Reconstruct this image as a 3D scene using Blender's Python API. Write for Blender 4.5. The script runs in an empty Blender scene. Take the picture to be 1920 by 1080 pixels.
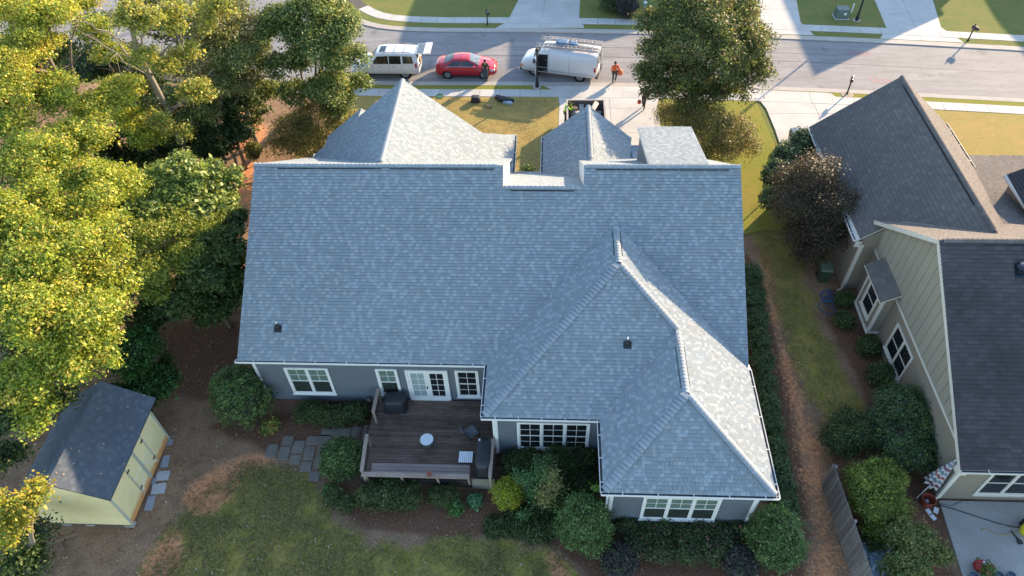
import bpy, bmesh, math, random
import numpy as np
from mathutils import Vector, Matrix

C = bpy.context.scene.collection
SC = bpy.context.scene
rad = math.radians

# ------------------------------------------------------------------ camera
CAM = (13.686, -26.529, 29.463)
YAW, PITCH, ROLL, FPX = 0.0700207, 0.8265665, -0.0398334, 1350.73

def cam_axes():
    cy, sy = math.cos(YAW), math.sin(YAW)
    r = Vector((cy, sy, 0)); fh = Vector((-sy, cy, 0)); z = Vector((0, 0, 1))
    f = fh * math.cos(PITCH) - z * math.sin(PITCH)
    u = fh * math.sin(PITCH) + z * math.cos(PITCH)
    return r * math.cos(ROLL) + u * math.sin(ROLL), u * math.cos(ROLL) - r * math.sin(ROLL), f

AR, AU, AF = cam_axes()
cam_data = bpy.data.cameras.new('camera')
cam = bpy.data.objects.new('camera', cam_data); C.objects.link(cam)
mw = Matrix.Identity(4)
for i in range(3):
    mw[i][0], mw[i][1], mw[i][2], mw[i][3] = AR[i], AU[i], -AF[i], CAM[i]
cam.matrix_world = mw
cam_data.sensor_width = 36.0
cam_data.lens = FPX / 1920 * 36
cam_data.clip_start = 0.5
cam_data.clip_end = 900
SC.camera = cam

# ------------------------------------------------------------------ sky, sun, exposure
SUN_EL, SUN_AZ = rad(17.8), rad(41)
world = bpy.data.worlds.new('World'); SC.world = world; world.use_nodes = True
wn = world.node_tree
sky = wn.nodes.new('ShaderNodeTexSky'); sky.sky_type = 'NISHITA'; sky.sun_disc = False
sky.sun_elevation = SUN_EL; sky.sun_rotation = SUN_AZ
sky.air_density = 1.0; sky.dust_density = 0.4; sky.ozone_density = 1.0
wn.links.new(sky.outputs[0], wn.nodes['Background'].inputs[0])
wn.nodes['Background'].inputs[1].default_value = 0.15
sun_data = bpy.data.lights.new('sun', 'SUN'); sun = bpy.data.objects.new('sun', sun_data); C.objects.link(sun)
sun_data.energy = 4.2; sun_data.angle = rad(0.53); sun_data.color = (1.0, 0.745, 0.48)
SDIR = Vector((math.sin(SUN_AZ) * math.cos(SUN_EL), math.cos(SUN_AZ) * math.cos(SUN_EL), math.sin(SUN_EL)))
sun.rotation_euler = SDIR.to_track_quat('Z', 'Y').to_euler()
sun.location = (60, 70, 40)
SC.view_settings.view_transform = 'Standard'; SC.view_settings.look = 'None'
SC.view_settings.gamma = 1; SC.view_settings.use_curve_mapping = False
SC.view_settings.exposure = 1.72

# ------------------------------------------------------------------ site survey: image ray met with a real plane
def _ray(px, py): return AR * ((px - 960) / FPX) - AU * ((py - 540) / FPX) + AF
def G(px, py, z=0.0):
    d = _ray(px, py); t = (z - CAM[2]) / d.z
    return Vector((CAM[0] + d.x * t, CAM[1] + d.y * t, z))
def atY(px, py, y):
    d = _ray(px, py); t = (y - CAM[1]) / d.y
    return Vector((CAM[0] + d.x * t, y, CAM[2] + d.z * t))
def atX(px, py, x):
    d = _ray(px, py); t = (x - CAM[0]) / d.x
    return Vector((x, CAM[1] + d.y * t, CAM[2] + d.z * t))

# ------------------------------------------------------------------ objects
ORG = {}
def tag(o, label=None, cat=None, group=None, kind=None):
    if label: o['label'] = label
    if cat: o['category'] = cat
    if group: o['group'] = group
    if kind: o['kind'] = kind
    return o
def thing(name, label, cat, loc=(0, 0, 0), group=None, rot=0.0, local=False):
    o = bpy.data.objects.new(name, None); C.objects.link(o)
    o.empty_display_size = 0.3
    o.location = loc; o.rotation_euler = (0, 0, rot)
    tag(o, label, cat, group)
    ORG[o.name] = Vector((0, 0, 0)) if local else Vector(loc)
    return o
def org(parent):
    if parent is None: return Vector((0, 0, 0))
    p = parent
    while p.parent: p = p.parent
    return ORG.get(p.name, Vector((0, 0, 0)))
def copy_tree(o, parent=None):
    c = o.copy(); C.objects.link(c)
    if parent: c.parent = parent
    else: ORG[c.name] = ORG.get(o.name, Vector((0, 0, 0)))
    for ch in list(o.children): copy_tree(ch, c)
    return c
def link_mesh(name, me, parent=None, m4=None, kind=None):
    o = bpy.data.objects.new(name, me); C.objects.link(o)
    if parent:
        o.parent = parent
    if m4 is not None:
        m = m4.copy(); m.translation = m.translation - org(parent); o.matrix_local = m
    if kind: o['kind'] = kind
    return o

class MB:
    def __init__(s): s.v = []; s.f = []; s.s = []; s.anyS = False
    def add(s, vs, fs, sh=0.5):
        n = len(s.v); s.v.extend([tuple(p) for p in vs])
        for f in fs: s.f.append(tuple(i + n for i in f)); s.s.append(sh)
        return s
    def box(s, x0, x1, y0, y1, z0, z1, sh=0.5):
        return s.fbox((0, 0, 0), (1, 0, 0), (0, 1, 0), (0, 0, 1), x0, x1, y0, y1, z0, z1, sh)
    def fbox(s, o, u, v, n, u0, u1, v0, v1, n0, n1, sh=0.5):
        o, u, v, n = Vector(o), Vector(u), Vector(v), Vector(n)
        P = [o + u * a + v * b + n * c for c in (n0, n1) for b in (v0, v1) for a in (u0, u1)]
        return s.add(P, [(0, 2, 3, 1), (4, 5, 7, 6), (0, 1, 5, 4), (2, 6, 7, 3), (0, 4, 6, 2), (1, 3, 7, 5)], sh)
    def beam(s, p, q, w, h, up=(0, 0, 1), sh=0.5):
        p, q = Vector(p), Vector(q); d = (q - p); L = d.length; d.normalize()
        u = Vector(up); sd = d.cross(u)
        if sd.length < 1e-4: sd = d.cross(Vector((1, 0, 0)))
        sd.normalize(); u = sd.cross(d)
        return s.fbox(p, d, sd, u, 0, L, -w / 2, w / 2, -h / 2, h / 2, sh)
    def tube(s, pts, rs, n=8, cap=True, sh=0.5):
        pts = [Vector(p) for p in pts]
        if not hasattr(rs, '__len__'): rs = [rs] * len(pts)
        rings = []; a = None
        for i, p in enumerate(pts):
            d = (pts[min(i + 1, len(pts) - 1)] - pts[max(i - 1, 0)])
            if d.length < 1e-9: d = Vector((0, 0, 1))
            d.normalize()
            if a is None:
                a = d.cross(Vector((0, 0, 1)))
                if a.length < 1e-3: a = Vector((1, 0, 0))
            a = a - d * a.dot(d); a.normalize(); b = d.cross(a)
            rings.append([p + (a * math.cos(2 * math.pi * k / n) + b * math.sin(2 * math.pi * k / n)) * rs[i] for k in range(n)])
        vs = [q for r in rings for q in r]; fs = []
        for i in range(len(pts) - 1):
            for k in range(n):
                fs.append((i * n + k, i * n + (k + 1) % n, (i + 1) * n + (k + 1) % n, (i + 1) * n + k))
        if cap:
            fs.append(tuple(range(n))[::-1]); fs.append(tuple((len(pts) - 1) * n + k for k in range(n)))
        return s.add(vs, fs, sh)
    def lathe(s, o, prof, n=16, axis=(0, 0, 1), sh=0.5):
        o = Vector(o); ax = Vector(axis).normalized()
        a = ax.cross(Vector((0, 0, 1)))
        if a.length < 1e-3: a = Vector((1, 0, 0))
        a.normalize(); b = ax.cross(a)
        vs = []; fs = []
        for (r, h) in prof:
            for k in range(n):
                t = 2 * math.pi * k / n
                vs.append(o + ax * h + (a * math.cos(t) + b * math.sin(t)) * r)
        for i in range(len(prof) - 1):
            for k in range(n):
                fs.append((i * n + k, i * n + (k + 1) % n, (i + 1) * n + (k + 1) % n, (i + 1) * n + k))
        fs.append(tuple(range(n))[::-1]); fs.append(tuple((len(prof) - 1) * n + k for k in range(n)))
        return s.add(vs, fs, sh)
    def slab(s, poly, dn, sh=0.5):
        P = [Vector(p) for p in poly]; d = Vector(dn); n = len(P)
        return s.add(P + [p + d for p in P], [tuple(range(n)), tuple(range(2 * n - 1, n - 1, -1))] + [(i, i + n, (i + 1) % n + n, (i + 1) % n) for i in range(n)], sh)
    def build(s, name, m, parent=None, smooth=False, kind=None, cen=False):
        off = org(parent)
        me = bpy.data.meshes.new(name)
        me.from_pydata([(a[0] - off.x, a[1] - off.y, a[2] - off.z) for a in s.v], [], s.f)
        at = me.attributes.new('shade', 'FLOAT', 'FACE'); at.data.foreach_set('value', np.array(s.s, dtype=np.float32))
        if smooth: me.polygons.foreach_set('use_smooth', [True] * len(me.polygons))
        me.materials.append(m); me.update()
        return link_mesh(name, me, parent, None, kind)

def fast_quads(name, V, m, parent=None, shade=None, kind=None, smooth=False):
    """V: (n,4,3) array of quads -> one mesh"""
    n = len(V); off = org(parent)
    me = bpy.data.meshes.new(name)
    me.vertices.add(n * 4); me.vertices.foreach_set('co', (V.reshape(-1, 3) - np.array(off)).astype(np.float32).ravel())
    me.loops.add(n * 4); me.loops.foreach_set('vertex_index', np.arange(n * 4, dtype=np.int32))
    me.polygons.add(n); me.polygons.foreach_set('loop_start', np.arange(0, n * 4, 4, dtype=np.int32))
    me.polygons.foreach_set('loop_total', np.full(n, 4, dtype=np.int32))
    if shade is not None:
        at = me.attributes.new('tint', 'FLOAT_COLOR', 'FACE')
        c = np.ones((n, 4), dtype=np.float32); c[:, :3] = shade; at.data.foreach_set('color', c.ravel())
    me.materials.append(m); me.update(calc_edges=True)
    return link_mesh(name, me, parent, None, kind)

# ------------------------------------------------------------------ materials
MATS = {}
def nmat(name):
    m = bpy.data.materials.new(name); m.use_nodes = True
    nt = m.node_tree; return m, nt, nt.nodes['Principled BSDF']
def noise_fac(nt, scale, detail=4, rough=0.6, vec=None, stretch=None):
    tc = nt.nodes.new('ShaderNodeNewGeometry') if vec is None else None
    src = tc.outputs['Position'] if vec is None else vec
    if stretch:
        mp = nt.nodes.new('ShaderNodeMapping'); mp.inputs['Scale'].default_value = stretch
        nt.links.new(src, mp.inputs['Vector']); src = mp.outputs[0]
    n = nt.nodes.new('ShaderNodeTexNoise'); n.inputs['Scale'].default_value = scale
    n.inputs['Detail'].default_value = detail; n.inputs['Roughness'].default_value = rough
    nt.links.new(src, n.inputs['Vector']); return n.outputs['Fac']
def ramp(nt, fac, stops):
    r = nt.nodes.new('ShaderNodeValToRGB')
    e = r.color_ramp.elements
    while len(e) < len(stops): e.new(0.5)
    for k, (p, c) in enumerate(stops):
        e[k].position = p; e[k].color = (c[0], c[1], c[2], 1)
    nt.links.new(fac, r.inputs[0]); return r.outputs[0]
def mixc(nt, fac, a, b, mode='MIX'):
    n = nt.nodes.new('ShaderNodeMix'); n.data_type = 'RGBA'; n.blend_type = mode
    for s, i in ((fac, 0), (a, 6), (b, 7)):
        if isinstance(s, (int, float)): n.inputs[i].default_value = s
        elif isinstance(s, tuple): n.inputs[i].default_value = (s[0], s[1], s[2], 1)
        else: nt.links.new(s, n.inputs[i])
    return n.outputs[2]
def mathn(nt, op, a, b=0.0, clamp=False):
    n = nt.nodes.new('ShaderNodeMath'); n.operation = op; n.use_clamp = clamp
    for s, i in ((a, 0), (b, 1)):
        if isinstance(s, (int, float)): n.inputs[i].default_value = s
        else: nt.links.new(s, n.inputs[i])
    return n.outputs[0]
def bump(nt, b, h, dist=0.01, strength=0.5):
    n = nt.nodes.new('ShaderNodeBump'); n.inputs['Distance'].default_value = dist; n.inputs['Strength'].default_value = strength
    nt.links.new(h, n.inputs['Height']); nt.links.new(n.outputs[0], b.inputs['Normal'])
def M(name, col, rough=0.75, var=0.25, scale=3.0, fine=40.0, metal=0.0, spec=0.4, coat=0.0, stretch=None, bmp=0.0, rnd=0.0):
    """plain coloured surface with broad mottling and fine grain"""
    if name in MATS: return MATS[name]
    m, nt, b = nmat(name)
    f1 = noise_fac(nt, scale, 4, 0.6, stretch=stretch); f2 = noise_fac(nt, fine, 3, 0.6, stretch=stretch)
    f = mathn(nt, 'ADD', mathn(nt, 'MULTIPLY', f1, 0.6), mathn(nt, 'MULTIPLY', f2, 0.4))
    lo = tuple(c * (1 - var) for c in col); hi = tuple(min(1, c * (1 + var)) for c in col)
    cc = ramp(nt, f, [(0.3, lo), (0.7, hi)])
    if rnd:
        oi = nt.nodes.new('ShaderNodeObjectInfo'); cc = mixc(nt, 1.0, cc, ramp(nt, oi.outputs['Random'], [(0, (1 - rnd,) * 3), (1, (1 + rnd,) * 3)]), 'MULTIPLY')
    nt.links.new(cc, b.inputs['Base Color'])
    b.inputs['Roughness'].default_value = rough; b.inputs['Metallic'].default_value = metal
    b.inputs['Specular IOR Level'].default_value = spec; b.inputs['Coat Weight'].default_value = coat
    if bmp: bump(nt, b, f2, 0.02, bmp)
    MATS[name] = m; return m

def shingle_mat(name, stops, butt, inst=False, stain=0.15, bias=0.0):
    m, nt, b = nmat(name)
    at = nt.nodes.new('ShaderNodeAttribute'); at.attribute_name = 'shade'
    if inst:
        oi = nt.nodes.new('ShaderNodeObjectInfo')
        # random -> same distribution of tab tones as the laid field
        r = nt.nodes.new('ShaderNodeValToRGB'); e = r.color_ramp.elements
        e[0].position = 0.0; e[0].color = (.18, .18, .18, 1); e[1].position = 1.0; e[1].color = (.9, .9, .9, 1)
        for p, v in ((.08, .28), (.66, .46), (.70, .62)):
            q = e.new(p); q.color = (v, v, v, 1)
        nt.links.new(oi.outputs['Random'], r.inputs[0]); tone = r.outputs[0]
        fac = mathn(nt, 'MULTIPLY', tone, 1.0)
    else: fac = at.outputs['Fac']
    col = ramp(nt, fac, stops)
    low = noise_fac(nt, 0.3, 3, 0.5); col = mixc(nt, 1.0, col, ramp(nt, low, [(0.3, (1 - stain,) * 3), (0.7, (1 + stain * .6,) * 3)]), 'MULTIPLY')
    gr = noise_fac(nt, 55, 2, 0.7); col = mixc(nt, 1.0, col, ramp(nt, gr, [(0.25, (.78, .78, .8)), (0.75, (1.2, 1.2, 1.18))]), 'MULTIPLY')
    tint = noise_fac(nt, 2.1, 2, .5); col = mixc(nt, 1.0, col, ramp(nt, tint, [(0.35, (.97, 1.0, 1.03)), (0.5, (1, 1, 1)), (.65, (1.03, 1.0, .98))]), 'MULTIPLY')
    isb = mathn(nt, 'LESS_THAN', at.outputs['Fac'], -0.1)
    col = mixc(nt, isb, col, butt)  # dark asphalt cut edges, which also paint in the course shadow lines
    nt.links.new(col, b.inputs['Base Color']); b.inputs['Roughness'].default_value = 0.9
    b.inputs['Specular IOR Level'].default_value = 0.25
    return m

def leaf_mat(name, trans=0.35, rough=0.5):
    m = bpy.data.materials.new(name); m.use_nodes = True; nt = m.node_tree
    b = nt.nodes['Principled BSDF']; out = nt.nodes['Material Output']
    at = nt.nodes.new('ShaderNodeAttribute'); at.attribute_name = 'tint'
    b.inputs['Roughness'].default_value = rough; b.inputs['Specular IOR Level'].default_value = 0.35
    nt.links.new(at.outputs['Color'], b.inputs['Base Color'])
    tr = nt.nodes.new('ShaderNodeBsdfTranslucent')
    nt.links.new(mixc(nt, 1.0, at.outputs['Color'], (1.15, 1.1, .6), 'MULTIPLY'), tr.inputs[0])
    mx = nt.nodes.new('ShaderNodeMixShader'); mx.inputs[0].default_value = trans
    nt.links.new(b.outputs[0], mx.inputs[1]); nt.links.new(tr.outputs[0], mx.inputs[2]); nt.links.new(mx.outputs[0], out.inputs[0])
    return m
LEAF = leaf_mat('leaf')
NEEDLE = leaf_mat('dense_leaf', 0.15, 0.6)
BARK = M('bark', (.16, .13, .10), .95, .35, 2, 14, stretch=(3, 3, .6), bmp=.6)
BARK_PALE = M('pale_bark', (.24, .21, .17), .95, .35, 1.5, 10, stretch=(3, 3, .7), bmp=.5)

WHITE = M('white_trim_paint', (.72, .72, .70), .5, .06)
CREAM = M('cream_trim_paint', (.62, .58, .50), .55, .08)
DARK = M('dark_void', (.012, .012, .014), .8, .1)
BLACKM = M('black_metal', (.02, .02, .022), .45, .2)
GLASS = M('dark_window_glass', (.012, .015, .018), .04, .1, spec=.9)
GLASS_BLIND = M('glass_over_green_blind', (.13, .19, .16), .12, .15, scale=1.5, spec=.8)
GLASS_DIM = M('dim_window_glass', (.035, .045, .04), .06, .2, scale=2, spec=.9)
GLASS_PALE = M('glass_over_pale_blind', (.30, .37, .38), .12, .08, spec=.8)
GUTTER_IN = M('gutter_inside', (.05, .055, .06), .8, .4)

def poly_frame(poly):
    P = [Vector(p) for p in poly]; n = Vector((0, 0, 0))
    for i in range(len(P)):
        a, b = P[i], P[(i + 1) % len(P)]
        n += Vector(((a.y - b.y) * (a.z + b.z), (a.z - b.z) * (a.x + b.x), (a.x - b.x) * (a.y + b.y)))
    n.normalize()
    return P, n
def intervals(uv, v):
    xs = []
    for i in range(len(uv)):
        (ua, va), (ub, vb) = uv[i], uv[(i + 1) % len(uv)]
        if (va <= v) != (vb <= v): xs.append(ua + (ub - ua) * (v - va) / (vb - va))
    xs.sort(); return [(xs[i], xs[i + 1]) for i in range(0, len(xs) - 1, 2)]
_last = [0.0]
def tone(rnd):
    r = rnd.random()
    if _last[0] > .55 and r > .6 and rnd.random() < .75: r = rnd.uniform(.1, .6)
    _last[0] = t = _tone(rnd, r); return t
def _tone(rnd, r):
    if r < .10: return rnd.uniform(.15, .28)
    if r < .62: return rnd.uniform(.32, .46)
    return rnd.uniform(.6, .88)
def lay(poly, expo, wr, th, mb, rnd, out=None, indiv=None, limit=0, flat=None):
    """lay courses of tabs on a planar polygon. out: reference direction for the outward normal."""
    P, n = poly_frame(poly)
    ref = Vector(out) if out else Vector((0, 0, 1))
    if n.dot(ref) < 0: n = -n
    u = Vector((0, 0, 1)).cross(n); u.normalize(); v = n.cross(u)
    o = P[0]; uv = [((p - o).dot(u), (p - o).dot(v)) for p in P]
    v0 = min(b for a, b in uv); v1 = max(b for a, b in uv)
    nr = int(math.ceil((v1 - v0) / expo)); cnt = 0
    for i in range(nr):
        vb = v0 + i * expo; vt = min(vb + expo, v1)
        Ib, It = intervals(uv, vb + 1e-4), intervals(uv, vt - 1e-4)
        if len(Ib) != len(It) or not Ib:
            Im = intervals(uv, (vb + vt) / 2); Ib = It = Im
        for (b0, b1), (t0, t1) in zip(Ib, It):
            a = min(b0, t0) - rnd.uniform(0, wr[0]); end = max(b1, t1)
            while a < end:
                w = rnd.uniform(*wr); c = a + w
                ba, bb = min(max(a, b0), b1), min(max(c, b0), b1)
                ta, tb = min(max(a, t0), t1), min(max(c, t0), t1)
                if bb - ba > .004 or tb - ta > .004:
                    h = th * rnd.uniform(.65, 1.1); sh = tone(rnd) if flat is None else flat * rnd.uniform(.9, 1.1)
                    rect = (ba == a and bb == c and ta == a and tb == c and vt - vb > expo * .98)
                    if indiv is not None and rect and cnt < limit:
                        mm = Matrix.Identity(4)
                        pt = o + u * a + v * vb
                        for k in range(3): mm[k][0], mm[k][1], mm[k][2], mm[k][3] = u[k], v[k], n[k], pt[k]
                        indiv(w, mm); cnt += 1
                    else:
                        q = [o + u * ba + v * vb + n * h, o + u * bb + v * vb + n * h, o + u * tb + v * vt + n * .003, o + u * ta + v * vt + n * .003,
                             o + u * ba + v * vb - n * .004, o + u * bb + v * vb - n * .004, o + u * tb + v * vt, o + u * ta + v * vt]
                        k0 = len(mb.v); mb.v.extend([tuple(p) for p in q])
                        mb.f.extend([(k0, k0 + 1, k0 + 2, k0 + 3), (k0 + 4, k0 + 5, k0 + 1, k0), (k0 + 5, k0 + 6, k0 + 2, k0 + 1), (k0 + 7, k0 + 4, k0, k0 + 3)])
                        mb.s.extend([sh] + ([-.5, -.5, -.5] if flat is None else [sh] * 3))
                a = c
    return cnt

_tabs = {}
def tab_mesh(w, d, h, m):
    w = round(w / .03) * .03; key = (w, d, h, m.name)
    if key not in _tabs:
        me = bpy.data.meshes.new('shingle')
        me.from_pydata([(0, 0, h), (w, 0, h), (w, d, .003), (0, d, .003), (0, 0, -.004), (w, 0, -.004), (w, d, 0), (0, d, 0)], [],
                       [(0, 1, 2, 3), (4, 5, 1, 0), (5, 6, 2, 1), (7, 4, 0, 3)])
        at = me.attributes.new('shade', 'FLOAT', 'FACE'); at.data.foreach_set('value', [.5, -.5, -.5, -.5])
        me.materials.append(m); _tabs[key] = me
    return _tabs[key]

def roof_plane(parent, poly, m, rnd, expo=.15, wr=(.125, .20), th=.030, deck=.10, deckmat=None, limit=0, minst=None, trim=0.0):
    """a roof slope: deck slab (part) with its laid shingles (sub-parts)"""
    mb = MB(); P, n = poly_frame(poly)
    if n.z < 0: P = P[::-1]; n = -n
    mb.slab([p - n * .004 for p in P], (0, 0, -deck))
    d = mb.build('roof_slope', deckmat or WHITE, parent)
    fld = MB()
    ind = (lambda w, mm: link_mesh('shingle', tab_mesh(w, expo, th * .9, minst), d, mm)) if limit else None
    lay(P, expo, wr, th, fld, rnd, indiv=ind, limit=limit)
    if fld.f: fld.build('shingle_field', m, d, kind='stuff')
    return d
_caps = {}
def cap_mesh(w, ln, a1, a2, m, h=.06):
    key = (round(w, 3), round(ln, 3), round(a1, 2), round(a2, 2), m.name)
    if key not in _caps:
        me = bpy.data.meshes.new('ridge_cap'); vs = []; fs = []
        pts = [(-w * math.cos(a1), -w * math.sin(a1)), (-w * .25 * math.cos(a1), .0 - w * .25 * math.sin(a1) + .01), (w * .25 * math.cos(a2), -w * .25 * math.sin(a2) + .01), (w * math.cos(a2), -w * math.sin(a2))]
        for x, hh in ((0, h), (ln, .008)):
            for (yy, zz) in pts: vs.append((x, yy, zz + hh))
        for (yy, zz) in pts: vs.append((0, yy, zz - .005))
        for k in range(3):
            fs.append((k, k + 4, k + 5, k + 1)); fs.append((k + 8, k, k + 1, k + 9))
        me.from_pydata(vs, [], [f[::-1] for f in fs])
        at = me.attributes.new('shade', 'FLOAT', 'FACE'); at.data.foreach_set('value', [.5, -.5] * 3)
        me.materials.append(m); _caps[key] = me
    return _caps[key]
def caps(parent, p, q, n1, n2, m, expo=.145, w=.16, over=1.15, lift=.04, h=.06):
    """a row of folded cap shingles from p (low/start) to q, n1/n2 normals of the slopes left/right of the line"""
    p, q = Vector(p), Vector(q); d = q - p; L = d.length; d.normalize()
    up = (Vector(n1) + Vector(n2)); up = up - d * up.dot(d); up.normalize(); sd = up.cross(d)   # sd = left of travel
    a1 = math.acos(max(-1, min(1, Vector(n1).normalized().dot(up)))); a2 = math.acos(max(-1, min(1, Vector(n2).normalized().dot(up))))
    me = cap_mesh(w, expo * over, a1, a2, m, h)
    k = int(L / expo)
    for i in range(k):
        mm = Matrix.Identity(4); pt = p + d * (i * expo) + up * lift
        for j in range(3): mm[j][0], mm[j][1], mm[j][2], mm[j][3] = d[j], sd[j], up[j], pt[j]
        link_mesh('ridge_cap', me, parent, mm)

def gutter(parent, p, q, outd, m=WHITE, w=.12, h=.11, step=1.3, ends=True):
    p, q, o = Vector(p), Vector(q), Vector(outd); d = (q - p); L = d.length; d.normalize(); z = Vector((0, 0, 1))
    g = MB()
    g.fbox(p, d, o, z, 0, L, -.012, 0, -h, .01); g.fbox(p, d, o, z, 0, L, .002, w - .012, -h, -h + .012)
    g.fbox(p, d, o, z, 0, L, w - .012, w, -h, .012); g.fbox(p, d, o, z, 0, L, w, w + .012, -.012, .014)
    if ends:
        for a in (0.001, L - .013): g.fbox(p, d, o, z, a, a + .012, .002, w - .014, -h + .013, .008)
    gu = g.build('gutter', m, parent)
    gi = MB(); gi.fbox(p, d, o, z, .02, L - .02, .004, w - .016, -h + .014, -h * .45); gi.build('gutter_fill', GUTTER_IN, gu)  # dark filling along the inside of the gutter
    k = max(1, int(L / step))
    for i in range(k):
        s = (i + .6) * L / k
        st = MB(); st.fbox(p, d, o, z, s, s + .03, -.05, w + .014, .0145, .028); st.build('gutter_strap', m, gu)
    return gu

def window(parent, o, u, n, w, h, units=1, mun=((2, 2), (0, 0)), trim=.11, fm=WHITE, panes=(GLASS, GLASS), sill=True, depth=.05):
    """double-hung window on a wall: trim and sashes, one pane object per sash, muntins over them"""
    o, u, n = Vector(o), Vector(u), Vector(n); z = Vector((0, 0, 1))
    f = MB()
    f.fbox(o, u, z, n, 0, w, 0, trim, .001, depth); f.fbox(o, u, z, n, 0, w, h - trim, h, .001, depth)
    f.fbox(o, u, z, n, 0, trim, trim, h - trim, .001, depth - .002); f.fbox(o, u, z, n, w - trim, w, trim, h - trim, .001, depth - .002)
    if sill: f.fbox(o, u, z, n, -.04, w + .04, -.035, .004, .001, depth + .05)
    fr = f.build('window', fm, parent)
    uw = (w - 2 * trim - (units - 1) * trim * .8) / units
    for k in range(units):
        a = trim + k * (uw + trim * .8)
        if k: 
            g = MB(); g.fbox(o, u, z, n, a - trim * .8, a, trim, h - trim, .001, depth - .004); g.build('mullion', fm, fr)
        mid = trim + (h - 2 * trim) * .5
        g = MB()
        for (s0, s1, dd) in ((trim, mid, .018), (mid, h - trim, .028)):
            b = .035
            g.fbox(o, u, z, n, a, a + uw, s0, s0 + b, .001, dd); g.fbox(o, u, z, n, a, a + uw, s1 - b, s1, .001, dd)
            g.fbox(o, u, z, n, a, a + b, s0 + b, s1 - b, .001, dd - .001); g.fbox(o, u, z, n, a + uw - b, a + uw, s0 + b, s1 - b, .001, dd - .001)
        g.build('sash', fm, fr)
        for j, (s0, s1) in enumerate(((mid, h - trim), (trim, mid))):
            g = MB(); g.fbox(o, u, z, n, a + .035, a + uw - .035, s0 + .035, s1 - .035, .001, .008); g.build('pane', panes[j], fr)
            c, r = mun[j]
            if c:
                g = MB(); aa, bb, cc, dd = a + .035, a + uw - .035, s0 + .035, s1 - .035
                for q in range(1, c): x = aa + (bb - aa) * q / c; g.fbox(o, u, z, n, x - .011, x + .011, cc, dd, .0085, .017)
                for q in range(1, r): y = cc + (dd - cc) * q / r; g.fbox(o, u, z, n, aa, bb, y - .011, y + .011, .0085, .0165)
                g.build('muntin', fm, fr)
    return fr
# ================================================================== GROUND
def vnoise(x, y, s, seed):
    x = x / s; y = y / s; xi = np.floor(x).astype(int); yi = np.floor(y).astype(int); fx = x - xi; fy = y - yi
    fx = fx * fx * (3 - 2 * fx); fy = fy * fy * (3 - 2 * fy)
    def h(a, b):
        n = (a * 374761393 + b * 668265263 + seed * 974634777) & 0x7fffffff
        n = ((n ^ (n >> 13)) * 1274126177) & 0x7fffffff
        return ((n ^ (n >> 16)) & 0xffff) / 65535.0
    return (h(xi, yi) * (1 - fx) + h(xi + 1, yi) * fx) * (1 - fy) + (h(xi, yi + 1) * (1 - fx) + h(xi + 1, yi + 1) * fx) * fy
def fbm(x, y, s, seed, o=4):
    r = 0; a = 1; t = 0
    for k in range(o): r = r + a * vnoise(x, y, s / 2 ** k, seed + k); t += a; a *= .55
    return r / t
def sdist(x, y, poly):
    """signed distance, positive inside"""
    d = np.full(x.shape, 1e9); ins = np.zeros(x.shape, bool); n = len(poly)
    for i in range(n):
        ax, ay = poly[i][:2]; bx, by = poly[(i + 1) % n][:2]; ex, ey = bx - ax, by - ay
        t = np.clip(((x - ax) * ex + (y - ay) * ey) / (ex * ex + ey * ey + 1e-12), 0, 1)
        d = np.minimum(d, np.hypot(x - ax - t * ex, y - ay - t * ey))
        c = (ay > y) != (by > y); ins ^= c & (x < ex * (y - ay) / (ey if ey else 1e-9) + ax)
    return np.where(ins, d, -d)
def GP(*l): return [tuple(G(a, b))[:2] for a, b in l]

# region outlines surveyed on the ground
LAWN_BACK = GP((470, 872), (520, 864), (590, 892), (608, 930), (622, 975), (680, 1006), (800, 1016), (960, 1012), (1030, 1035), (1085, 1070), (1110, 1130), (1120, 1500), (60, 1500), (215, 1180), (262, 1080), (300, 1000), (360, 940), (425, 905))
LAWN_SIDE = GP((1405, 392), (1440, 384), (1500, 470), (1522, 560), (1550, 625), (1596, 700), (1622, 770), (1580, 800), (1548, 790), (1512, 730), (1478, 655), (1452, 580), (1432, 500), (1415, 440))
CLAY = [(GP((350, 935), (372, 905), (420, 880), (436, 900), (425, 930), (395, 948), (360, 965)), .45, 1.0),
        (GP((440, 868), (480, 852), (560, 862), (520, 872), (445, 885)), .3, .75),
        (GP((290, 1020), (322, 990), (345, 1005), (352, 1060), (300, 1110), (270, 1080)), .45, .8),
        (GP((1430, 470), (1446, 480), (1466, 620), (1488, 700), (1506, 770), (1540, 850), (1575, 1120), (1522, 1120), (1524, 960), (1498, 850), (1484, 760), (1464, 680), (1440, 560)), .5, .66),
        (GP((1020, 1040), (1045, 1030), (1070, 1075), (1050, 1090)), .3, .6),
        (GP((1690, 920), (1730, 930), (1800, 1080), (1740, 1090), (1680, 1000)), .5, .35),
        (GP((420, 330), (470, 310), (478, 420), (450, 400)), .5, .9), (GP((300, 545), (345, 540), (350, 560), (310, 565)), .2, .9),
        (GP((430, 205), (475, 200), (500, 260), (470, 300), (432, 270)), .6, .8)]
MULCH = [GP((490, 770), (700, 765), (690, 850), (560, 835), (500, 850), (400, 800)),
         GP((600, 900), (930, 910), (1140, 950), (1400, 985), (1520, 1000), (1500, 1110), (1110, 1120), (1080, 1060), (1000, 1005), (800, 1008), (690, 995), (640, 970), (612, 930)),
         GP((1560, 540), (1640, 640), (1700, 760), (1790, 900), (1660, 920), (1600, 850), (1640, 800), (1600, 700), (1540, 600)),
         GP((1400, 480), (1440, 560), (1475, 700), (1510, 900), (1520, 1010), (1440, 1010), (1390, 600)),
         GP((280, 600), (450, 600), (445, 690), (400, 760), (330, 740)), GP((1600, 870), (1760, 900), (1800, 1120), (1640, 1120), (1560, 900))]

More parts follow.
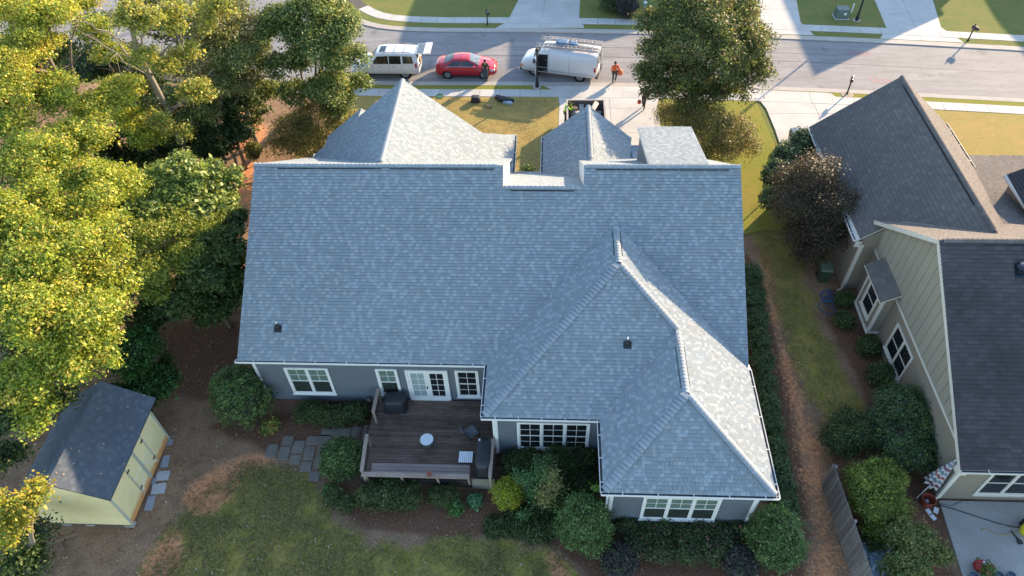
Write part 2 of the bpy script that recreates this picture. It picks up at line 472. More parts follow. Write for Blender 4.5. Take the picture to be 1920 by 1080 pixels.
def region_grid(name, x0, x1, y0, y1, st, z, regs, m, bumpy=.0):
    nx, ny = int((x1 - x0) / st) + 1, int((y1 - y0) / st) + 1
    gx, gy = np.meshgrid(np.linspace(x0, x1, nx), np.linspace(y0, y1, ny)); X, Y = gx.ravel(), gy.ravel()
    co = np.stack([X, Y, np.full(X.shape, z) + bumpy * (fbm(X, Y, 2.2, 5) - .5)], 1).astype(np.float32)
    me = bpy.data.meshes.new(name); me.vertices.add(len(X)); me.vertices.foreach_set('co', co.ravel())
    i = np.arange(nx * ny).reshape(ny, nx); q = np.stack([i[:-1, :-1], i[:-1, 1:], i[1:, 1:], i[1:, :-1]], -1).reshape(-1, 4)
    me.loops.add(q.size); me.loops.foreach_set('vertex_index', q.ravel().astype(np.int32))
    me.polygons.add(len(q)); me.polygons.foreach_set('loop_start', np.arange(0, q.size, 4, dtype=np.int32)); me.polygons.foreach_set('loop_total', np.full(len(q), 4, dtype=np.int32))
    for nm, w in regs(X, Y).items():
        at = me.attributes.new(nm, 'FLOAT', 'POINT'); at.data.foreach_set('value', w.astype(np.float32))
    me.polygons.foreach_set('use_smooth', [True] * len(me.polygons))
    me.materials.append(m); me.update(calc_edges=True)
    o = bpy.data.objects.new(name, me); C.objects.link(o); tag(o, kind='structure'); return o

def sstep(d, soft): return np.clip(d / soft * .5 + .5, 0, 1)
def yard_weights(X, Y):
    n1 = fbm(X, Y, 1.3, 11) - .5; n2 = fbm(X, Y, .5, 21) - .5; nb = n1 * 1.3 + n2 * .6
    g = np.maximum(sstep(sdist(X, Y, LAWN_BACK) + nb * .9, .5), sstep(sdist(X, Y, LAWN_SIDE) + nb * .9, .7) * .9)
    c = np.zeros(X.shape)
    for poly, soft, k in CLAY: c = np.maximum(c, sstep(sdist(X, Y, poly) + nb * .8, soft * 1.6) * k)
    mu = np.zeros(X.shape)
    for poly in MULCH: mu = np.maximum(mu, sstep(sdist(X, Y, poly) + nb * .5, .5))
    return {'grass': g, 'clay': c, 'mulch': mu}

m, nt, b = nmat('yard_ground'); MATS['yard'] = m
def att(nt, nme): 
    a = nt.nodes.new('ShaderNodeAttribute'); a.attribute_name = nme; return a.outputs['Fac']
def edge(nt, w, nz, k=5.0, amt=.9):
    return mathn(nt, 'ADD', mathn(nt, 'MULTIPLY', mathn(nt, 'ADD', mathn(nt, 'SUBTRACT', w, .5), mathn(nt, 'MULTIPLY', mathn(nt, 'SUBTRACT', nz, .5), amt)), k), .5, True)
nA = noise_fac(nt, 6, 6, .7); nB = noise_fac(nt, 28, 4, .75); nC = noise_fac(nt, 1.1, 5, .65); nD = noise_fac(nt, 90, 2, .6); nE = noise_fac(nt, 13, 5, .8)
litter = mixc(nt, 1, ramp(nt, nB, [(.28, (.13, .08, .05)), (.5, (.265, .175, .115)), (.64, (.39, .28, .19)), (.74, (.54, .42, .30))]), ramp(nt, nC, [(.3, (.75, .68, .65)), (.7, (1.25, 1.2, 1.15))]), 'MULTIPLY')
mulch = ramp(nt, nE, [(.3, (.065, .032, .02)), (.55, (.18, .095, .06)), (.72, (.31, .19, .125))])
clay = mixc(nt, 1, ramp(nt, nA, [(.3, (.46, .19, .085)), (.55, (.64, .29, .14)), (.75, (.74, .42, .24))]), ramp(nt, nD, [(.3, (.85, .85, .85)), (.7, (1.12, 1.12, 1.12))]), 'MULTIPLY')
grass = mixc(nt, edge(nt, nC, nA, 2.2, .7), ramp(nt, nB, [(.25, (.15, .138, .02)), (.5, (.245, .22, .034)), (.75, (.34, .295, .075))]), ramp(nt, nB, [(.25, (.22, .17, .045)), (.5, (.34, .265, .085)), (.75, (.45, .35, .15))]))
col = mixc(nt, edge(nt, att(nt, 'mulch'), nE, 3, .8), litter, mulch)
col = mixc(nt, edge(nt, att(nt, 'grass'), nE, 4, 1.1), col, grass)
col = mixc(nt, edge(nt, mathn(nt, 'MULTIPLY', att(nt, 'clay'), 1.25), nA, 3, 1.3), col, clay)
nt.links.new(col, b.inputs['Base Color']); b.inputs['Roughness'].default_value = .95; b.inputs['Specular IOR Level'].default_value = .15
bump(nt, b, mathn(nt, 'ADD', nB, nE), .05, .7)

def lawn_mat(name, a, bb, c, patch):
    m, nt, b = nmat(name); MATS[name] = m
    n1 = noise_fac(nt, .55, 6, .7); n2 = noise_fac(nt, 16, 5, .75, stretch=(1, .7, 1)); n3 = noise_fac(nt, 2.6, 5, .7, stretch=(.5, 1.2, 1))
    base = ramp(nt, n2, [(.28, a), (.5, bb), (.72, c)])
    base = mixc(nt, ramp(nt, mathn(nt, 'ADD', mathn(nt, 'MULTIPLY', n1, .6), mathn(nt, 'MULTIPLY', n3, .4)), [(.42, (0, 0, 0)), (.6, (.9, .9, .9))]), base, patch)
    base = mixc(nt, 1, base, ramp(nt, n2, [(.3, (.75, .75, .75)), (.7, (1.25, 1.25, 1.25))]), 'MULTIPLY')
    nt.links.new(base, b.inputs['Base Color']); b.inputs['Roughness'].default_value = .95; b.inputs['Specular IOR Level'].default_value = .1
    bump(nt, b, n2, .04, .6); return m
lawn_mat('golden_lawn', (.20, .17, .05), (.31, .255, .08), (.40, .33, .12), (.40, .27, .10))
lawn_mat('green_lawn', (.08, .115, .03), (.14, .175, .05), (.20, .23, .075), (.22, .19, .065))
lawn_mat('side_lawn', (.12, .145, .02), (.20, .22, .035), (.29, .29, .06), (.27, .22, .055))

mb = MB(); mb.add([(-300, -200, 0), (350, -200, 0), (350, 400, 0), (-300, 400, 0)], [(0, 1, 2, 3)])
tag(mb.build('ground', MATS['green_lawn']), kind='structure')
region_grid('yard', -22, 40, -22, 9.5, .12, .012, yard_weights, MATS['yard'], .02)

# ---- polylines of the street
def dens(pts, st=1.0):
    out = []
    for i in range(len(pts) - 1):
        a, b2 = Vector(pts[i] + (0,)), Vector(pts[i + 1] + (0,)); n = max(1, int((b2 - a).length / st))
        for k in range(n): out.append(a.lerp(b2, k / n))
    out.append(Vector(pts[-1] + (0,)))
    for _ in range(4): out = [out[0]] + [(out[i - 1] + out[i] * 2 + out[i + 1]) / 4 for i in range(1, len(out) - 1)] + [out[-1]]
    return out
NEAR = dens([(-45, 34), (-24, 26.5), (-12, 22.9), (-4, 21.8), (4, 21.6), (12.5, 21.55), (22, 21.3), (29.8, 20.9), (35.8, 20.42), (47.3, 19.25), (60, 17.7), (85, 14)])
FAR = dens([(-15, 60), (-9.5, 42), (-6.5, 35.5), (-3.6, 31.5), (-.9, 29.7), (4, 29.25), (12.4, 29.15), (22, 28.7), (31.2, 27.95), (40, 27.1), (50, 25.85), (62, 24), (85, 20)])
def off(pl, d):
    out = []
    for i, p in enumerate(pl):
        t = pl[min(i + 1, len(pl) - 1)] - pl[max(i - 1, 0)]; t.normalize(); out.append(p + Vector((-t.y, t.x, 0)) * d)
    return out
def strip(name, pl, d0, d1, z, m, parent=None, kind='structure', thick=0.0):
    a, b2 = off(pl, d0), off(pl, d1); mb = MB(); n = len(pl)
    vs = [(p.x, p.y, z) for p in a] + [(p.x, p.y, z) for p in b2]
    fs = [(i, i + 1, n + i + 1, n + i) if d1 > d0 else (n + i, n + i + 1, i + 1, i) for i in range(n - 1)]
    if thick:
        k = len(vs); vs += [(p.x, p.y, z - thick) for p in a] + [(p.x, p.y, z - thick) for p in b2]
        fs += [(k + i, k + i + 1, i + 1, i) if d1 > d0 else (i, i + 1, k + i + 1, k + i) for i in range(n - 1)]
        fs += [(n + i, n + i + 1, k + n + i + 1, k + n + i) if d1 > d0 else (k + n + i, k + n + i + 1, n + i + 1, n + i) for i in range(n - 1)]
    mb.add(vs, fs); o = mb.build(name, m, parent)
    if kind and not parent: tag(o, kind=kind)
    return o
m, nt, b = nmat('asphalt'); MATS['asphalt'] = m
n1 = noise_fac(nt, .25, 5, .6, stretch=(1, 3, 1)); n2 = noise_fac(nt, 35, 3, .7); n3 = noise_fac(nt, 1.5, 4, .7, stretch=(.25, 1.5, 1)); n4 = noise_fac(nt, .9, 8, .5)
col = ramp(nt, n1, [(.3, (.20, .197, .20)), (.7, (.258, .254, .256))])
col = mixc(nt, 1, col, ramp(nt, n2, [(.3, (.86, .86, .86)), (.7, (1.14, 1.14, 1.14))]), 'MULTIPLY')
col = mixc(nt, 1, col, ramp(nt, n3, [(.35, (.84, .84, .84)), (.6, (1.07, 1.07, 1.07))]), 'MULTIPLY')
st_ = noise_fac(nt, .6, 3, .4, stretch=(1.3, 1, 1)); col = mixc(nt, 1, col, ramp(nt, st_, [(.28, (.72, .72, .74)), (.36, (1, 1, 1))]), 'MULTIPLY')
crk = mathn(nt, 'ABSOLUTE', mathn(nt, 'SUBTRACT', n4, .5)); col = mixc(nt, ramp(nt, crk, [(.0, (.45, .45, .45)), (.006, (0, 0, 0))]), col, (.07, .07, .07))
nt.links.new(col, b.inputs['Base Color']); b.inputs['Roughness'].default_value = .85
ROADP = [(p.x, p.y, .004) for p in NEAR] + [(p.x, p.y, .004) for p in FAR[::-1]] + [(-45, 60, .004)]
mb = MB(); mb.slab(ROADP, (0, 0, -.003)); tag(mb.build('road', MATS['asphalt']), kind='structure')
# tar line along the crown of the road
MID = dens([(-2, 25.6), (12, 25.4), (24, 25.0), (33, 24.4), (45, 23.1), (60, 21.4)])
strip('tar_seam', MID, 0, .07, .009, M('tar', (.07, .07, .075), .7, .2))
MID2 = dens([(10, 26.8), (24, 26.5), (36, 25.3)]); strip('tar_seam', MID2, 0, .05, .009, MATS['tar'])

CONC = M('concrete', (.47, .46, .43), .85, .17, .8, 14, rnd=.05)
CONC_OLD = M('kerb_concrete', (.40, .37, .33), .9, .16, 1.2, 18)
JOINT = M('joint_filler', (.10, .09, .075), .9, .2)
kerbn = strip('kerb', NEAR, 0, -.48, .07, CONC_OLD, thick=.07); kerbf = strip('kerb', FAR, 0, .62, .07, CONC_OLD, thick=.07)
strip('verge', NEAR, -.48, -1.0 - .05, .062, MATS['side_lawn']); strip('verge', FAR, .62, 1.45, .062, MATS['green_lawn'])
def walk(pl, d0, d1, z, xs):
    base = strip('sidewalk', pl, d0, d1, z - .014, JOINT)
    a, b2 = off(pl, d0 ), off(pl, d1); acc = 0; i0 = 0
    # slabs every 1.5 m
    L = [0]
    for i in range(1, len(pl)): L.append(L[-1] + (pl[i] - pl[i - 1]).length)
    def at(arr, s):
        k = max(0, min(len(L) - 2, int(np.searchsorted(L, s)) - 1)); return arr[k].lerp(arr[k + 1], (s - L[k]) / (L[k + 1] - L[k]))
    s = 0; rnd = random.Random(5)
    while s + 1.5 < L[-1]:
        p = [at(a, s + .012), at(a, s + 1.488), at(b2, s + 1.488), at(b2, s + .012)]
        if xs[0] < p[0].x < xs[1]:
            mb = MB(); zz = z + rnd.uniform(-.004, .004); q = [(v.x, v.y, zz) for v in p]
            mb.slab(q, (0, 0, -.06)); mb.build('slab', CONC, base)
        s += 1.5
walk(NEAR, -1.05, -2.0, .078, (-9, 46)); walk(FAR, 1.45, 2.45, .078, (-3, 56))
def edge_poly(name, pl, d, xr, far_pts, z, m):
    P = [p for p in off(pl, d) if xr[0] < p.x < xr[1]]; mb = MB(); mb.add([(p.x, p.y, z) for p in P] + [(x, y, z) for x, y in far_pts], [tuple(range(len(P) + len(far_pts)))]); tag(mb.build(name, m), kind='structure')
edge_poly('front_lawn', NEAR, -2.0, (-3.2, 21.6), [(21.6, 5.3), (-3.4, 5.3)], .052, MATS['golden_lawn'])
edge_poly('side_lawn', NEAR, -2.0, (21.5, 29.3), [(29.3, 4.9), (26.5, 5.4), (24.4, 4.6), (21.5, 4.2)], .058, MATS['side_lawn'])
edge_poly('neighbour_lawn', NEAR, -2.0, (29, 80), [(80, 2), (29, 2)], .056, MATS['golden_lawn'])
edge_poly('opposite_lawn', FAR, 2.45, (-4.5, 84), [(120, 120), (-6, 120)], .058, MATS['green_lawn'])
region_grid('wood_floor', -50, -2.2, 9.45, 21.4, .2, .06, yard_weights, MATS['yard'], .05)

def clip_rect(poly, x0, x1, y0, y1):
    for ax, val, sg in ((0, x0, 1), (0, x1, -1), (1, y0, 1), (1, y1, -1)):
        out = []
        for i in range(len(poly)):
            p, q = poly[i], poly[(i + 1) % len(poly)]; dp, dq = (p[ax] - val) * sg, (q[ax] - val) * sg
            if dp >= 0: out.append(p)
            if (dp >= 0) != (dq >= 0): t = dp / (dp - dq); out.append((p[0] + (q[0] - p[0]) * t, p[1] + (q[1] - p[1]) * t))
        poly = out
        if len(poly) < 3: return []
    return poly
def driveway(poly, z, nx, ny, skew=0.0):
    base = MB(); base.slab([(x, y, z - .012) for x, y in poly], (0, 0, -.04)); o = base.build('driveway', JOINT); tag(o, kind='structure')
    x0, x1 = min(p[0] for p in poly), max(p[0] for p in poly); y0, y1 = min(p[1] for p in poly), max(p[1] for p in poly)
    sh = [(x - skew * (y - y0), y) for x, y in poly]; x0, x1 = min(p[0] for p in sh), max(p[0] for p in sh)
    for i in range(nx):
        for j in range(ny):
            c = clip_rect(sh, x0 + (x1 - x0) * i / nx + .012, x0 + (x1 - x0) * (i + 1) / nx - .012, y0 + (y1 - y0) * j / ny + .012, y0 + (y1 - y0) * (j + 1) / ny - .012)
            if len(c) > 2:
                mb = MB(); mb.slab([(x + skew * (y - y0), y, z) for x, y in c], (0, 0, -.05)); mb.build('slab', CONC, o)
    return o
driveway([(13.3, 21.0), (13.9, 20.5), (14.4, 19.8), (14.5, 18.6), (14.42, 16), (14.4, 9.2), (21.4, 9.2), (21.5, 18.6), (21.9, 20), (22.9, 21.0)], .068, 2, 4)
driveway([(27.9, 20.5), (28.75, 19.4), (29.1, 18), (29.2, 15.5), (29.15, 11.2), (37.2, 11.2), (35.4, 17.4), (34.6, 19), (34.1, 19.9), (33.9, 20.0)], .068, 2, 3)
driveway([(9.2, 29.75), (9.9, 30.6), (10.3, 31.6), (11.2, 36), (12.4, 48), (17.3, 48), (16.4, 36), (16.2, 31.6), (16.6, 29.75)], .068, 2, 4, .08)
driveway([(29.3, 28.85), (30.9, 30), (31.3, 31.6), (32, 46), (36.5, 46), (34.85, 34.5), (34.3, 30.5), (34.9, 28.35)], .068, 1, 4, .08)
driveway([(39.9, 27.8), (40.9, 29.5), (41.4, 34.5), (42.4, 46), (48, 46), (46.2, 34.4), (45.2, 29.5), (46.1, 27.1)], .068, 2, 4, .1)
# rear concrete walkway of the front entry (seen in the notch of the roofs)
mb = MB(); mb.box(11.2, 14.4, 5.4, 6.5, .02, .09); tag(mb.build('entry_path', CONC), kind='structure')
# utility locator strokes sprayed on the asphalt
PINK = M('pink_marking_paint', (.42, .14, .14), .8, .2)
for (px, py, n_) in ((1608, 100, 4), (1648, 152, 4)):
    mb = MB(); c0 = G(px, py)
    for k in range(n_):
        a = c0 + Vector((k * .42 - .6, .3, .010)); bb = a + Vector((.28, -.62, 0)); d = (bb - a).normalized(); s_ = Vector((-d.y, d.x, 0)) * .045
        mb.add([a - s_, a + s_, bb + s_, bb - s_], [(0, 3, 2, 1)])
    o = mb.build('road_marking', PINK); tag(o, kind='structure')
# ================================================================== MAIN HOUSE
R1 = random.Random(7)
SH_STOPS = [(0, (.185, .218, .235)), (.3, (.223, .258, .276)), (.5, (.246, .283, .302)), (.8, (.304, .342, .362)), (1, (.333, .37, .39))]
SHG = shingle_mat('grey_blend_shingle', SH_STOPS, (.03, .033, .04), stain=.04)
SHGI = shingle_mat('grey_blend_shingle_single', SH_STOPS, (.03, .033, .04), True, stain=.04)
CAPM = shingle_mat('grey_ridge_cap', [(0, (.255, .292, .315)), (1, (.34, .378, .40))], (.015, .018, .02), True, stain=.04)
BLUE = M('blue_grey_siding', (.12, .14, .165), .7, .08, 2, 30)
BRICK = M('brown_brick', (.16, .085, .065), .9, .3, 3, 20)

W, ZR, ZE = 22.42, 8.918, 4.06
EY = -7.73; XL, Y2, X3, Y4, X4 = 11.16, -10.41, 15.95, -13.63, 22.40
MW = .61; XA = (XL + X4) / 2; ZA = ZE + MW * (X4 - XL) / 2
KM = (ZR - ZE) / (-EY); YV = (ZA - ZR) / KM
XM = (X3 + X4) / 2; ZM = ZE + MW * (X4 - X3) / 2
YH1 = Y2 + (X4 - XL) / 2; YX2 = Y2 + (X4 - XM); YR2 = Y4 + (X4 - X3) / 2
NX0, NX1 = 11.66, 15.34                       # recessed middle of the ridge
YC = -.87; ZC = ZR + KM * YC
FS = .70                                       # front slope pitch
house = thing('house', 'blue-grey sided house with fresh pale grey shingle roof in stepped hips behind the deck', 'house', (11, -3, 0))

H1 = (XA, YH1, ZA); V1 = (XA, YV, ZA); X2 = (XM, YX2, ZM); R2 = (XM, YR2, ZM)
roof_plane(house, [(0, 0, ZR), (0, EY, ZE), (XL, EY, ZE), V1, (W, EY, ZE), (W, 0, ZR), (NX1, 0, ZR), (NX1, YC, ZC), (NX0, YC, ZC), (NX0, 0, ZR)], SHG, R1)
roof_plane(house, [(XL, EY, ZE), (XL, Y2, ZE), H1, V1], SHG, R1)
roof_plane(house, [(XL, Y2, ZE), (X3, Y2, ZE), X2, H1], SHG, R1)
roof_plane(house, [V1, H1, X2, R2, (X4, Y4, ZE), (X4, EY, ZE)], SHG, R1)
roof_plane(house, [(X3, Y2, ZE), (X3, Y4, ZE), R2, X2], SHG, R1)
roof_plane(house, [(X3, Y4, ZE), (X4, Y4, ZE), R2], SHG, R1, limit=299, minst=SHGI)
# front slopes (towards the street)
FY = (ZR - ZE) / FS
roof_plane(house, [(0, 0, ZR), (NX0, 0, ZR), (NX0, FY, ZE), (0, FY, ZE)], SHG, R1)
roof_plane(house, [(NX1, 0, ZR), (W, 0, ZR), (W, FY, ZE), (NX1, FY, ZE)], SHG, R1)
roof_plane(house, [(NX0, YC, ZC - .003), (NX1, YC, ZC - .003), (NX1, 5.55, ZE), (NX0, 5.55, ZE)], SHG, R1)
# street-side left gable with its porch extension
GX, GL, GR, GY = 5.93, .16, 11.72, 7.28
KG = (ZR - ZE) / (GR - GX); KGL = (ZR - ZE) / (GX - GL)
QX = 9.99; QZ = ZR - KG * (QX - GX)
roof_plane(house, [(GX, 0, ZR + .03), (GR, 5.4, ZE + .03), (GR, 9.1, ZE + .03), (QX, GY, QZ + .03), (GX, GY, ZR + .03)], SHG, R1)
roof_plane(house, [(GX, 0, ZR + .03), (GX, GY, ZR + .03), (GL, GY, ZE + .03), (GL, 6.0, ZE + .03)], SHG, R1)
# small gable further forward
PZ, PX, PY1 = 6.45, 3.05, 8.35
roof_plane(house, [(PX, 4, PZ), (PX, PY1, PZ), (PX - 2.3, PY1, PZ - 1.9), (PX - 2.3, 4, PZ - 1.9)], SHG, R1)
roof_plane(house, [(PX, 4, PZ), (PX + 2.3, 4, PZ - 1.9), (PX + 2.3, PY1, PZ - 1.9), (PX, PY1, PZ)], SHG, R1)
# garage gable
AX, AZ, AY = 15.95, 6.2, 8.98; AL, AR2 = 13.42, 18.5
yr = (ZR - AZ) / FS
roof_plane(house, [(AX, yr - .2, AZ + .02), (AX, AY, AZ + .02), (AL, AY, ZE + .02), (AL, 5.3, ZE + .02), (NX1, 3.2, AZ - (AX - NX1) * (AZ - ZE) / (AX - AL) + .02)], SHG, R1)
roof_plane(house, [(AX, yr - .2, AZ + .02), (AR2, FY, ZE + .02), (AR2, AY, ZE + .02), (AX, AY, AZ + .02)], SHG, R1)
roof_plane(house, [(AR2, FY - .5, ZE + .36), (AR2, FY + 1.5, ZE - .2), (19.6, FY + 1.5, ZE - .2), (19.6, FY - .5, ZE + .36)], SHG, R1)
# shallow shed dormer on the right of the street side
DL0, DL1, DR0, DR1, DY, DZ = 18.3, 18.31, 21.02, 21.05, 5.0, 7.55
roof_plane(house, [(DL0, .05, ZR + .02), (DR0, .05, ZR + .02), (DR1, DY, DZ), (DL1, DY, DZ)], SHG, R1, deck=.14)
mb = MB()
mb.slab([(DL0 + .12, .4, ZR - .35), (DL1 + .12, DY - .3, DZ - .1), (DL1 + .12, DY - .3, ZR - FS * DY)], (.1, 0, 0))
mb.slab([(DR0 - .22, .4, ZR - .35), (DR1 - .22, DY - .3, DZ - .1), (DR1 - .22, DY - .3, ZR - FS * DY)], (.1, 0, 0))
mb.box(DL1 + .22, DR1 - .23, DY - .4, DY - .31, ZR - FS * DY - .3, DZ - .16); mb.build('dormer_wall', BLUE, house)

# cap rows: ridges and hips
def nrm(*p): return poly_frame(p)[1] * (1 if poly_frame(p)[1].z > 0 else -1)
nB = nrm((0, 0, ZR), (0, EY, ZE), (XL, EY, ZE)); nF = Vector((0, FS, 1)).normalized()
nRt = Vector((MW, 0, 1)).normalized(); nLf = Vector((-MW, 0, 1)).normalized(); nBk = Vector((0, -MW, 1)).normalized()
caps(house, (W, 0, ZR), (NX1 + .05, 0, ZR), nB, nF, CAPM, .2, .17)
caps(house, (0, 0, ZR), (NX0 - .1, 0, ZR), nF, nB, CAPM, .2, .17)
caps(house, (NX0 + .1, YC, ZC), (NX1 - .05, YC, ZC), nF, nB, CAPM, .2, .16)
caps(house, H1, (XA, YV - .3, ZA), nLf, nRt, CAPM, .17, .16, h=.022); caps(house, R2, X2, nLf, nRt, CAPM, .17, .16, h=.022)
caps(house, (XL + .05, Y2 + .05, ZE + .03), H1, nLf, nBk, CAPM, .18, .20)
caps(house, X2, H1, nBk, nRt, CAPM, .17, .16)
caps(house, (X3 + .05, Y4 + .05, ZE + .03), R2, nLf, nBk, CAPM, .18, .20)
caps(house, (X4 - .05, Y4 + .05, ZE + .03), R2, nBk, nRt, CAPM, .17, .16)
nGr = Vector((KG, 0, 1)).normalized(); nGl = Vector((-KGL, 0, 1)).normalized()
caps(house, (GX, GY, ZR + .03), (GX, .25, ZR + .03), nGr, nGl, CAPM, .2, .18)
nAr = Vector(((AZ - ZE) / (AR2 - AX), 0, 1)).normalized(); nAl = Vector((-(AZ - ZE) / (AX - AL), 0, 1)).normalized()
caps(house, (AX, AY, AZ + .02), (AX, 4.1, AZ + .02), nAr, nAl, CAPM, .2, .17)
# ridge vents: dark edges under the cap rows
def vent(p, q, w, par=house):
    p, q = Vector(p), Vector(q); d = (q - p).normalized(); s_ = Vector((-d.y, d.x, 0)).normalized(); L = (q - p).length
    mb = MB(); mb.fbox(p, d, s_, Vector((0, 0, 1)), 0, L, -w, w, -.122, -.082); mb.build('ridge_vent', BLACKM, par)
vent((1.1, 0, ZR), (6.0, 0, ZR), .2); vent((6.4, 0, ZR), (11.2, 0, ZR), .2); vent((15.9, 0, ZR), (21.9, 0, ZR), .2); vent((12, YC, ZC), (14.9, YC, ZC), .19)
vent((GX, .6, ZR), (GX, 6.8, ZR), .17); vent((AX, 4.3, AZ), (AX, 8.5, AZ), .17); vent((XA, YH1 + .5, ZA), (XA, YV - .5, ZA), .19); vent((XM, YR2 + .3, ZM), (XM, YX2 - .9, ZM), .19)

# gutters
gutter(house, (-.1, EY, ZE), (XL - .1, EY, ZE), (0, -1, 0))
gutter(house, (XL, EY + .05, ZE), (XL, Y2 - .0, ZE), (-1, 0, 0), step=.95)
gutter(house, (XL - .1, Y2, ZE), (X3 - .1, Y2, ZE), (0, -1, 0), step=.95)
gutter(house, (X3, Y2 - .13, ZE), (X3, Y4, ZE), (-1, 0, 0), step=.95)
gutter(house, (X3 - .1, Y4, ZE), (X4 + .1, Y4, ZE), (0, -1, 0))
gutter(house, (X4, EY - .05, ZE), (X4, Y4 - .1, ZE), (1, 0, 0))
gutter(house, (GR, 5.55, ZE), (GR, 9.1, ZE), (1, 0, 0), step=.9); gutter(house, (AL, 5.55, ZE), (AL, AY, ZE), (-1, 0, 0), step=.9)
gutter(house, (NX0 + .2, 5.55, ZE), (AL - .13, 5.55, ZE), (0, 1, 0)); gutter(house, (GL, 6.9, ZE), (GL, GY, ZE), (-1, 0, 0))
mb = MB(); mb.box(QX, GR + .1, 9.1, 9.14, ZE - .1, ZE + .06); mb.box(AR2 - .02, AR2 + .1, AY - .1, AY, ZE - .5, ZE + .05); mb.build('drip_edge', WHITE, house)

# walls
def wall(parent, poly, out, sid, expo=.17, back=None):
    P, n = poly_frame(poly)
    if n.dot(Vector(out)) < 0: P = P[::-1]; n = -n
    b_ = MB(); b_.slab(P, tuple(-n * .12)); w_ = b_.build('wall', back or sid, parent)
    s_ = MB(); lay(P, expo, (50, 51), .018, s_, R1, out=tuple(n), flat=.5)
    if s_.f: s_.build('siding', sid, w_, kind='stuff')
    return w_
WB = .45
YW1, XW0, YW2, XW1, YW3, XW3, XW2 = -7.35, .35, -10.0, 11.55, -13.2, 22.03, 16.32
for (p, q, o_) in (((XW0, YW1), (XW1, YW1), (0, -1, 0)), ((XW1, YW1), (XW1, YW2), (-1, 0, 0)), ((XW1, YW2), (XW2, YW2), (0, -1, 0)), ((XW2, YW2), (XW2, YW3), (-1, 0, 0)),
                   ((XW2, YW3), (XW3, YW3), (0, -1, 0)), ((XW3, YW3), (XW3, 6.6), (1, 0, 0)), ((XW0, 6.6), (XW0, YW1), (-1, 0, 0)), ((XW3, 6.6), (13.8, 6.6), (0, 1, 0)), ((13.9, 5.15), (11.3, 5.15), (0, 1, 0)), ((11.4, 5.15), (11.4, 6.6), (1, 0, 0)), ((13.8, 6.6), (13.8, 5.15), (-1, 0, 0)), ((11.4, 6.6), (XW0 + .0, 6.6), (0, 1, 0)),
                   ((XW0 + .2, 6.9), (11.3, 6.9), (0, 1, 0)), ((13.8, 8.6), (18.2, 8.6), (0, 1, 0)), ((13.8, 6.6), (13.8, 8.6), (-1, 0, 0)), ((18.2, 8.6), (18.2, 6.6), (1, 0, 0))):
    wall(house, [(p[0], p[1], WB), (q[0], q[1], WB), (q[0], q[1], ZE - .1), (p[0], p[1], ZE - .1)], o_, BLUE)
wall(house, [(XW0, YW1 + .1, ZE - .12), (XW0, 6.3, ZE - .12), (XW0, 0, ZR - .3)], (-1, 0, 0), BLUE)
wall(house, [(XW3, YW1 + .1, ZE - .12), (XW3, 6.3, ZE - .12), (XW3, 0, ZR - .3)], (1, 0, 0), BLUE)
wall(house, [(GL + .6, 6.95, ZE - .1), (GR - .4, 6.95, ZE - .1), (GX, 6.95, ZR - .35)], (0, 1, 0), BLUE)
wall(house, [(AL + .4, 8.65, ZE - .1), (AR2 - .4, 8.65, ZE - .1), (AX, 8.65, AZ - .3)], (0, 1, 0), BLUE)
# brick base with a soldier course, built brick by brick as one band
mb = MB()
def brickband(p, q, out):
    p, q, o_ = Vector(p), Vector(q), Vector(out); d = (q - p); L = d.length; d.normalize(); z = Vector((0, 0, 1)); n = int(L / .075)
    for i in range(n): s = i * L / n; mb.fbox(p, d, o_, z, s, s + L / n - .012, -.04, .07, .33, .435, R1.random())
    for j in range(4):
        n2 = int(L / .22)
        for i in range(n2): s = (i + (.5 if j % 2 else 0)) * L / n2; mb.fbox(p, d, o_, z, s, min(L, s + L / n2 - .012), -.04, .02, j * .08 + .01, j * .08 + .072, R1.random())
brickband((XW0, YW1, 0), (5.6, YW1, 0), (0, -1, 0)); brickband((XW1, YW2, 0), (XW2, YW2, 0), (0, -1, 0)); brickband((XW2, YW3, 0), (XW3, YW3, 0), (0, -1, 0)); brickband((XW3, YW3, 0), (XW3, 6, 0), (1, 0, 0)); brickband((XW0, 6, 0), (XW0, YW1, 0), (-1, 0, 0))
mb.build('brick_base', BRICK, house, kind='stuff')
mb = MB(); mb.box(XW0 + .01, XW3 - .01, -7.34, 5.0, 0, .42); mb.box(XW1 + .01, XW3 - .01, -9.98, -7.35, 0, .42); mb.box(XW2 + .01, XW3 - .01, -13.18, -9.99, 0, .42); mb.build('foundation', BRICK, house)
# corner boards and downspouts
def cboard(x, y, z0, z1, sx, sy, m=WHITE, par=None):
    mb = MB(); mb.box(*(sorted((x - sx * .02, x + sx * .12)) + sorted((y - sy * .035, y + sy * .001)) + [z0, z1])); mb.box(*(sorted((x - sx * .035, x + sx * .001)) + sorted((y + sy * .002, y + sy * .12)) + [z0, z1])); mb.build('corner_board', m, par or house)
cboard(XW0, YW1, .45, ZE - .12, 1, 1); cboard(XW1, YW2, .45, ZE - .12, 1, 1); cboard(XW2, YW3, .45, ZE - .12, 1, 1); cboard(XW3, YW3, .45, ZE - .12, -1, 1)
def downspout(pts, parent, m=WHITE, w=.085):
    mb = MB()
    for a, b_ in zip(pts[:-1], pts[1:]): mb.beam(a, b_, w, w * .8, up=(0, 1, .01))
    return mb.build('downspout', m, parent)
downspout([(XL - .05, Y2 - .05, ZE - .1), (XL + .25, Y2 + .25, ZE - .3), (XW1 - .07, YW2 + .12, ZE - .6), (XW1 - .07, YW2 + .12, .1)], house)
downspout([(X3 - .05, Y4 - .05, ZE - .1), (XW2 - .12, YW3 - .02, ZE - .55), (XW2 - .12, YW3 - .02, .1)], house)
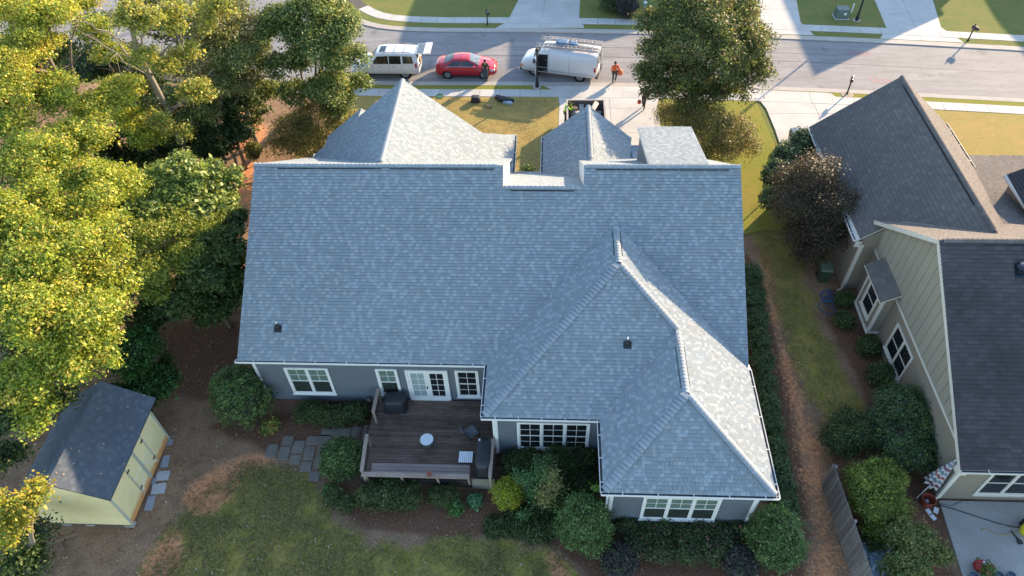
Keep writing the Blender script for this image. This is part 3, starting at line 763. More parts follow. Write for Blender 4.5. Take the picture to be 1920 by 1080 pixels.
downspout([(X4 + .05, Y4 - .05, ZE - .1), (XW3 + .1, YW3 + .1, ZE - .55), (XW3 + .1, YW3 + .1, .1)], house)
downspout([(X4 + .06, EY - .1, ZE), (X4 + .06, EY + .25, ZE - .1), (XW3 + .08, EY + .3, ZE - .5), (XW3 + .08, EY + .3, .2)], house)

# windows
uX, nS = (1, 0, 0), (0, -1, 0)
yw = YW1 - .02
window(house, (1.72, yw, 1.03), uX, nS, 2.05, 2.05, 2, ((2, 2), (0, 0)), panes=(GLASS_BLIND, GLASS_DIM))
window(house, (5.95, yw, 1.05), uX, nS, 1.0, 2.05, 1, ((2, 2), (0, 0)), panes=(GLASS_BLIND, GLASS_DIM))
window(house, (9.58, yw, 1.0), uX, nS, 1.08, 2.08, 1, ((2, 2), (2, 2)))
window(house, (12.5, YW2 - .02, .95), uX, nS, 3.12, 2.15, 3, ((2, 2), (2, 2)))
window(house, (17.62, YW3 - .02, 1.03), uX, nS, 3.05, 1.95, 3, ((2, 2), (0, 0)), panes=(GLASS_BLIND, GLASS_DIM))
# french door on to the deck
mb = MB(); o_ = Vector((7.3, yw, .72)); z = Vector((0, 0, 1)); uu, nn = Vector(uX), Vector(nS); DW, DH = 1.95, 2.34
mb.fbox(o_, uu, z, nn, 0, .1, 0, DH, .001, .06); mb.fbox(o_, uu, z, nn, DW - .1, DW, 0, DH, .001, .06); mb.fbox(o_, uu, z, nn, .1, DW - .1, DH - .1, DH, .001, .058); mb.fbox(o_, uu, z, nn, .1, DW - .1, 0, .05, .001, .09)
mb.build('door_frame', WHITE, house)
for k in range(2):
    a, b_ = (.102, DW / 2 - .003) if k == 0 else (DW / 2 + .003, DW - .102)
    mb = MB(); st = .13
    mb.fbox(o_, uu, z, nn, a, a + st, .055, DH - .105, .001, .04); mb.fbox(o_, uu, z, nn, b_ - st, b_, .055, DH - .105, .001, .04)
    mb.fbox(o_, uu, z, nn, a + st, b_ - st, .055, .30, .001, .039); mb.fbox(o_, uu, z, nn, a + st, b_ - st, DH - .24, DH - .105, .001, .039)
    dr = mb.build('french_door', WHITE, house)
    mb = MB(); mb.fbox(o_, uu, z, nn, a + st, b_ - st, .30, DH - .24, .001, .012); mb.build('pane', GLASS_PALE if k == 0 else GLASS, dr)
    mb = MB(); x0, x1, z0, z1 = a + st, b_ - st, .30, DH - .24
    mb.fbox(o_, uu, z, nn, (x0 + x1) / 2 - .012, (x0 + x1) / 2 + .012, z0, z1, .0125, .024)
    for q in (1, 2, 3): mb.fbox(o_, uu, z, nn, x0, x1, z0 + (z1 - z0) * q / 4 - .012, z0 + (z1 - z0) * q / 4 + .012, .0125, .0235)
    mb.build('muntin', WHITE, dr)
    if k == 0:
        mb = MB(); mb.fbox(o_, uu, z, nn, b_ - .09, b_ - .04, .95, 1.12, .0405, .055); mb.lathe(o_ + uu * (b_ - .065) + z * 1.0 + nn * .05, [(.012, 0), (.012, .04), (.03, .045), (.03, .06)], 10, nS); mb.build('door_handle', BLACKM, dr)
# plumbing vent boots in the roof
for (x, y, zz, k_) in ((1.73, -6.5, ZR - KM * 6.5, KM), (17.09, -7.77, ZE + MW * (-7.77 - Y2), MW)):
    mb = MB(); q = Vector((1, 0, 0)); v_ = Vector((0, 1, k_)).normalized(); n_ = Vector((0, -k_, 1)).normalized()
    mb.fbox((x, y, zz), q, v_, n_, -.17, .17, -.2, .12, .018, .03); mb.lathe((x, y, zz), [(.12, .02), (.11, .12), (.07, .2), (.055, .26), (.03, .3)], 12); vp = mb.build('vent_boot', M('black_rubber', (.02, .02, .022), .5, .2), house)
    mb = MB(); mb.lathe((x, y + .02, zz + .28), [(.035, 0), (.035, .13), (.028, .13)], 10); mb.build('vent_pipe', WHITE, vp)
# ---- infill walls beside the recessed ridge of the main house
for (xx, o_) in ((NX0 - .03, (1, 0, 0)), (NX1 + .03, (-1, 0, 0))):
    zc = lambda y: ZC - (y - YC) * (ZC - ZE) / (5.55 - YC)
    wall(house, [(xx, -.75, ZC - .05), (xx, 4.6, zc(4.6) - .05), (xx, 4.6, ZR - FS * 4.6 - .1), (xx, 0, ZR - .11)], o_, WHITE, .5)

# ================================================================== NEIGHBOUR HOUSE
R2n = random.Random(17)
N_STOPS = [(0, (.12, .107, .10)), (.35, (.136, .122, .113)), (.6, (.148, .133, .124)), (1, (.175, .157, .147))]
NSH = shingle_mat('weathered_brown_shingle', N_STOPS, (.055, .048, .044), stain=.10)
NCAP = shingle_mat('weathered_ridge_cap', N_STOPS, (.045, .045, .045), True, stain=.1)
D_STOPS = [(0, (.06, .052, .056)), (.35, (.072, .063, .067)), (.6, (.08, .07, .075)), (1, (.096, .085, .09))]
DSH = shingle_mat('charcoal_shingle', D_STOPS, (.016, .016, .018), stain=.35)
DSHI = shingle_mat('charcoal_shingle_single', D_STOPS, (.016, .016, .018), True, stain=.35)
OLIVE = M('olive_lap_siding', (.235, .20, .15), .75, .06, 2, 30)
SAGE = M('sage_board', (.31, .28, .215), .75, .06, 1.5, 20, rnd=.05)
GROOVE = M('dark_groove', (.05, .05, .042), .9, .2)
nb = thing('house', 'neighbouring olive sided house with board gable, dark rear roof and small bay window', 'house', (34, -1, 0))
NZR, NYR, NX = 8.0, -3.78, 30.2
NKR = (8.0 - 3.05) / (11.8 - 3.78)
roof_plane(nb, [(NX, NYR, NZR), (NX, -11.8, 3.05), (47, -11.8, 3.05), (47, NYR, NZR)], DSH, R2n, .18, (.25, .5), .028, deckmat=CREAM, limit=299, minst=DSHI)
NF = .682
roof_plane(nb, [(NX, NYR, NZR), (47, NYR, NZR), (47, .5, NZR - NF * 4.28), (33.8, .5, NZR - NF * 4.28), (33.65, -2.25, NZR - NF * 1.53), (31.9, .0, NZR - NF * 3.78), (NX, 1.28, NZR - NF * 5.06)], NSH, R2n, deckmat=CREAM, deck=.16)
roof_plane(nb, [(34.3, .48, 5.10), (47, .48, 5.10), (47, 7.9, 3.62), (36.6, 7.9, 3.62)], NSH, R2n, deckmat=CREAM)
NGX, NGZ, NGL, NGR, NGY = 33.65, 7.0, 29.45, 37.25, 10.72
roof_plane(nb, [(NGL, .8, 3.6), (31.0, .8, 4.86), (31.3, .62, 5.1), (NGX, -2.25, NGZ), (NGX, NGY, NGZ), (NGL, NGY, 3.6)], NSH, R2n, .2, (.2, .34), .03, deckmat=CREAM, limit=0)
roof_plane(nb, [(NGX, -2.25, NGZ), (35.86, .5, 5.1), (NGR + .05, .6, 3.86), (NGR + .05, NGY, 3.86), (NGX, NGY, NGZ)], NSH, R2n, deckmat=CREAM)
nl, nr_ = Vector((-.81, 0, 1)).normalized(), Vector((.86, 0, 1)).normalized()
caps(nb, (NGX, NGY, NGZ), (NGX, -2.2, NGZ), nr_, nl, NCAP, .2, .18)
caps(nb, (46, NYR, NZR), (NX, NYR, NZR), Vector((0, -NKR, 1)).normalized(), Vector((0, NF, 1)).normalized(), NCAP, .2, .17)
vent((NGX, 9.9, NGZ), (NGX, -.2, NGZ), .19, nb)
vent((32, NYR, NZR), (45, NYR, NZR), .2, nb)
# projecting wing on the far right with its own gable
roof_plane(nb, [(37.2, 1.0, 5.35), (37.2, 3.9, 5.35), (40.4, 3.9, 7.3), (40.4, -2.5, 7.3), (38.2, -1.2, 5.95)], DSH, R2n, deckmat=CREAM)
roof_plane(nb, [(40.4, -2.5, 7.3), (43.6, 0, 5.35), (43.6, 3.9, 5.35), (40.4, 3.9, 7.3)], NSH, R2n, deckmat=CREAM)
for poly, o_ in (([(37.6, .2, 4.8), (37.6, 3.7, 4.1), (37.6, 3.7, 5.5), (37.6, .2, 5.5)], (-1, 0, 0)), ([(37.6, 3.7, 4.1), (43.2, 3.7, 4.1), (43.2, 3.7, 5.5), (40.4, 3.7, 7.1), (37.6, 3.7, 5.5)], (0, 1, 0))): wall(nb, poly, o_, OLIVE)
# walls
NWX, NWY, GWX, GWY = 30.55, -11.5, 29.76, .7
wall(nb, [(NWX, NWY, .1), (NWX, GWY, .1), (NWX, GWY, 3.0), (NWX, NWY, 3.0)], (-1, 0, 0), OLIVE)
wall(nb, [(NWX, NWY, .1), (46, NWY, .1), (46, NWY, 3.05), (NWX, NWY, 3.05)], (0, -1, 0), OLIVE)
wall(nb, [(GWX, GWY, .1), (NWX, GWY, .1), (NWX, GWY, 4.3), (GWX, GWY, 3.7)], (0, -1, 0), OLIVE)
wall(nb, [(GWX, GWY, .1), (GWX, 10.4, .1), (GWX, 10.4, 3.6), (GWX, GWY, 3.6)], (-1, 0, 0), OLIVE)
wall(nb, [(GWX, 10.4, .1), (36.9, 10.4, .1), (36.9, 10.4, 3.9), (NGX, 10.4, 6.7), (GWX, 10.4, 3.7)], (0, 1, 0), OLIVE)
wall(nb, [(36.9, 10.4, .1), (36.9, 6.5, .1), (36.9, 6.5, 3.8), (36.9, 10.4, 3.8)], (1, 0, 0), OLIVE)
mb = MB(); mb.box(GWX + .15, 36.8, GWY + .15, 10.2, 0, .3); mb.box(NWX + .15, 46, NWY + .15, GWY, 0, .3); mb.box(37, 46, 0, 6.5, 0, 3.5); mb.build('foundation', BRICK, nb)
# board gable: every board its own piece over a dark backing
back = MB(); xg = NWX
ztop = lambda y: (NZR - NF * (y - NYR) if y > NYR else NZR - NKR * (NYR - y)) - .17
back.slab([(xg + .02, -11.5, 3.0), (xg + .02, -11.5, ztop(-11.5)), (xg + .02, NYR, ztop(NYR)), (xg + .02, .7, ztop(.7)), (xg + .02, .7, 3.0)], (.1, 0, 0))
gb = back.build('gable_wall', GROOVE, nb)
y = -11.45
while y < .65:
    y1 = min(y + .49, .68); zb = 3.14
    pts = [(xg, y, zb), (xg, y1, zb), (xg, y1, max(zb + .01, ztop(y1) - .02))]
    if y < NYR < y1: pts.append((xg, NYR, ztop(NYR) - .02))
    pts.append((xg, y, max(zb + .01, ztop(y) - .02)))
    b_ = MB(); b_.slab(pts, (-.028, 0, 0)); b_.build('board', SAGE, gb); y += .523
mb = MB(); mb.box(xg - .05, xg, -11.5, .7, 3.0, 3.13); mb.build('trim_band', CREAM, nb)
def rake(p, q, par, m=CREAM, h=.2):
    mb = MB(); p, q = Vector(p), Vector(q); mb.beam(p, q, .03, h, up=(0, 0, 1)); mb.build('rake_board', m, par)
rake((NX + .01, NYR + .02, NZR - .12), (NX + .01, 1.28, NZR - NF * 5.06 - .12), nb); rake((NX + .01, NYR - .02, NZR - .12), (NX + .01, -11.8, 2.93), nb)
cboard(NWX, NWY, .1, 2.9, 1, 1, CREAM, nb); cboard(GWX, GWY, .1, 3.4, 1, 1, CREAM, nb)
mb = MB(); mb.box(29.45, 30.0, .75, .82, 3.18, 3.55); mb.build('eave_return', CREAM, nb)
mb = MB(); mb.box(NX - .02, NWX, -11.83, -11.5, 2.68, 2.95); mb.build('eave_return', CREAM, nb)
gutter(nb, (NGL, 10.7, 3.62), (NGL, .8, 3.62), (-1, 0, 0), m=WHITE)
gutter(nb, (NX, -11.8, 3.06), (46, -11.8, 3.06), (0, -1, 0), m=CREAM, step=1.6)
gutter(nb, (NGR, 6.05, 3.92), (NGR, 10.6, 3.92), (1, 0, 0), m=CREAM)
downspout([(NX + .1, -11.75, 2.95), (NX + .2, -11.62, 2.7), (NWX + -.08, NWY - .06, 2.5), (NWX - .08, NWY - .06, .12)], nb, CREAM, .1)
downspout([(GWX - .25, .75, 3.5), (GWX - .02, GWY - .04, 3.2), (GWX - .02, GWY - .04, .15), (GWX - .3, GWY - .2, .08)], nb, CREAM, .1)
# windows
uN, nW = (0, -1, 0), (-1, 0, 0)
window(nb, (NWX - .02, -3.72, .68), uN, nW, 2.15, 1.85, 2, ((0, 0), (0, 0)), fm=CREAM)
window(nb, (31.85, NWY - .02, .58), (1, 0, 0), (0, -1, 0), 2.2, 2.0, 2, ((0, 0), (0, 0)), fm=CREAM)
window(nb, (35.4, NWY - .02, .58), (1, 0, 0), (0, -1, 0), 2.2, 2.0, 2, ((0, 0), (0, 0)), fm=CREAM)
# bay with its small lean-to roof
mb = MB(); mb.box(29.98, NWX - .03, -2.72, -.72, .62, 3.15); bay = mb.build('bay_window', OLIVE, nb)
roof_plane(nb, [(NWX - .03, -.45, 3.62), (29.68, -.45, 3.12), (29.68, -3.0, 3.12), (NWX - .03, -3.0, 3.62)], NSH, R2n, .14, (.2, .35), .015, deck=.09, deckmat=CREAM, limit=0)
for yy in (-.73, -2.72): 
    mb = MB(); mb.box(29.95, 30.07, yy - .05, yy + .07, .62, 3.1); mb.build('corner_board', CREAM, bay)
mb = MB(); mb.box(29.9, NWX - .03, -2.8, -.64, .5, .619); mb.build('sill_skirt', CREAM, bay)
window(bay, (29.978, -1.1, 1.05), uN, nW, 1.25, 1.85, 1, ((0, 0), (0, 0)), fm=CREAM)
# round attic vent on the dark slope
vx, vy, vz = 33.45, -4.9, NZR - NKR * 1.12
mb = MB(); mb.fbox((vx, vy, vz), (1, 0, 0), Vector((0, 1, NKR)).normalized(), Vector((0, -NKR, 1)).normalized(), -.3, .3, -.3, .3, .02, .045); mb.lathe((vx, vy, vz), [(.2, .0), (.2, .18), (.31, .2), (.31, .27), (.22, .36), (.05, .4)], 18); mb.build('turbine_vent', M('blue_black_metal', (.04, .05, .07), .25, .2, metal=.6), nb)

# ================================================================== SHED
shed = thing('shed', 'pale yellow wooden shed with charcoal shingle roof and orange clay-stained lower boards', 'shed', (-6, -11.2, 0))
S_STOPS = [(0, (.08, .098, .122)), (.35, (.093, .112, .138)), (.6, (.104, .125, .153)), (1, (.135, .158, .185))]
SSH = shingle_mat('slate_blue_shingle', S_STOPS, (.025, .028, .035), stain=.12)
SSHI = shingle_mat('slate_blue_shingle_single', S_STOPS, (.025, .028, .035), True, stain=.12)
m, nt, b = nmat('yellow_shed_paint'); YEL = m
gz = nt.nodes.new('ShaderNodeNewGeometry'); sx = nt.nodes.new('ShaderNodeSeparateXYZ'); nt.links.new(gz.outputs['Position'], sx.inputs[0])
nz = noise_fac(nt, 3, 4, .6); hh = mathn(nt, 'ADD', mathn(nt, 'ADD', sx.outputs['Z'], mathn(nt, 'MULTIPLY', nz, .35)), mathn(nt, 'MULTIPLY', mathn(nt, 'LESS_THAN', sx.outputs['X'], -4.045), 2.0))
yel = ramp(nt, noise_fac(nt, 1.2, 5, .6), [(.3, (.72, .60, .30)), (.7, (.82, .70, .40))])
b_st = M('clay_splash', (.5, .2, .05), .9); 
nt.links.new(mixc(nt, ramp(nt, hh, [(.35, (.95,) * 3), (.55, (.75,) * 3), (.8, (.0,) * 3)]), yel, (.55, .22, .05)), b.inputs['Base Color']); b.inputs['Roughness'].default_value = .8
SX0, SX1, SY0, SY1, SXR, SZR, SZE = -7.75, -4.02, -13.72, -9.4, -5.92, 3.78, 2.58
RY0, RY1 = -13.78, -8.82
roof_plane(shed, [(SXR, RY0, SZR), (SXR, RY1, SZR), (SX1 + .12, RY1, SZE - .04), (SX1 + .12, RY0, SZE - .04)], SSH, R2n, .15, (.14, .26), .028, deckmat=BLACKM, deck=.05, limit=0)
roof_plane(shed, [(SXR, RY0, SZR), (SX0 - .5, RY0, 2.1), (SX0 - .5, RY1, 2.1), (SXR, RY1, SZR)], SSH, R2n, .15, (.14, .26), .028, deckmat=BLACKM, deck=.05, limit=0)
wall(shed, [(SX1, SY0, .14), (SX1, SY1, .14), (SX1, SY1, SZE - .06), (SX1, SY0, SZE - .06)], (1, 0, 0), YEL, .3)
for yy, o_ in ((SY0, (0, -1, 0)), (SY1, (0, 1, 0))): wall(shed, [(SX0, yy, .16), (SX1, yy, .16), (SX1, yy, SZE - .08), (SXR, yy, SZR - .1), (SX0, yy, 2.32)], o_, YEL, .17)
wall(shed, [(SX0, SY1, .16), (SX0, SY0, .16), (SX0, SY0, 2.3), (SX0, SY1, 2.3)], (-1, 0, 0), YEL, .17)
WD = M('weathered_timber', (.13, .105, .08), .9, .3, 2, 12, stretch=(3, .6, 3))
for yy in (SY0 + .06, (SY0 + SY1) / 2, SY1 - .1):
    mb = MB(); mb.box(SX0 + .4, SX1 - .05, yy + .1, yy + .2, .1, .15); mb.build('skid', WD, shed)
for xx in (SX0 + .8, -5.9, SX1 - .15):
    for yy in (SY0 + .06, SY1 - .1):
        mb = MB(); mb.box(xx - .2, xx + .2, yy - .12, yy + .14, 0, .099); mb.build('block', CONC_OLD, shed)
YELT = M('cream_brace', (.72, .69, .5), .7, .06)
mb = MB(); mb.box(-7.1, SX1 - .1, SY0 - .02, SY0 + .05, .0, .15); mb.build('sill_timber', WD, shed)
# double doors with battens, a cross brace and strap hinges
YTR = M('pale_yellow_trim', (.44, .45, .36), .7, .08)
for k, (ya, yb) in enumerate(((-12.35, -11.53), (-11.5, -10.68))):
    mb = MB(); mb.box(SX1 + .019, SX1 + .035, ya, yb, .26, 2.4); d_ = mb.build('shed_door', YEL, shed)
    for (a, b2) in ((ya, ya + .07), (yb - .07, yb)): mb = MB(); mb.box(SX1 + .0355, SX1 + .05, a, b2, .26, 2.4); mb.build('batten', YTR, d_)
    mb = MB(); mb.box(SX1 + .0355, SX1 + .049, ya + .071, yb - .071, 1.3, 1.38); mb.build('batten', YELT, d_)
    mb = MB(); mb.beam((SX1 + .043, ya + .1, .4) if k == 0 else (SX1 + .043, yb - .1, .4), (SX1 + .043, yb - .1, 1.28) if k == 0 else (SX1 + .043, ya + .1, 1.28), .013, .07, up=(0, 0, 1)); mb.build('brace', YELT, d_)
    for zz in (.7, 2.1):
        y0 = ya if k == 0 else yb
        mb = MB(); mb.box(SX1 + .051, SX1 + .06, min(y0, y0 + (.2 if k == 0 else -.2)), max(y0, y0 + (.2 if k == 0 else -.2)), zz - .045, zz + .045); mb.build('hinge', BLACKM, d_)
for a_ in (SY0 - .02, SY1 - .09): mb = MB(); mb.box(SX1 - .0, SX1 + .03, a_, a_ + .11, .14, SZE - .1); mb.build('corner_board', YTR, shed)

# stone steps in front of the shed doors
SLATE = M('grey_slate', (.165, .145, .12), .7, .25, 3, 18, bmp=.3)
PALE = M('pale_concrete_paver', (.40, .41, .43), .85, .15, 3, 18, bmp=.3)
def stone(name, cx, cy, w, h, rot, m, label, group, cat='paver', z=.02, th=.05):
    mb = MB(); rr = random.Random(int(cx * 917 + cy * 331)); pts = []
    for (ux, uy) in ((-.94, -1), (0, -1), (.94, -1), (1, -.94), (1, 0), (1, .94), (.94, 1), (0, 1), (-.94, 1), (-1, .94), (-1, 0), (-1, -.94)):
        x = ux * w / 2 + rr.uniform(-.012, .012); y = uy * h / 2 + rr.uniform(-.012, .012)
        pts.append((cx + x * math.cos(rot) - y * math.sin(rot), cy + x * math.sin(rot) + y * math.cos(rot), z + th))
    n = len(pts); c0 = Vector((cx, cy, 0)); top = [tuple(Vector((cx, cy, z + th)) + (Vector(p) - Vector((cx, cy, z + th))) * .95) for p in pts]
    mb.add(top + [(p[0], p[1], z + th - .012) for p in pts] + [(p[0], p[1], z - .02) for p in pts], [tuple(range(n))] + [(n + i, n + (i + 1) % n, (i + 1) % n, i) for i in range(n)] + [(2 * n + i, 2 * n + (i + 1) % n, n + (i + 1) % n, n + i) for i in range(n)])
    o = mb.build(name, m); tag(o, label, cat, group); return o
gS = 'pale stones laid along the shed doors'
for (px, py, w, h, r, lab) in ((311, 866, .32, .62, .15, 'narrow grey stone beside the shed, farthest of the row along its doors'), (306, 893, .58, .48, .1, 'larger square pale stone by the shed doors, second from the far end'), (298, 917, .6, .5, .2, 'cracked pale stone in the middle of the row by the shed doors'),
                            (282, 944, .34, .7, .12, 'narrow grey stone nearest the camera in the row by the shed doors'), (289, 903, .2, .3, .2, 'small broken white stone between the shed doors and the larger stones'), (316, 830, .4, .3, .1, 'small grey stone at the far corner of the yellow shed')):
    p = G(px, py); stone('stepping_stone', p.x, p.y, w, h, r, PALE if w > .5 else M('grey_paver', (.26, .28, .32), .85, .15, 3, 18), lab, gS, 'stone')
# slate path to the deck steps
gP = 'slate slabs of the path to the deck steps'
pv = [(510, 846, 0.51, 0.66, 'leftmost slate slab of the garden path'), (540, 827, 0.51, 0.50, 'far slab of the second column of slates on the garden path'), (533, 851, 0.51, 0.70, 'long near slab of the second column of slates on the path'), (560, 839, 0.51, 0.66, 'long middle slab of the third column of slates on the path'),
      (554, 863, 0.51, 0.50, 'square near slab of the third column of slates on the path'), (587, 827, 0.60, 0.46, 'wide far slab of the fourth column of slates on the path'), (580, 851, 0.51, 0.68, 'long middle slab of the fourth column of slates on the path'), (574, 876, 0.51, 0.50, 'square near slab of the fourth column of slates on the path'),
      (610, 825, 0.51, 0.50, 'far slate slab just left of the leafy mound shrub'), (606, 843, 0.41, 0.46, 'slate slab partly under the leafy mound shrub, farther one'), (601, 866, 0.46, 0.62, 'slate slab partly under the leafy mound shrub, nearer one'), (590, 894, 0.51, 0.50, 'isolated slate slab nearest the lawn'),
      (617, 812, 0.75, 0.42, 'dark slate slab behind the mound shrub'), (645, 812, 0.75, 0.46, 'dark slate slab between the hedge and the mound shrub'), (668, 812, 0.58, 0.60, 'slate slab at the foot of the deck steps')]
for px, py, w, h, lab in pv:
    p = G(px, py); stone('slate_slab', p.x, p.y, w, h, 0.02, SLATE, lab, gP)
# scrap timber behind the shed
for (a, b2, lab, w) in (((78, 1028), (148, 1000), 'long scrap plank lying across a thinner one behind the shed', .11), ((98, 985), (118, 1030), 'thin scrap stick lying under the long plank behind the shed', .06), ((300, 820), (333, 818), 'short timber offcut on the ground at the far corner of the shed', .14)):
    p, q = G(*a, .05), G(*b2, .05); mb = MB(); mb.beam(p + Vector((0, 0, .03 if w == .11 else 0)), q + Vector((0, 0, .03 if w == .11 else 0)), w, .05); o = mb.build('plank', M('raw_timber', (.24, .16, .11), .9, .25, 2, 15)); tag(o, lab, 'plank', 'scrap timber by the shed')

# ================================================================== DECK
deck = thing('deck', 'dark weathered wooden deck with bench, rails and side steps behind the house', 'deck', (8.5, -9.4, 0))
m, nt, b = nmat('weathered_deck_board'); DKM = m
oi = nt.nodes.new('ShaderNodeObjectInfo'); g1 = noise_fac(nt, 3, 5, .7, stretch=(.5, 6, 6)); g2 = noise_fac(nt, 26, 4, .7, stretch=(.3, 4, 4)); g3 = noise_fac(nt, 1.0, 5, .7)
col = ramp(nt, mathn(nt, 'ADD', mathn(nt, 'MULTIPLY', g1, .6), mathn(nt, 'MULTIPLY', g2, .4)), [(.3, (.05, .033, .025)), (.5, (.12, .08, .06)), (.7, (.23, .162, .122))])
col = mixc(nt, 1, col, ramp(nt, oi.outputs['Random'], [(0, (.72, .72, .72)), (1, (1.3, 1.27, 1.25))]), 'MULTIPLY'); col = mixc(nt, 1, col, ramp(nt, g3, [(.3, (.7, .7, .7)), (.7, (1.25, 1.25, 1.25))]), 'MULTIPLY')
nt.links.new(col, b.inputs['Base Color']); b.inputs['Roughness'].default_value = .8
RAIL = M('pinkish_grey_rail_timber', (.31, .235, .19), .85, .2, 2, 14)
DX0, DX1, DY0, DY1, DZ0 = 5.6, 11.5, -11.5, -7.42, .72
y = DY0; rr = random.Random(3)
while y < DY1 - .1:
    cut = rr.uniform(7.2, 10.4)
    for (a, c) in ((DX0 + rr.uniform(-.01, .01), cut - .006), (cut + .006, DX1)):
        mb = MB(); mb.box(a, c, y + .005, y + .139, DZ0 - .038, DZ0 + rr.uniform(-.003, .003)); mb.build('deck_board', DKM, deck)
    y += .145
mb = MB(); mb.box(DX0 + .02, DX0 + .06, DY0 + .02, DY1, DZ0 - .28, DZ0 - .041); mb.box(DX1 - .06, DX1 - .02, DY0 + .02, DY1, DZ0 - .28, DZ0 - .041); mb.box(DX0 + .06, DX1 - .06, DY0 + .02, DY0 + .06, DZ0 - .28, DZ0 - .041); mb.box(DX0 + .06, DX1 - .06, DY1 - .05, DY1 - .01, DZ0 - .28, DZ0 - .041); mb.build('rim_joist', DKM, deck)
for x in (5.7, 7.1, 8.6, 10.1, 11.4):
    for yy in (DY0 + .12, -9.4): mb = MB(); mb.box(x - .05, x + .05, yy - .05, yy + .05, 0, DZ0 - .042); mb.build('post', RAIL, deck)
# rails
def railing(p, q, n=6):
    p, q = Vector(p), Vector(q)
    mb = MB(); mb.beam(p, q, .16, .04, up=(0, 0, 1)); r = mb.build('rail_cap', RAIL, deck)
    mb = MB(); mb.beam(p - Vector((0, 0, .07)), q - Vector((0, 0, .07)), .04, .09); mb.build('top_rail', RAIL, deck)
    for e in (p, q):
        d = (q - p).normalized() * (.06 if e == p else -.06); mb = MB(); mb.box(e.x + d.x - .045, e.x + d.x + .045, e.y + d.y - .045, e.y + d.y + .045, DZ0 + .004, e.z - .02); mb.build('post', RAIL, deck)
    k = int((q - p).length / .13)
    for i in range(1, k):
        c = p.lerp(q, i / k); mb = MB(); mb.box(c.x - .01, c.x + .01, c.y - .01, c.y + .01, DZ0 + .08, p.z - .11); mb.build('baluster', BLACKM, deck)
railing((5.9, -7.5, 1.7), (5.88, -8.8, 1.7)); railing((5.8, -9.95, 1.7), (5.9, -11.75, 1.7)); railing((11.42, -10.05, 1.7), (11.4, -11.9, 1.7))
for yy in (-11.15, -11.32, -11.49): mb = MB(); mb.box(6.15, 10.45, yy - .08, yy + .075, 1.165, 1.2); mb.build('bench_slat', M('bench_timber', (.27, .215, .195), .85, .25, 2, 14, stretch=(.5, 3, 3)), deck)
mb = MB(); mb.box(5.9, 10.52, -11.93, -11.72, 1.56, 1.6); mb.build('bench_back_cap', RAIL, deck)
for yy, zz in ((-11.76, 1.44), (-11.72, 1.28)): mb = MB(); mb.box(5.95, 10.5, yy - .02, yy + .02, zz - .06, zz + .06); mb.build('bench_back_board', WD, deck)
for x in (6.0, 7.55, 9.1, 10.45):
    mb = MB(); mb.beam((x, -11.6, DZ0 - .25), (x, -11.83, 1.555), .09, .05, up=(0, 1, 0)); mb.build('bench_bracket', RAIL, deck)
    mb = MB(); mb.box(x - .04, x + .04, -11.45, -11.1, 1.09, 1.164); mb.box(x - .04, x + .04, -11.2, -11.12, DZ0 + .004, 1.089); mb.build('bench_leg', WD, deck)
for k in range(4): mb = MB(); mb.box(10.55, 11.55, -11.62, -11.585, .1 + k * .22, .1 + k * .22 + .2); mb.build('skirt_or_shade_board', M('pale_skirt_timber', (.22, .20, .16), .9, .25, 2, 14), deck)
for k in range(3): mb = MB(); mb.box(5.6, 10.5, -11.54, -11.52, .08 + k * .2, .08 + k * .2 + .17); mb.build('skirt_or_shade_board', M('under_deck_shade', (.05, .045, .04), .9, .25, 2, 14), deck)  # dark boards painted in where only the shaded gap under the deck shows
for k, zz in enumerate((.48, .24)):
    for j in range(2): x = 5.55 - k * .32 - j * .15; mb = MB(); mb.box(x - .145, x - .005, -10.0, -8.75, zz - .04, zz); mb.build('step_tread', DKM, deck)
    mb = MB(); mb.box(5.6 - k * .32 - .33, 5.6 - k * .32 - .31, -9.98, -8.77, 0.02, zz - .041); mb.build('riser', WD, deck)

# ---- things on the deck
def on_deck(px, py, z=DZ0): return G(px, py, z)
WHT = M('white_enamel', (.70, .73, .76), .35, .04)
p = on_deck(802, 833)
t = thing('round_table', 'small round white-topped drum table standing alone in the middle of the deck', 'table', (p.x, p.y, DZ0))
mb = MB(); mb.lathe((p.x, p.y, DZ0), [(.22, 0), (.26, .05), (.26, .36), (.24, .4)], 24); mb.build('drum', M('grey_wicker', (.10, .10, .10), .8, .4, 8, 50), t)
mb = MB(); mb.lathe((p.x, p.y, DZ0), [(.27, .401), (.30, .41), (.30, .43), (.265, .432), (.26, .42), (.02, .424)], 32); mb.build('table_top', WHT, t)
FAB = M('grey_mesh_fabric', (.16, .17, .19), .8, .2, 8, 60)
p = on_deck(884, 818); ct = thing('patio_chair', 'grey mesh patio chair with a curved black frame, turned askew on the deck', 'chair', (p.x, p.y, DZ0), rot=rad(128), local=True)
mb = MB(); mb.slab([(-.25, -.25, .42), (.25, -.25, .42), (.24, .22, .38), (-.24, .22, .38)], (0, 0, -.05)); mb.build('seat', FAB, ct)
mb = MB(); mb.slab([(-.24, .21, .39), (.24, .21, .39), (.24, .42, .92), (-.24, .42, .92)], (0, .03, 0)); mb.build('backrest', FAB, ct)
for sx_ in (-1, 1):
    mb = MB(); mb.tube([(sx_ * .27, -.25, 0), (sx_ * .27, -.28, .3), (sx_ * .29, -.24, .6), (sx_ * .29, .1, .63), (sx_ * .27, .3, .6)], .015, 6); mb.build('arm', BLACKM, ct)
    mb = MB(); mb.tube([(sx_ * .25, .3, 0), (sx_ * .26, .15, .3), (sx_ * .26, .32, .62), (sx_ * .24, .44, .95)], .015, 6); mb.build('leg', BLACKM, ct)
p = on_deck(875, 868); st_ = thing('side_table', 'square white slatted side table with black wrought legs beside the covered grill', 'table', (p.x, p.y, DZ0), local=True)
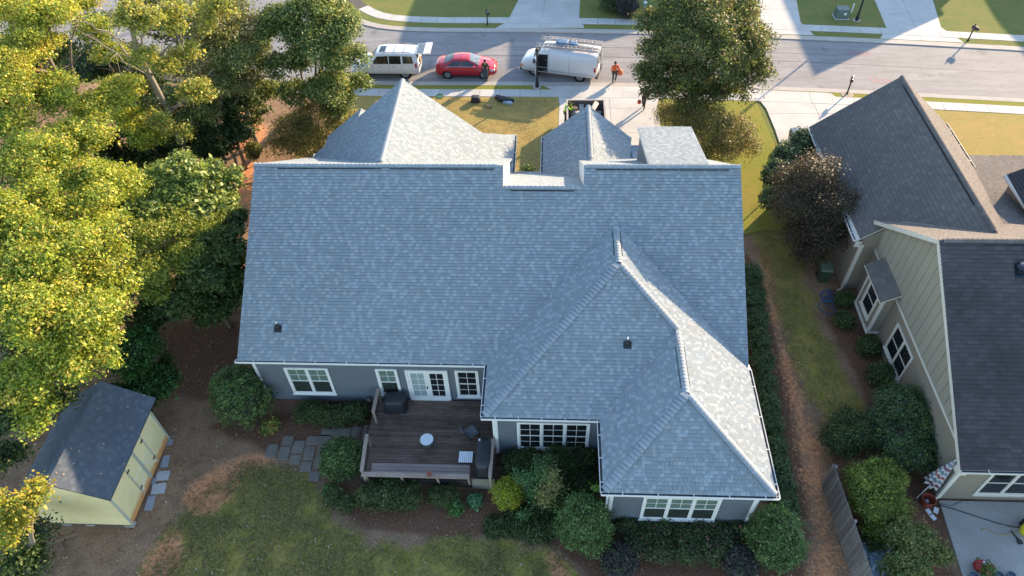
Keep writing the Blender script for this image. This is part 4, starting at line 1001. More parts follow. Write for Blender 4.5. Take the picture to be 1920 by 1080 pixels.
for k in range(7): mb = MB(); mb.box(-.3 + k * .087, -.3 + k * .087 + .075, -.27, .27, .52, .535); mb.build('slat', WHT, st_)
mb = MB(); mb.box(-.305, .305, -.28, -.271, .44, .52); mb.box(-.305, .305, .271, .28, .44, .52); mb.box(-.31, -.305, -.28, .28, .44, .52); mb.box(.305, .31, -.28, .28, .44, .52); mb.build('apron', BLACKM, st_)
for sx_ in (-1, 1):
    for sy in (-1, 1): mb = MB(); mb.tube([(sx_ * .28, sy * .25, .519), (sx_ * .24, sy * .22, .25), (sx_ * .3, sy * .27, 0)], .014, 6); mb.build('leg', BLACKM, st_)
BLK = M('black_vinyl_cover', (.03, .032, .037), .5, .25, 2, 8, bmp=.3)
def draped(name, cx, cy, z0, wx, wy, h, label, cat, rot=0, wav=.03, m=None):
    bm = bmesh.new(); n = 28; rings = [(1.04, 0), (1.02, .25), (1.0, .6), (.98, .85), (.9, .97), (.6, 1.0), (.2, 1.005)]
    rows = []
    for (k, hh) in rings:
        row = []
        for i in range(n):
            t_ = 2 * math.pi * i / n; c, s_ = math.cos(t_), math.sin(t_); q = (abs(c) ** 5 + abs(s_) ** 5) ** (-1 / 5)
            w_ = 1 + wav * math.sin(i * 2.7 + hh) * (1 - hh) * 1.5
            x, y_ = c * q * wx / 2 * k * w_, s_ * q * wy / 2 * k * w_
            row.append(bm.verts.new((x * math.cos(rot) - y_ * math.sin(rot), x * math.sin(rot) + y_ * math.cos(rot), h * hh + .01 * math.sin(i * 1.3 + k * 5))))
        rows.append(row)
    for a, c in zip(rows[:-1], rows[1:]):
        for i in range(n): bm.faces.new((a[i], a[(i + 1) % n], c[(i + 1) % n], c[i]))
    bm.faces.new(rows[-1]); me = bpy.data.meshes.new(name); bm.to_mesh(me); bm.free(); me.polygons.foreach_set('use_smooth', [True] * len(me.polygons)); me.materials.append(m or BLK)
    return me
def drape_thing(name, cx, cy, z0, *a, **k):
    me = draped(name, cx, cy, z0, *a, **k); o = link_mesh(name, me); o.location = (cx, cy, z0); tag(o, a[3], a[4]); return o
p = on_deck(907, 893); g0 = drape_thing('covered_grill', p.x, p.y + .62, DZ0, .68, 1.55, 1.08, 'long barbecue grill under a fitted black cover at the right deck rail', 'grill', 0)
mb = MB(); mb.box(p.x - .24, p.x - .17, p.y + 1.12, p.y + 1.22, DZ0 + 1.075, DZ0 + 1.095); o = mb.build('cover_label', WHT); o.parent = g0; o.location = -g0.location
p = on_deck(742, 772); drape_thing('covered_table', p.x, p.y + .25, DZ0, 1.0, .75, .85, 'bulky patio item under a loose black cloth left of the french doors', 'covered item', .1, .07)
TERRA = M('terracotta', (.32, .12, .07), .85, .2)
p = G(806, 889, 1.6); mb = MB(); mb.lathe((p.x, -11.825, 1.6), [(.075, 0), (.11, .12), (.12, .15), (.1, .15), (.09, .1)], 14); o = mb.build('flower_pot', TERRA); tag(o, 'small terracotta pot standing on the bench back cap of the deck', 'pot')
p = G(697, 748, 1.0); ln = thing('garden_lamp', 'black garden lamp on a slim post by the left deck rail', 'lamp', (5.55, -8.0, 0))
mb = MB(); mb.lathe((5.55, -8.0, 0), [(.02, 0), (.02, 1.5)], 8); mb.build('post', BLACKM, ln); mb = MB(); mb.lathe((5.55, -8.0, 1.5), [(.05, 0), (.12, .04), (.15, .1), (.04, .2)], 10); mb.build('lamp_head', BLACKM, ln)
# air conditioner by the far left corner
ac = thing('air_conditioner', 'grey air conditioning unit tucked by the left corner of the house', 'air conditioner', (-.35, -6.55, 0))
mb = MB(); mb.box(-.75, .1, -6.95, -6.15, .08, .85); mb.build('casing', M('grey_metal_casing', (.22, .24, .26), .5, .1), ac); mb = MB(); mb.lathe((-.325, -6.55, .851), [(.33, 0), (.33, .03), (.28, .032), (.02, .03)], 20); mb.build('fan_grille', BLACKM, ac); mb = MB(); mb.box(-.85, .2, -7.05, -6.05, .0, .08); mb.build('pad', CONC, ac)

# ================================================================== FENCE, PATIO AND LITTLE THINGS ON THE RIGHT
FEN = M('silvered_fence_timber', (.17, .155, .145), .9, .45, 3, 16, stretch=(4, 4, .5), rnd=.3)
fence = thing('fence', 'weathered grey picket privacy fence between the clay path and the neighbouring yard', 'fence', (25.9, -13, 0))
f0, f1 = Vector((25.82, -10.95, 0)), Vector((26.35, -20.5, 0)); d = (f1 - f0); L = d.length; d.normalize(); s_ = Vector((-d.y, d.x, 0)); k = 0; x = 0; rr = random.Random(9)
while x < L - .15:
    mb = MB(); h = 1.85 + rr.uniform(-.02, .02); mb.fbox(f0, d, s_, (0, 0, 1), x + .004, x + .138, -.0, .02, .03, h); mb.build('picket', FEN, fence); x += .146
for zz in (.4, 1.5): mb = MB(); mb.fbox(f0, d, s_, (0, 0, 1), 0, L, .021, .065, zz, zz + .09); mb.build('fence_rail', FEN, fence)
x = .05
while x < L: mb = MB(); mb.fbox(f0, d, s_, (0, 0, 1), x, x + .1, .066, .165, 0, 1.8); mb.build('fence_post', FEN, fence); x += 2.4
m_ = M('patio_concrete', (.33, .315, .29), .8, .18, .8, 12)
mb = MB(); mb.slab([(30.62, -11.62, .1), (46, -11.62, .1), (46, -22, .1), (30.3, -22, .1), (30.42, -14.6, .1)], (0, 0, -.12)); tag(mb.build('patio', m_), kind='structure')
# wheelie bin
BIN = M('green_bin_plastic', (.045, .075, .045), .5, .15)
p = Vector((28.9, 1.45, 0)); bn = thing('wheelie_bin', 'dark green wheelie bin with closed lid against the neighbouring house', 'bin', (p.x, p.y, 0), rot=rad(-8), local=True)
mb = MB(); mb.add([(-.25, -.28, .06), (.25, -.28, .06), (.25, .28, .06), (-.25, .28, .06), (-.31, -.37, 1.0), (.31, -.37, 1.0), (.31, .35, 1.0), (-.31, .35, 1.0)], [(3, 2, 1, 0), (0, 1, 5, 4), (1, 2, 6, 5), (2, 3, 7, 6), (3, 0, 4, 7), (4, 5, 6, 7)]); mb.build('bin_body', BIN, bn)
mb = MB(); mb.add([(-.33, -.4, 1.005), (.33, -.4, 1.005), (.33, .37, 1.005), (-.33, .37, 1.005), (-.28, -.33, 1.07), (.28, -.33, 1.07), (.28, .33, 1.1), (-.28, .33, 1.1)], [(3, 2, 1, 0), (0, 1, 5, 4), (1, 2, 6, 5), (2, 3, 7, 6), (3, 0, 4, 7), (4, 5, 6, 7)]); mb.build('lid', M('green_lid', (.11, .15, .095), .5, .1), bn)
for sx_ in (-1, 1): mb = MB(); mb.lathe((sx_ * .24, .3, .12), [(.12, 0), (.12, .06)], 14, (sx_, 0, 0)); mb.build('wheel', BLACKM, bn)
mb = MB(); mb.tube([(-.25, .36, .95), (-.25, .45, .97), (.25, .45, .97), (.25, .36, .95)], .018, 6); mb.build('handle', BIN, bn)
# blue hose
BL = M('blue_hose_rubber', (.03, .10, .22), .4, .2); pts = []
c1, c2 = G(1549, 583), G(1552, 556)
for i in range(150):
    t = i / 149; a = t * 5 * 2 * math.pi; r = .42 - .12 * math.sin(a * .37)
    cx = c1.lerp(c2, .5 + .5 * math.sin(a * .13)); pts.append((cx.x + r * math.cos(a) * .8, cx.y + r * math.sin(a) * .8, .05 + .02 * (i % 7) / 3))
pts += [(c2.x + .1, c2.y + .5, .06), (GWX - .2, GWY - .2, .06)]
mb = MB(); mb.tube(pts, .022, 6); tag(mb.build('garden_hose', BL, smooth=True), 'blue garden hose lying in loose coils on the side grass below the bin', 'hose')
# folded striped umbrella leaning on the corner
UB = thing('patio_umbrella', 'closed patio umbrella with striped canopy leaning at the neighbouring house corner', 'umbrella', (29.72, -11.5, 0))
b0, t0 = Vector((29.74, -11.5, 0)), Vector((30.33, -11.22, 2.7)); ax = (t0 - b0).normalized(); sd = ax.cross(Vector((0, 1, 0))).normalized(); s2 = ax.cross(sd)
mb = MB(); mb.tube([b0, t0], .02, 8); mb.build('pole', WHT, UB)
cl = [(.42, .40, .38), (.12, .05, .06), (.42, .40, .38), (.13, .16, .2), (.42, .40, .38), (.24, .08, .08), (.42, .42, .42), (.12, .2, .22), (.42, .4, .4), (.14, .06, .10), (.42, .40, .4), (.14, .2, .26), (.42, .42, .42)]
LN = (t0 - b0).length; bands = 13
for k in range(bands):
    a0, a1 = .42 + .56 * k / bands, .42 + .56 * (k + 1) / bands; mb = MB(); vs = []; n = 28
    for a in (a0, a1):
        R_ = .25 * (1 - (a - .42) / .58) ** .8 + .035
        for i in range(n):
            t = 2 * math.pi * i / n; r = R_ * (1 + .22 * math.cos(7 * t)); vs.append(b0 + ax * (a * LN + (-.05 * math.cos(7 * t) if a < .43 else 0)) + (sd * math.cos(t) + s2 * math.sin(t)) * r)
    mb.add(vs, [(i, (i + 1) % n, n + (i + 1) % n, n + i) for i in range(n)]); mb.build('canopy_band', M('canvas_band_%d' % (k % 13), cl[k], .85, .08), UB)
mb = MB(); mb.lathe(t0, [(.03, 0), (.04, .05), (.01, .12)], 8, tuple(ax)); mb.build('finial', WHT, UB)
# red bucket pot with things, white scraps
REDP = M('dull_red_plastic', (.26, .055, .035), .6, .2)
pc = thing('plastic_tub', 'round dull red tub with a grey tool inside below the striped umbrella', 'tub', (30.0, -11.72, 0))
mb = MB(); mb.lathe((30.02, -11.75, 0), [(.20, 0), (.27, .42), (.29, .44), (.29, .46), (.25, .46), (.24, .4), (.2, .1), (.02, .1)], 24); mb.build('tub_body', REDP, pc)
mb = MB(); mb.box(29.92, 30.03, -11.85, -11.7, .2, .34); mb.build('tool', M('grey_tool', (.3, .32, .35), .6, .1), pc)
for (dx, dy, a, lab) in ((.02, -.38, .3, 'white plastic scrap lying in front of the red tub, left piece'), (.1, -.60, .5, 'white plastic scrap lying in front of the red tub, nearest piece'), (.34, -.30, -.5, 'white plastic scrap right beside the red tub')):
    mb = MB(); c, s_ = math.cos(a), math.sin(a); mb.fbox((30.02 + dx, -11.75 + dy, .02), (c, s_, 0), (-s_, c, 0), (0, 0, 1), -.09, .09, -.14, .14, 0, .03); o = mb.build('plastic_scrap', WHT); tag(o, lab, 'scrap', 'white scraps by the tub')
# flamingo-like ornament / flower on the clipped shrub, tarp, pressure washer, red can, plants
BLT = M('crumpled_blue_tarp', (.30, .40, .47), .5, .45, 4, 12)
bm = bmesh.new(); bmesh.ops.create_grid(bm, x_segments=44, y_segments=44, size=.5)
tp = G(1648, 1062); rr = np.random.RandomState(4)
for v in bm.verts:
    x, y_ = v.co.x, v.co.y; r = math.hypot(x, y_); k = 1 if r < .35 else .75 + .3 * math.sin(math.atan2(y_, x) * 5)
    h = .42 * abs(math.sin(x * 17 + 3 * math.sin(y_ * 11))) * abs(math.cos(y_ * 14 + 2 * math.sin(x * 9))) + .12 * abs(math.sin(x * 43 + y_ * 37))
    v.co = Vector((x * 2.0 * k + y_ * .9, y_ * 2.4 * k - x * .5, h * .75 * max(0, 1 - r * 1.4)))
me = bpy.data.meshes.new('tarp'); bm.to_mesh(me); bm.free(); me.materials.append(BLT)
o = link_mesh('tarp', me); o.location = (tp.x + .35, tp.y + .1, .03); tag(o, 'crumpled pale blue tarpaulin heaped against the inner side of the fence', 'tarp')
pts = [G(1759, 946, .12), G(1790, 955, .12), G(1830, 968, .12), G(1870, 981, .12), G(1900, 988, .12), G(1925, 990, .12)]
mb = MB(); mb.tube(pts, .018, 6); tag(mb.build('power_cable', BLACKM, smooth=True), 'thick black cable running across the patio slab from the house corner', 'cable')
pts = [G(1760, 944, .115), G(1785, 948, .115), G(1808, 938, .115), G(1840, 934, .115)]; mb = MB(); mb.tube(pts, .009, 5); tag(mb.build('thin_cord', BLACKM), 'thin dark cord curving along the wall foot of the patio', 'cord')
YL = M('yellow_hose', (.48, .34, .12), .6, .15); pts = [G(*q, .12) for q in ((1838, 993), (1850, 992), (1862, 999), (1882, 1004), (1896, 1001), (1908, 996))]
mb = MB(); mb.tube(pts, .014, 5); tag(mb.build('hose', YL, smooth=True), 'pale yellow hose lying loose on the patio slab', 'hose')
pw = thing('pressure_washer', 'yellow and black pressure washer at the right edge of the patio', 'pressure washer', (G(1925, 1000, .1)))
c = G(1922, 998, .1); mb = MB(); mb.lathe((c.x, c.y, .12), [(.22, 0), (.26, .15), (.26, .35), (.15, .48)], 16); mb.build('motor_housing', M('yellow_plastic', (.65, .55, .02), .4, .05), pw); mb = MB(); mb.box(c.x - .1, c.x + .35, c.y + .1, c.y + .4, .1, .75); mb.build('tank', BLACKM, pw)
wd = thing('spray_lance', 'black spray lance with a steel tip lying on the patio beside the yellow washer', 'spray lance', tuple(G(1900, 1010, .1)))
a, b2, c2 = G(1878, 979, .13), G(1895, 995, .13), G(1911, 1013, .13); mb = MB(); mb.tube([a, b2], .01, 6); mb.build('tip', M('steel', (.6, .6, .6), .3, .05, metal=.8), wd); mb = MB(); mb.tube([b2, c2], [.02, .035], 8); mb.build('grip', BLACKM, wd); mb = MB(); mb.fbox(c2, (1, 0, 0), (0, 1, 0), (0, 0, 1), -.1, .07, -.16, .02, -.02, .05); mb.build('trigger', BLACKM, wd)
c = G(1835, 1064, .12); rc = thing('red_can', 'round red fuel can with a white cap near the bottom of the patio', 'can', tuple(c)); mb = MB(); mb.lathe(c, [(.18, 0), (.25, .08), (.26, .2), (.2, .33), (.09, .38)], 20); mb.build('can_body', M('bright_red_plastic', (.45, .03, .04), .35, .08), rc); mb = MB(); mb.lathe(c + Vector((.06, .02, .36)), [(.08, 0), (.08, .06), (.05, .08)], 12, (.4, .2, 1)); mb.build('cap', WHT, rc)
for (px, lab) in ((1858, 'teal grey pot second from the left along the bottom of the patio'), (1870, 'teal grey pot third from the left along the bottom of the patio'), (1892, 'teal grey pot at the right end of the row on the patio'), (1822, 'teal grey pot leftmost in the row at the bottom of the patio')):
    c = G(px, 1083, .1); mb = MB(); mb.lathe(c, [(.12, 0), (.17, .2), (.18, .24), (.15, .24), (.14, .15), (.02, .14)], 16); tag(mb.build('plant_pot', M('teal_grey_glaze', (.08, .12, .15), .4, .1)), lab, 'pot', 'pots along the patio')
# ================================================================== VEHICLES
TYRE = M('tyre_rubber', (.018, .018, .018), .8, .2)
RIM = M('alloy_rim', (.38, .38, .40), .3, .08, metal=.7)
TINT = M('tinted_car_glass', (.015, .018, .02), .05, .1, spec=.8)
SKYG = M('windscreen_glass', (.10, .13, .14), .05, .1, spec=1.0)
WPAINT = M('white_car_paint', (.66, .67, .68), .25, .02, coat=.6)
RPAINT = M('red_car_paint', (.42, .012, .03), .25, .04, coat=.8)
LAMPR = M('red_lamp_lens', (.40, .01, .015), .2, .05); LAMPW = M('clear_lamp_lens', (.65, .66, .66), .12, .05, spec=.8); LAMPO = M('amber_lens', (.7, .2, .02), .2, .05)
TRIMB = M('black_plastic_trim', (.03, .03, .032), .6, .2)

class Car:
    def __init__(s, root, st):
        s.r = root; s.st = st
    def par(s, x):
        st = s.st
        x = min(max(x, st[0][0]), st[-1][0])
        for a, b2 in zip(st[:-1], st[1:]):
            if x <= b2[0]:
                t = (x - a[0]) / (b2[0] - a[0]); return [a[k] + (b2[k] - a[k]) * t for k in range(7)]
    def sec(s, x):
        _, zl, wl, zb, wb, zt, wt = s.par(x)
        return [(0, zl), (wl * .88, zl), (wl, zl + .12), (max(wl, wb) + .015, zl + (zb - zl) * .62), (wb, zb), (wt + .03, zt - .07), (wt - .07, zt - .005), (wt * .5, zt + .02), (0, zt + .028)]
    def body(s, name, m):
        mb = MB(); xs = sorted(set([p[0] for p in s.st] + [s.st[0][0] + (s.st[-1][0] - s.st[0][0]) * k / 24 for k in range(25)])); n = 17; vs = []
        for x in xs:
            q = s.sec(x); ring = [(x, -y, z) for y, z in q] + [(x, y, z) for y, z in q[::-1][1:]]; vs += ring
        fs = []
        for i in range(len(xs) - 1):
            for k in range(n - 1): fs.append((i * n + k, (i + 1) * n + k, (i + 1) * n + k + 1, i * n + k + 1)[::-1])
        for i, e in ((0, 0), (len(xs) - 1, 1)):
            f = tuple(i * n + k for k in range(n)); fs.append(f if not e else f[::-1])
        mb.add(vs, fs); return mb.build(name, m, s.r, smooth=True)
    def side(s, x, z, sg, o=.008):
        q = s.sec(x)
        for (y0, z0), (y1, z1) in zip(q[1:-1], q[2:]):
            if z0 <= z <= z1 and z1 > z0: return Vector((x, sg * (y0 + (y1 - y0) * (z - z0) / (z1 - z0) + o), z))
        return Vector((x, sg * (q[5][0] + o), z))
    def patch(s, name, corners, sg, m, par=None, nx=8, nz=3, o=.008):
        """corners: (x,z) bl, br, tr, tl on the side"""
        mb = MB(); vs = []
        for j in range(nz + 1):
            for i in range(nx + 1):
                u, v = i / nx, j / nz
                bx = corners[0][0] * (1 - u) + corners[1][0] * u; bz = corners[0][1] * (1 - u) + corners[1][1] * u
                tx = corners[3][0] * (1 - u) + corners[2][0] * u; tz = corners[3][1] * (1 - u) + corners[2][1] * u
                vs.append(s.side(bx + (tx - bx) * v, bz + (tz - bz) * v, sg, o))
        fs = [(j * (nx + 1) + i, j * (nx + 1) + i + 1, (j + 1) * (nx + 1) + i + 1, (j + 1) * (nx + 1) + i) for j in range(nz) for i in range(nx)]
        if sg > 0: fs = [f[::-1] for f in fs]
        mb.add(vs, fs); return mb.build(name, m, par or s.r, smooth=True)
    def top(s, name, x0, x1, k0, k1, m, par=None, o=.012, nx=8, ny=8):
        mb = MB(); vs = []
        for i in range(nx + 1):
            x = x0 + (x1 - x0) * i / nx; p = s.par(x); kk = k0 + (k1 - k0) * i / nx
            for j in range(ny + 1):
                y = (-1 + 2 * j / ny) * kk * p[6]; a = abs(y) / max(p[6], .01); z = p[5] + .028 - .033 * a * a; vs.append((x, y, z + o))
        fs = [(i * (ny + 1) + j, (i + 1) * (ny + 1) + j, (i + 1) * (ny + 1) + j + 1, i * (ny + 1) + j + 1) for i in range(nx) for j in range(ny)]
        if x1 < x0: fs = [f[::-1] for f in fs]
        mb.add(vs, fs); return mb.build(name, m, par or s.r, smooth=True)
    def wheel(s, x, sg, R, w=None, spokes=5, hub=RIM):
        yw = s.side(x, R, sg, 0).y
        mb = MB(); mb.lathe((x, yw - sg * .02, R + .02), [(R * 1.2, 0), (R * 1.2, .026)], 28, (0, sg, 0)); mb.build('wheel_arch', DARK, s.r)
        mb = MB(); mb.lathe((x, yw - sg * .2, R), [(R * .8, 0), (R * .97, .02), (R, .06), (R, .19), (R * .96, .235), (R * .68, .24)], 28, (0, sg, 0)); wh = mb.build('wheel', TYRE, s.r, smooth=True)
        mb = MB(); c = Vector((x, yw + sg * .041, R))
        mb.lathe(c, [(R * .67, 0), (R * .67, .008), (R * .58, .010), (R * .57, .001)], 28, (0, sg, 0))
        if spokes:
            for k in range(spokes):
                a = 2 * math.pi * k / spokes; d = Vector((math.cos(a), 0, math.sin(a))); mb.beam(c + Vector((0, sg * .004, 0)), c + d * R * .6 + Vector((0, sg * .004, 0)), .06, .012, up=(0, 1, 0))
        mb.lathe(c, [(R * (.2 if spokes else .5), 0), (R * (.18 if spokes else .4), .02), (.02, .025)], 16, (0, sg, 0)); mb.build('rim', hub, wh)
    def line(s, pts, sg, w=.014, name='panel_gap'):
        mb = MB()
        for (a, b2) in zip(pts[:-1], pts[1:]):
            n = max(1, int((Vector(b2) - Vector(a)).length / .12))
            for i in range(n):
                p, q = Vector(a).lerp(Vector(b2), i / n), Vector(a).lerp(Vector(b2), (i + 1) / n); d = (q - p).normalized(); e = Vector((-d.y, d.x)) * w / 2
                Q = [s.side(*(p - e), sg, .005), s.side(*(q - e), sg, .005), s.side(*(q + e), sg, .005), s.side(*(p + e), sg, .005)]
                mb.add(Q, [(0, 1, 2, 3) if sg < 0 else (3, 2, 1, 0)])
        return mb.build(name, DARK, s.r)

# ---- red saloon, facing +x
rt = thing('parked_car', 'shiny red saloon car parked at the kerb behind the man in the green top', 'car', (7.42, 22.98, .004), rot=rad(-.8), local=True)
c = Car(rt, [(-2.3, .42, .62, .78, .62, .84, .55), (-2.22, .26, .78, .90, .74, .96, .66), (-1.9, .22, .86, .98, .82, 1.05, .70), (-1.55, .2, .89, 1.0, .84, 1.10, .70), (-.95, .19, .9, .98, .86, 1.36, .60), (-.35, .19, .9, .97, .86, 1.42, .60), (.25, .19, .9, .95, .86, 1.38, .60), (1.05, .19, .9, .93, .85, 1.0, .72), (1.2, .2, .9, .91, .84, .95, .74), (1.8, .22, .88, .80, .80, .84, .70), (2.15, .24, .80, .70, .70, .73, .62), (2.32, .34, .62, .60, .58, .62, .5)])
c.body('body', RPAINT)
c.top('rear_window', -1.6, -.98, .82, .80, TINT); c.top('windscreen', 1.02, .34, .92, .86, SKYG)
for sg in (-1, 1):
    c.patch('side_window', [(-.28, 1.0), (.83, .98), (.25, 1.31), (-.28, 1.345)], sg, TINT); c.patch('side_window', [(-1.35, 1.03), (-.34, 1.0), (-.34, 1.345), (-.93, 1.30)], sg, TINT)
    c.patch('window_trim', [(-1.42, 1.0), (.9, .955), (.9, .985), (-1.42, 1.02)], sg, RIM, o=.011)
    for x in (-1.38, 1.36): c.wheel(x, sg, .33)
    c.line([(.8, .93), (.86, .6), (.8, .28)], sg); c.line([(-.31, .97), (-.33, .28)], sg); c.line([(-1.2, .98), (-1.02, .6), (-1.0, .5)], sg)
    mb = MB(); mb.fbox((.68, sg * .93, .98), (1, 0, 0), (0, 1, 0), (0, 0, 1), -.09, .07, -.08, .1, -.05, .07); mb.build('mirror', RPAINT, rt)
    c.patch('headlight', [(1.95, .62), (2.25, .58), (2.22, .66), (1.85, .74)], sg, LAMPW); c.patch('tail_light', [(-2.26, .80), (-1.98, .86), (-2.0, .96), (-2.2, .93)], sg, LAMPR)
    for x in (-.6, .42): mb = MB(); q = c.side(x, .86, sg, .015); mb.box(q.x - .1, q.x + .1, q.y - .02, q.y + .02, q.z - .015, q.z + .015); mb.build('door_handle', RPAINT, rt)
    c.patch('sill_trim', [(-1.0, .21), (1.0, .21), (1.0, .30), (-1.0, .30)], sg, TRIMB)
mb = MB(); mb.box(2.24, 2.335, -.55, .55, .36, .5); mb.build('grille', TRIMB, rt)
for y in (-.25, .3): mb = MB(); mb.tube([(1.1, y, 1.0), (.75, y - .35, 1.2)], .012, 5); mb.build('wiper', TRIMB, rt)

# ---- white SUV, facing -x, tailgate up
sv = thing('parked_suv', 'white estate off-roader with roof rack and raised tailgate, half behind the street tree', 'suv', (1.28, 23.12, .004), rot=math.pi + rad(-1), local=True)
c = Car(sv, [(-2.6, .5, .8, .95, .82, 1.02, .78), (-2.52, .38, .95, 1.12, .93, 1.84, .70), (-2.3, .34, .99, 1.16, .95, 1.90, .74), (-1, .32, 1.0, 1.16, .96, 1.93, .76), (0, .32, 1.0, 1.15, .96, 1.93, .76), (.55, .32, 1.0, 1.14, .95, 1.88, .74), (1.25, .33, 1.0, 1.13, .95, 1.22, .82), (1.4, .34, 1.0, 1.1, .94, 1.16, .84), (2.2, .36, .97, 1.02, .88, 1.08, .78), (2.5, .4, .9, .88, .8, .95, .7), (2.6, .5, .8, .75, .7, .8, .6)])
c.body('body', WPAINT); c.top('windscreen', 1.22, .62, .92, .88, SKYG); c.top('sunroof', .35, -.1, .55, .55, TINT, o=.01)
for sg in (-1, 1):
    c.patch('side_window', [(-.35, 1.22), (.95, 1.2), (.5, 1.74), (-.35, 1.8)], sg, TINT); c.patch('side_window', [(-1.32, 1.22), (-.42, 1.22), (-.42, 1.8), (-1.3, 1.8)], sg, TINT); c.patch('side_window', [(-2.25, 1.25), (-1.45, 1.24), (-1.45, 1.78), (-2.15, 1.76)], sg, TINT)
    for x in (-1.55, 1.6): c.wheel(x, sg, .4, spokes=6)
    c.line([(.85, 1.14), (.9, .7), (.85, .42)], sg); c.line([(-.38, 1.14), (-.38, .42)], sg); c.line([(-1.38, 1.14), (-1.28, .8)], sg)
    c.patch('tail_light', [(-2.52, .92), (-2.36, .92), (-2.36, 1.25), (-2.5, 1.25)], sg, LAMPR)
    mb = MB(); mb.tube([(-2.1, sg * .68, 1.97), (-2.0, sg * .68, 2.02), (.2, sg * .68, 2.03), (.32, sg * .68, 1.97)], .022, 6); mb.build('roof_rail', RIM, sv)
    mb = MB(); mb.box(-1.1, 1.1, min(sg * .95, sg * 1.08), max(sg * .95, sg * 1.08), .36, .41); mb.build('running_board', TRIMB, sv)
    mb = MB(); mb.box(.78, .95, min(sg * .97, sg * 1.18), max(sg * .97, sg * 1.18), 1.2, 1.42); mb.build('mirror', WPAINT, sv)
    for x in (-.7, .3): mb = MB(); q = c.side(x, 1.02, sg, .015); mb.box(q.x - .11, q.x + .11, q.y - .02, q.y + .02, q.z - .018, q.z + .018); mb.build('door_handle', RIM, sv)
for x in (-1.7, -.95, -.25): mb = MB(); mb.tube([(x, -.68, 2.04), (x, .68, 2.04)], .018, 6); mb.build('cross_bar', RIM, sv)
mb = MB(); mb.box(-2.56, -2.535, -.72, .72, .86, 1.8); mb.build('boot_opening', DARK, sv)  # black sheet in place of the shaded boot interior
mb = MB(); mb.box(-2.62, -2.55, -.9, .9, .42, .68); mb.build('bumper', WPAINT, sv)
mb = MB(); mb.box(-2.7, -2.57, -.1, .35, .9, 1.3); mb.build('luggage', M('tan_bag', (.35, .25, .15), .8, .2), sv)
o_, u_, v_ = Vector((-2.45, 0, 1.93)), Vector((-1, 0, .06)).normalized(), Vector((0, 1, 0)); n_ = u_.cross(v_) * -1
mb = MB(); mb.fbox(o_, u_, v_, n_, 0.02, .62, -.74, .74, -.04, .03); mb.fbox(o_, u_, v_, n_, .62, 1.12, -.82, .82, -.05, .05); tg = mb.build('tailgate', WPAINT, sv)
mb = MB(); mb.fbox(o_, u_, v_, n_, .08, .6, -.68, .68, .031, .04); mb.build('gate_window', SKYG, tg)
for sg in (-1, 1): mb = MB(); mb.tube([(-2.5, sg * .74, 1.5), o_ + u_ * .5 + v_ * sg * .7], .015, 6); mb.build('gas_strut', BLACKM, sv)

# ---- white work van, facing left and out into the street
A_, B_ = G(999, 142.5), G(1090, 154.5); hd = (A_ - B_); hd.z = 0; wbv = hd.length; hd.normalize(); ang = math.atan2(hd.y, hd.x); nrm_ = Vector((-hd.y, hd.x, 0))   # left of travel (towards camera)
VS = wbv / 3.5; cen = (A_ + B_) / 2 - nrm_ * 1.0; 
vn = thing('work_van', 'white work van with two ladders on its roof rack and the driver door open', 'van', (cen.x, cen.y, .004), rot=ang, local=True)
c = Car(vn, [(-2.95, .5, .92, 1.1, .94, 1.95, .80), (-2.85, .38, 1.0, 1.2, .98, 2.08, .86), (-2.0, .34, 1.01, 1.2, .99, 2.12, .88), (0, .34, 1.01, 1.2, .99, 2.12, .88), (.9, .34, 1.01, 1.2, .98, 2.1, .86), (1.35, .34, 1.01, 1.2, .97, 2.02, .82), (1.95, .34, 1.0, 1.18, .96, 1.42, .84), (2.1, .34, 1.0, 1.16, .96, 1.32, .88), (2.5, .36, .99, 1.08, .95, 1.21, .86), (2.76, .38, .97, .98, .93, 1.08, .84), (2.86, .45, .93, .85, .9, .96, .82)])
c.body('body', WPAINT); c.top('windscreen', 1.93, 1.42, .92, .88, TINT)
for x in (-1.72, 1.78):
    for sg in (-1, 1): c.wheel(x, sg, .38, spokes=0)
c.patch('side_window', [(1.0, 1.26), (1.85, 1.26), (1.5, 1.8), (1.0, 1.85)], -1, TINT)
c.patch('door_opening', [(.75, .52), (1.72, .52), (1.6, 1.78), (.75, 1.88)], 1, DARK, o=.012)  # black patch on the closed side paints in the shaded cab interior
mb = MB(); mb.box(.85, 1.35, .5, .98, .75, .95); mb.box(.8, .95, .5, .97, .95, 1.5); mb.build('seat', M('grey_cloth_seat', (.09, .10, .11), .9, .2), vn)
# open door: hinged at the front pillar
hp = Vector((1.72, 1.03, 0)); dd = Vector((-.38, .92, 0)).normalized(); dn = Vector((dd.y, -dd.x, 0))
mb = MB(); mb.fbox(hp, dd, Vector((0, 0, 1)), dn, 0, .95, .5, 1.22, -.04, .04); mb.fbox(hp, dd, Vector((0, 0, 1)), dn, 0.28, .36, 1.22, 1.78, -.03, .03); mb.fbox(hp, dd, Vector((0, 0, 1)), dn, .88, .95, 1.22, 1.82, -.03, .03); mb.fbox(hp, dd, Vector((0, 0, 1)), dn, .36, .88, 1.76, 1.82, -.03, .03); mb.beam(hp + Vector((0, 0, 1.22)), hp + dd * .32 + Vector((0, 0, 1.8)), .06, .06); dr = mb.build('open_door', WPAINT, vn)
mb = MB(); mb.fbox(hp, dd, Vector((0, 0, 1)), dn, .37, .875, 1.22, 1.755, -.008, .008); mb.build('door_glass', TINT, dr)
mb = MB(); mb.box(1.62, 1.8, 1.06, 1.28, 1.25, 1.5); mb.build('mirror', TRIMB, vn)
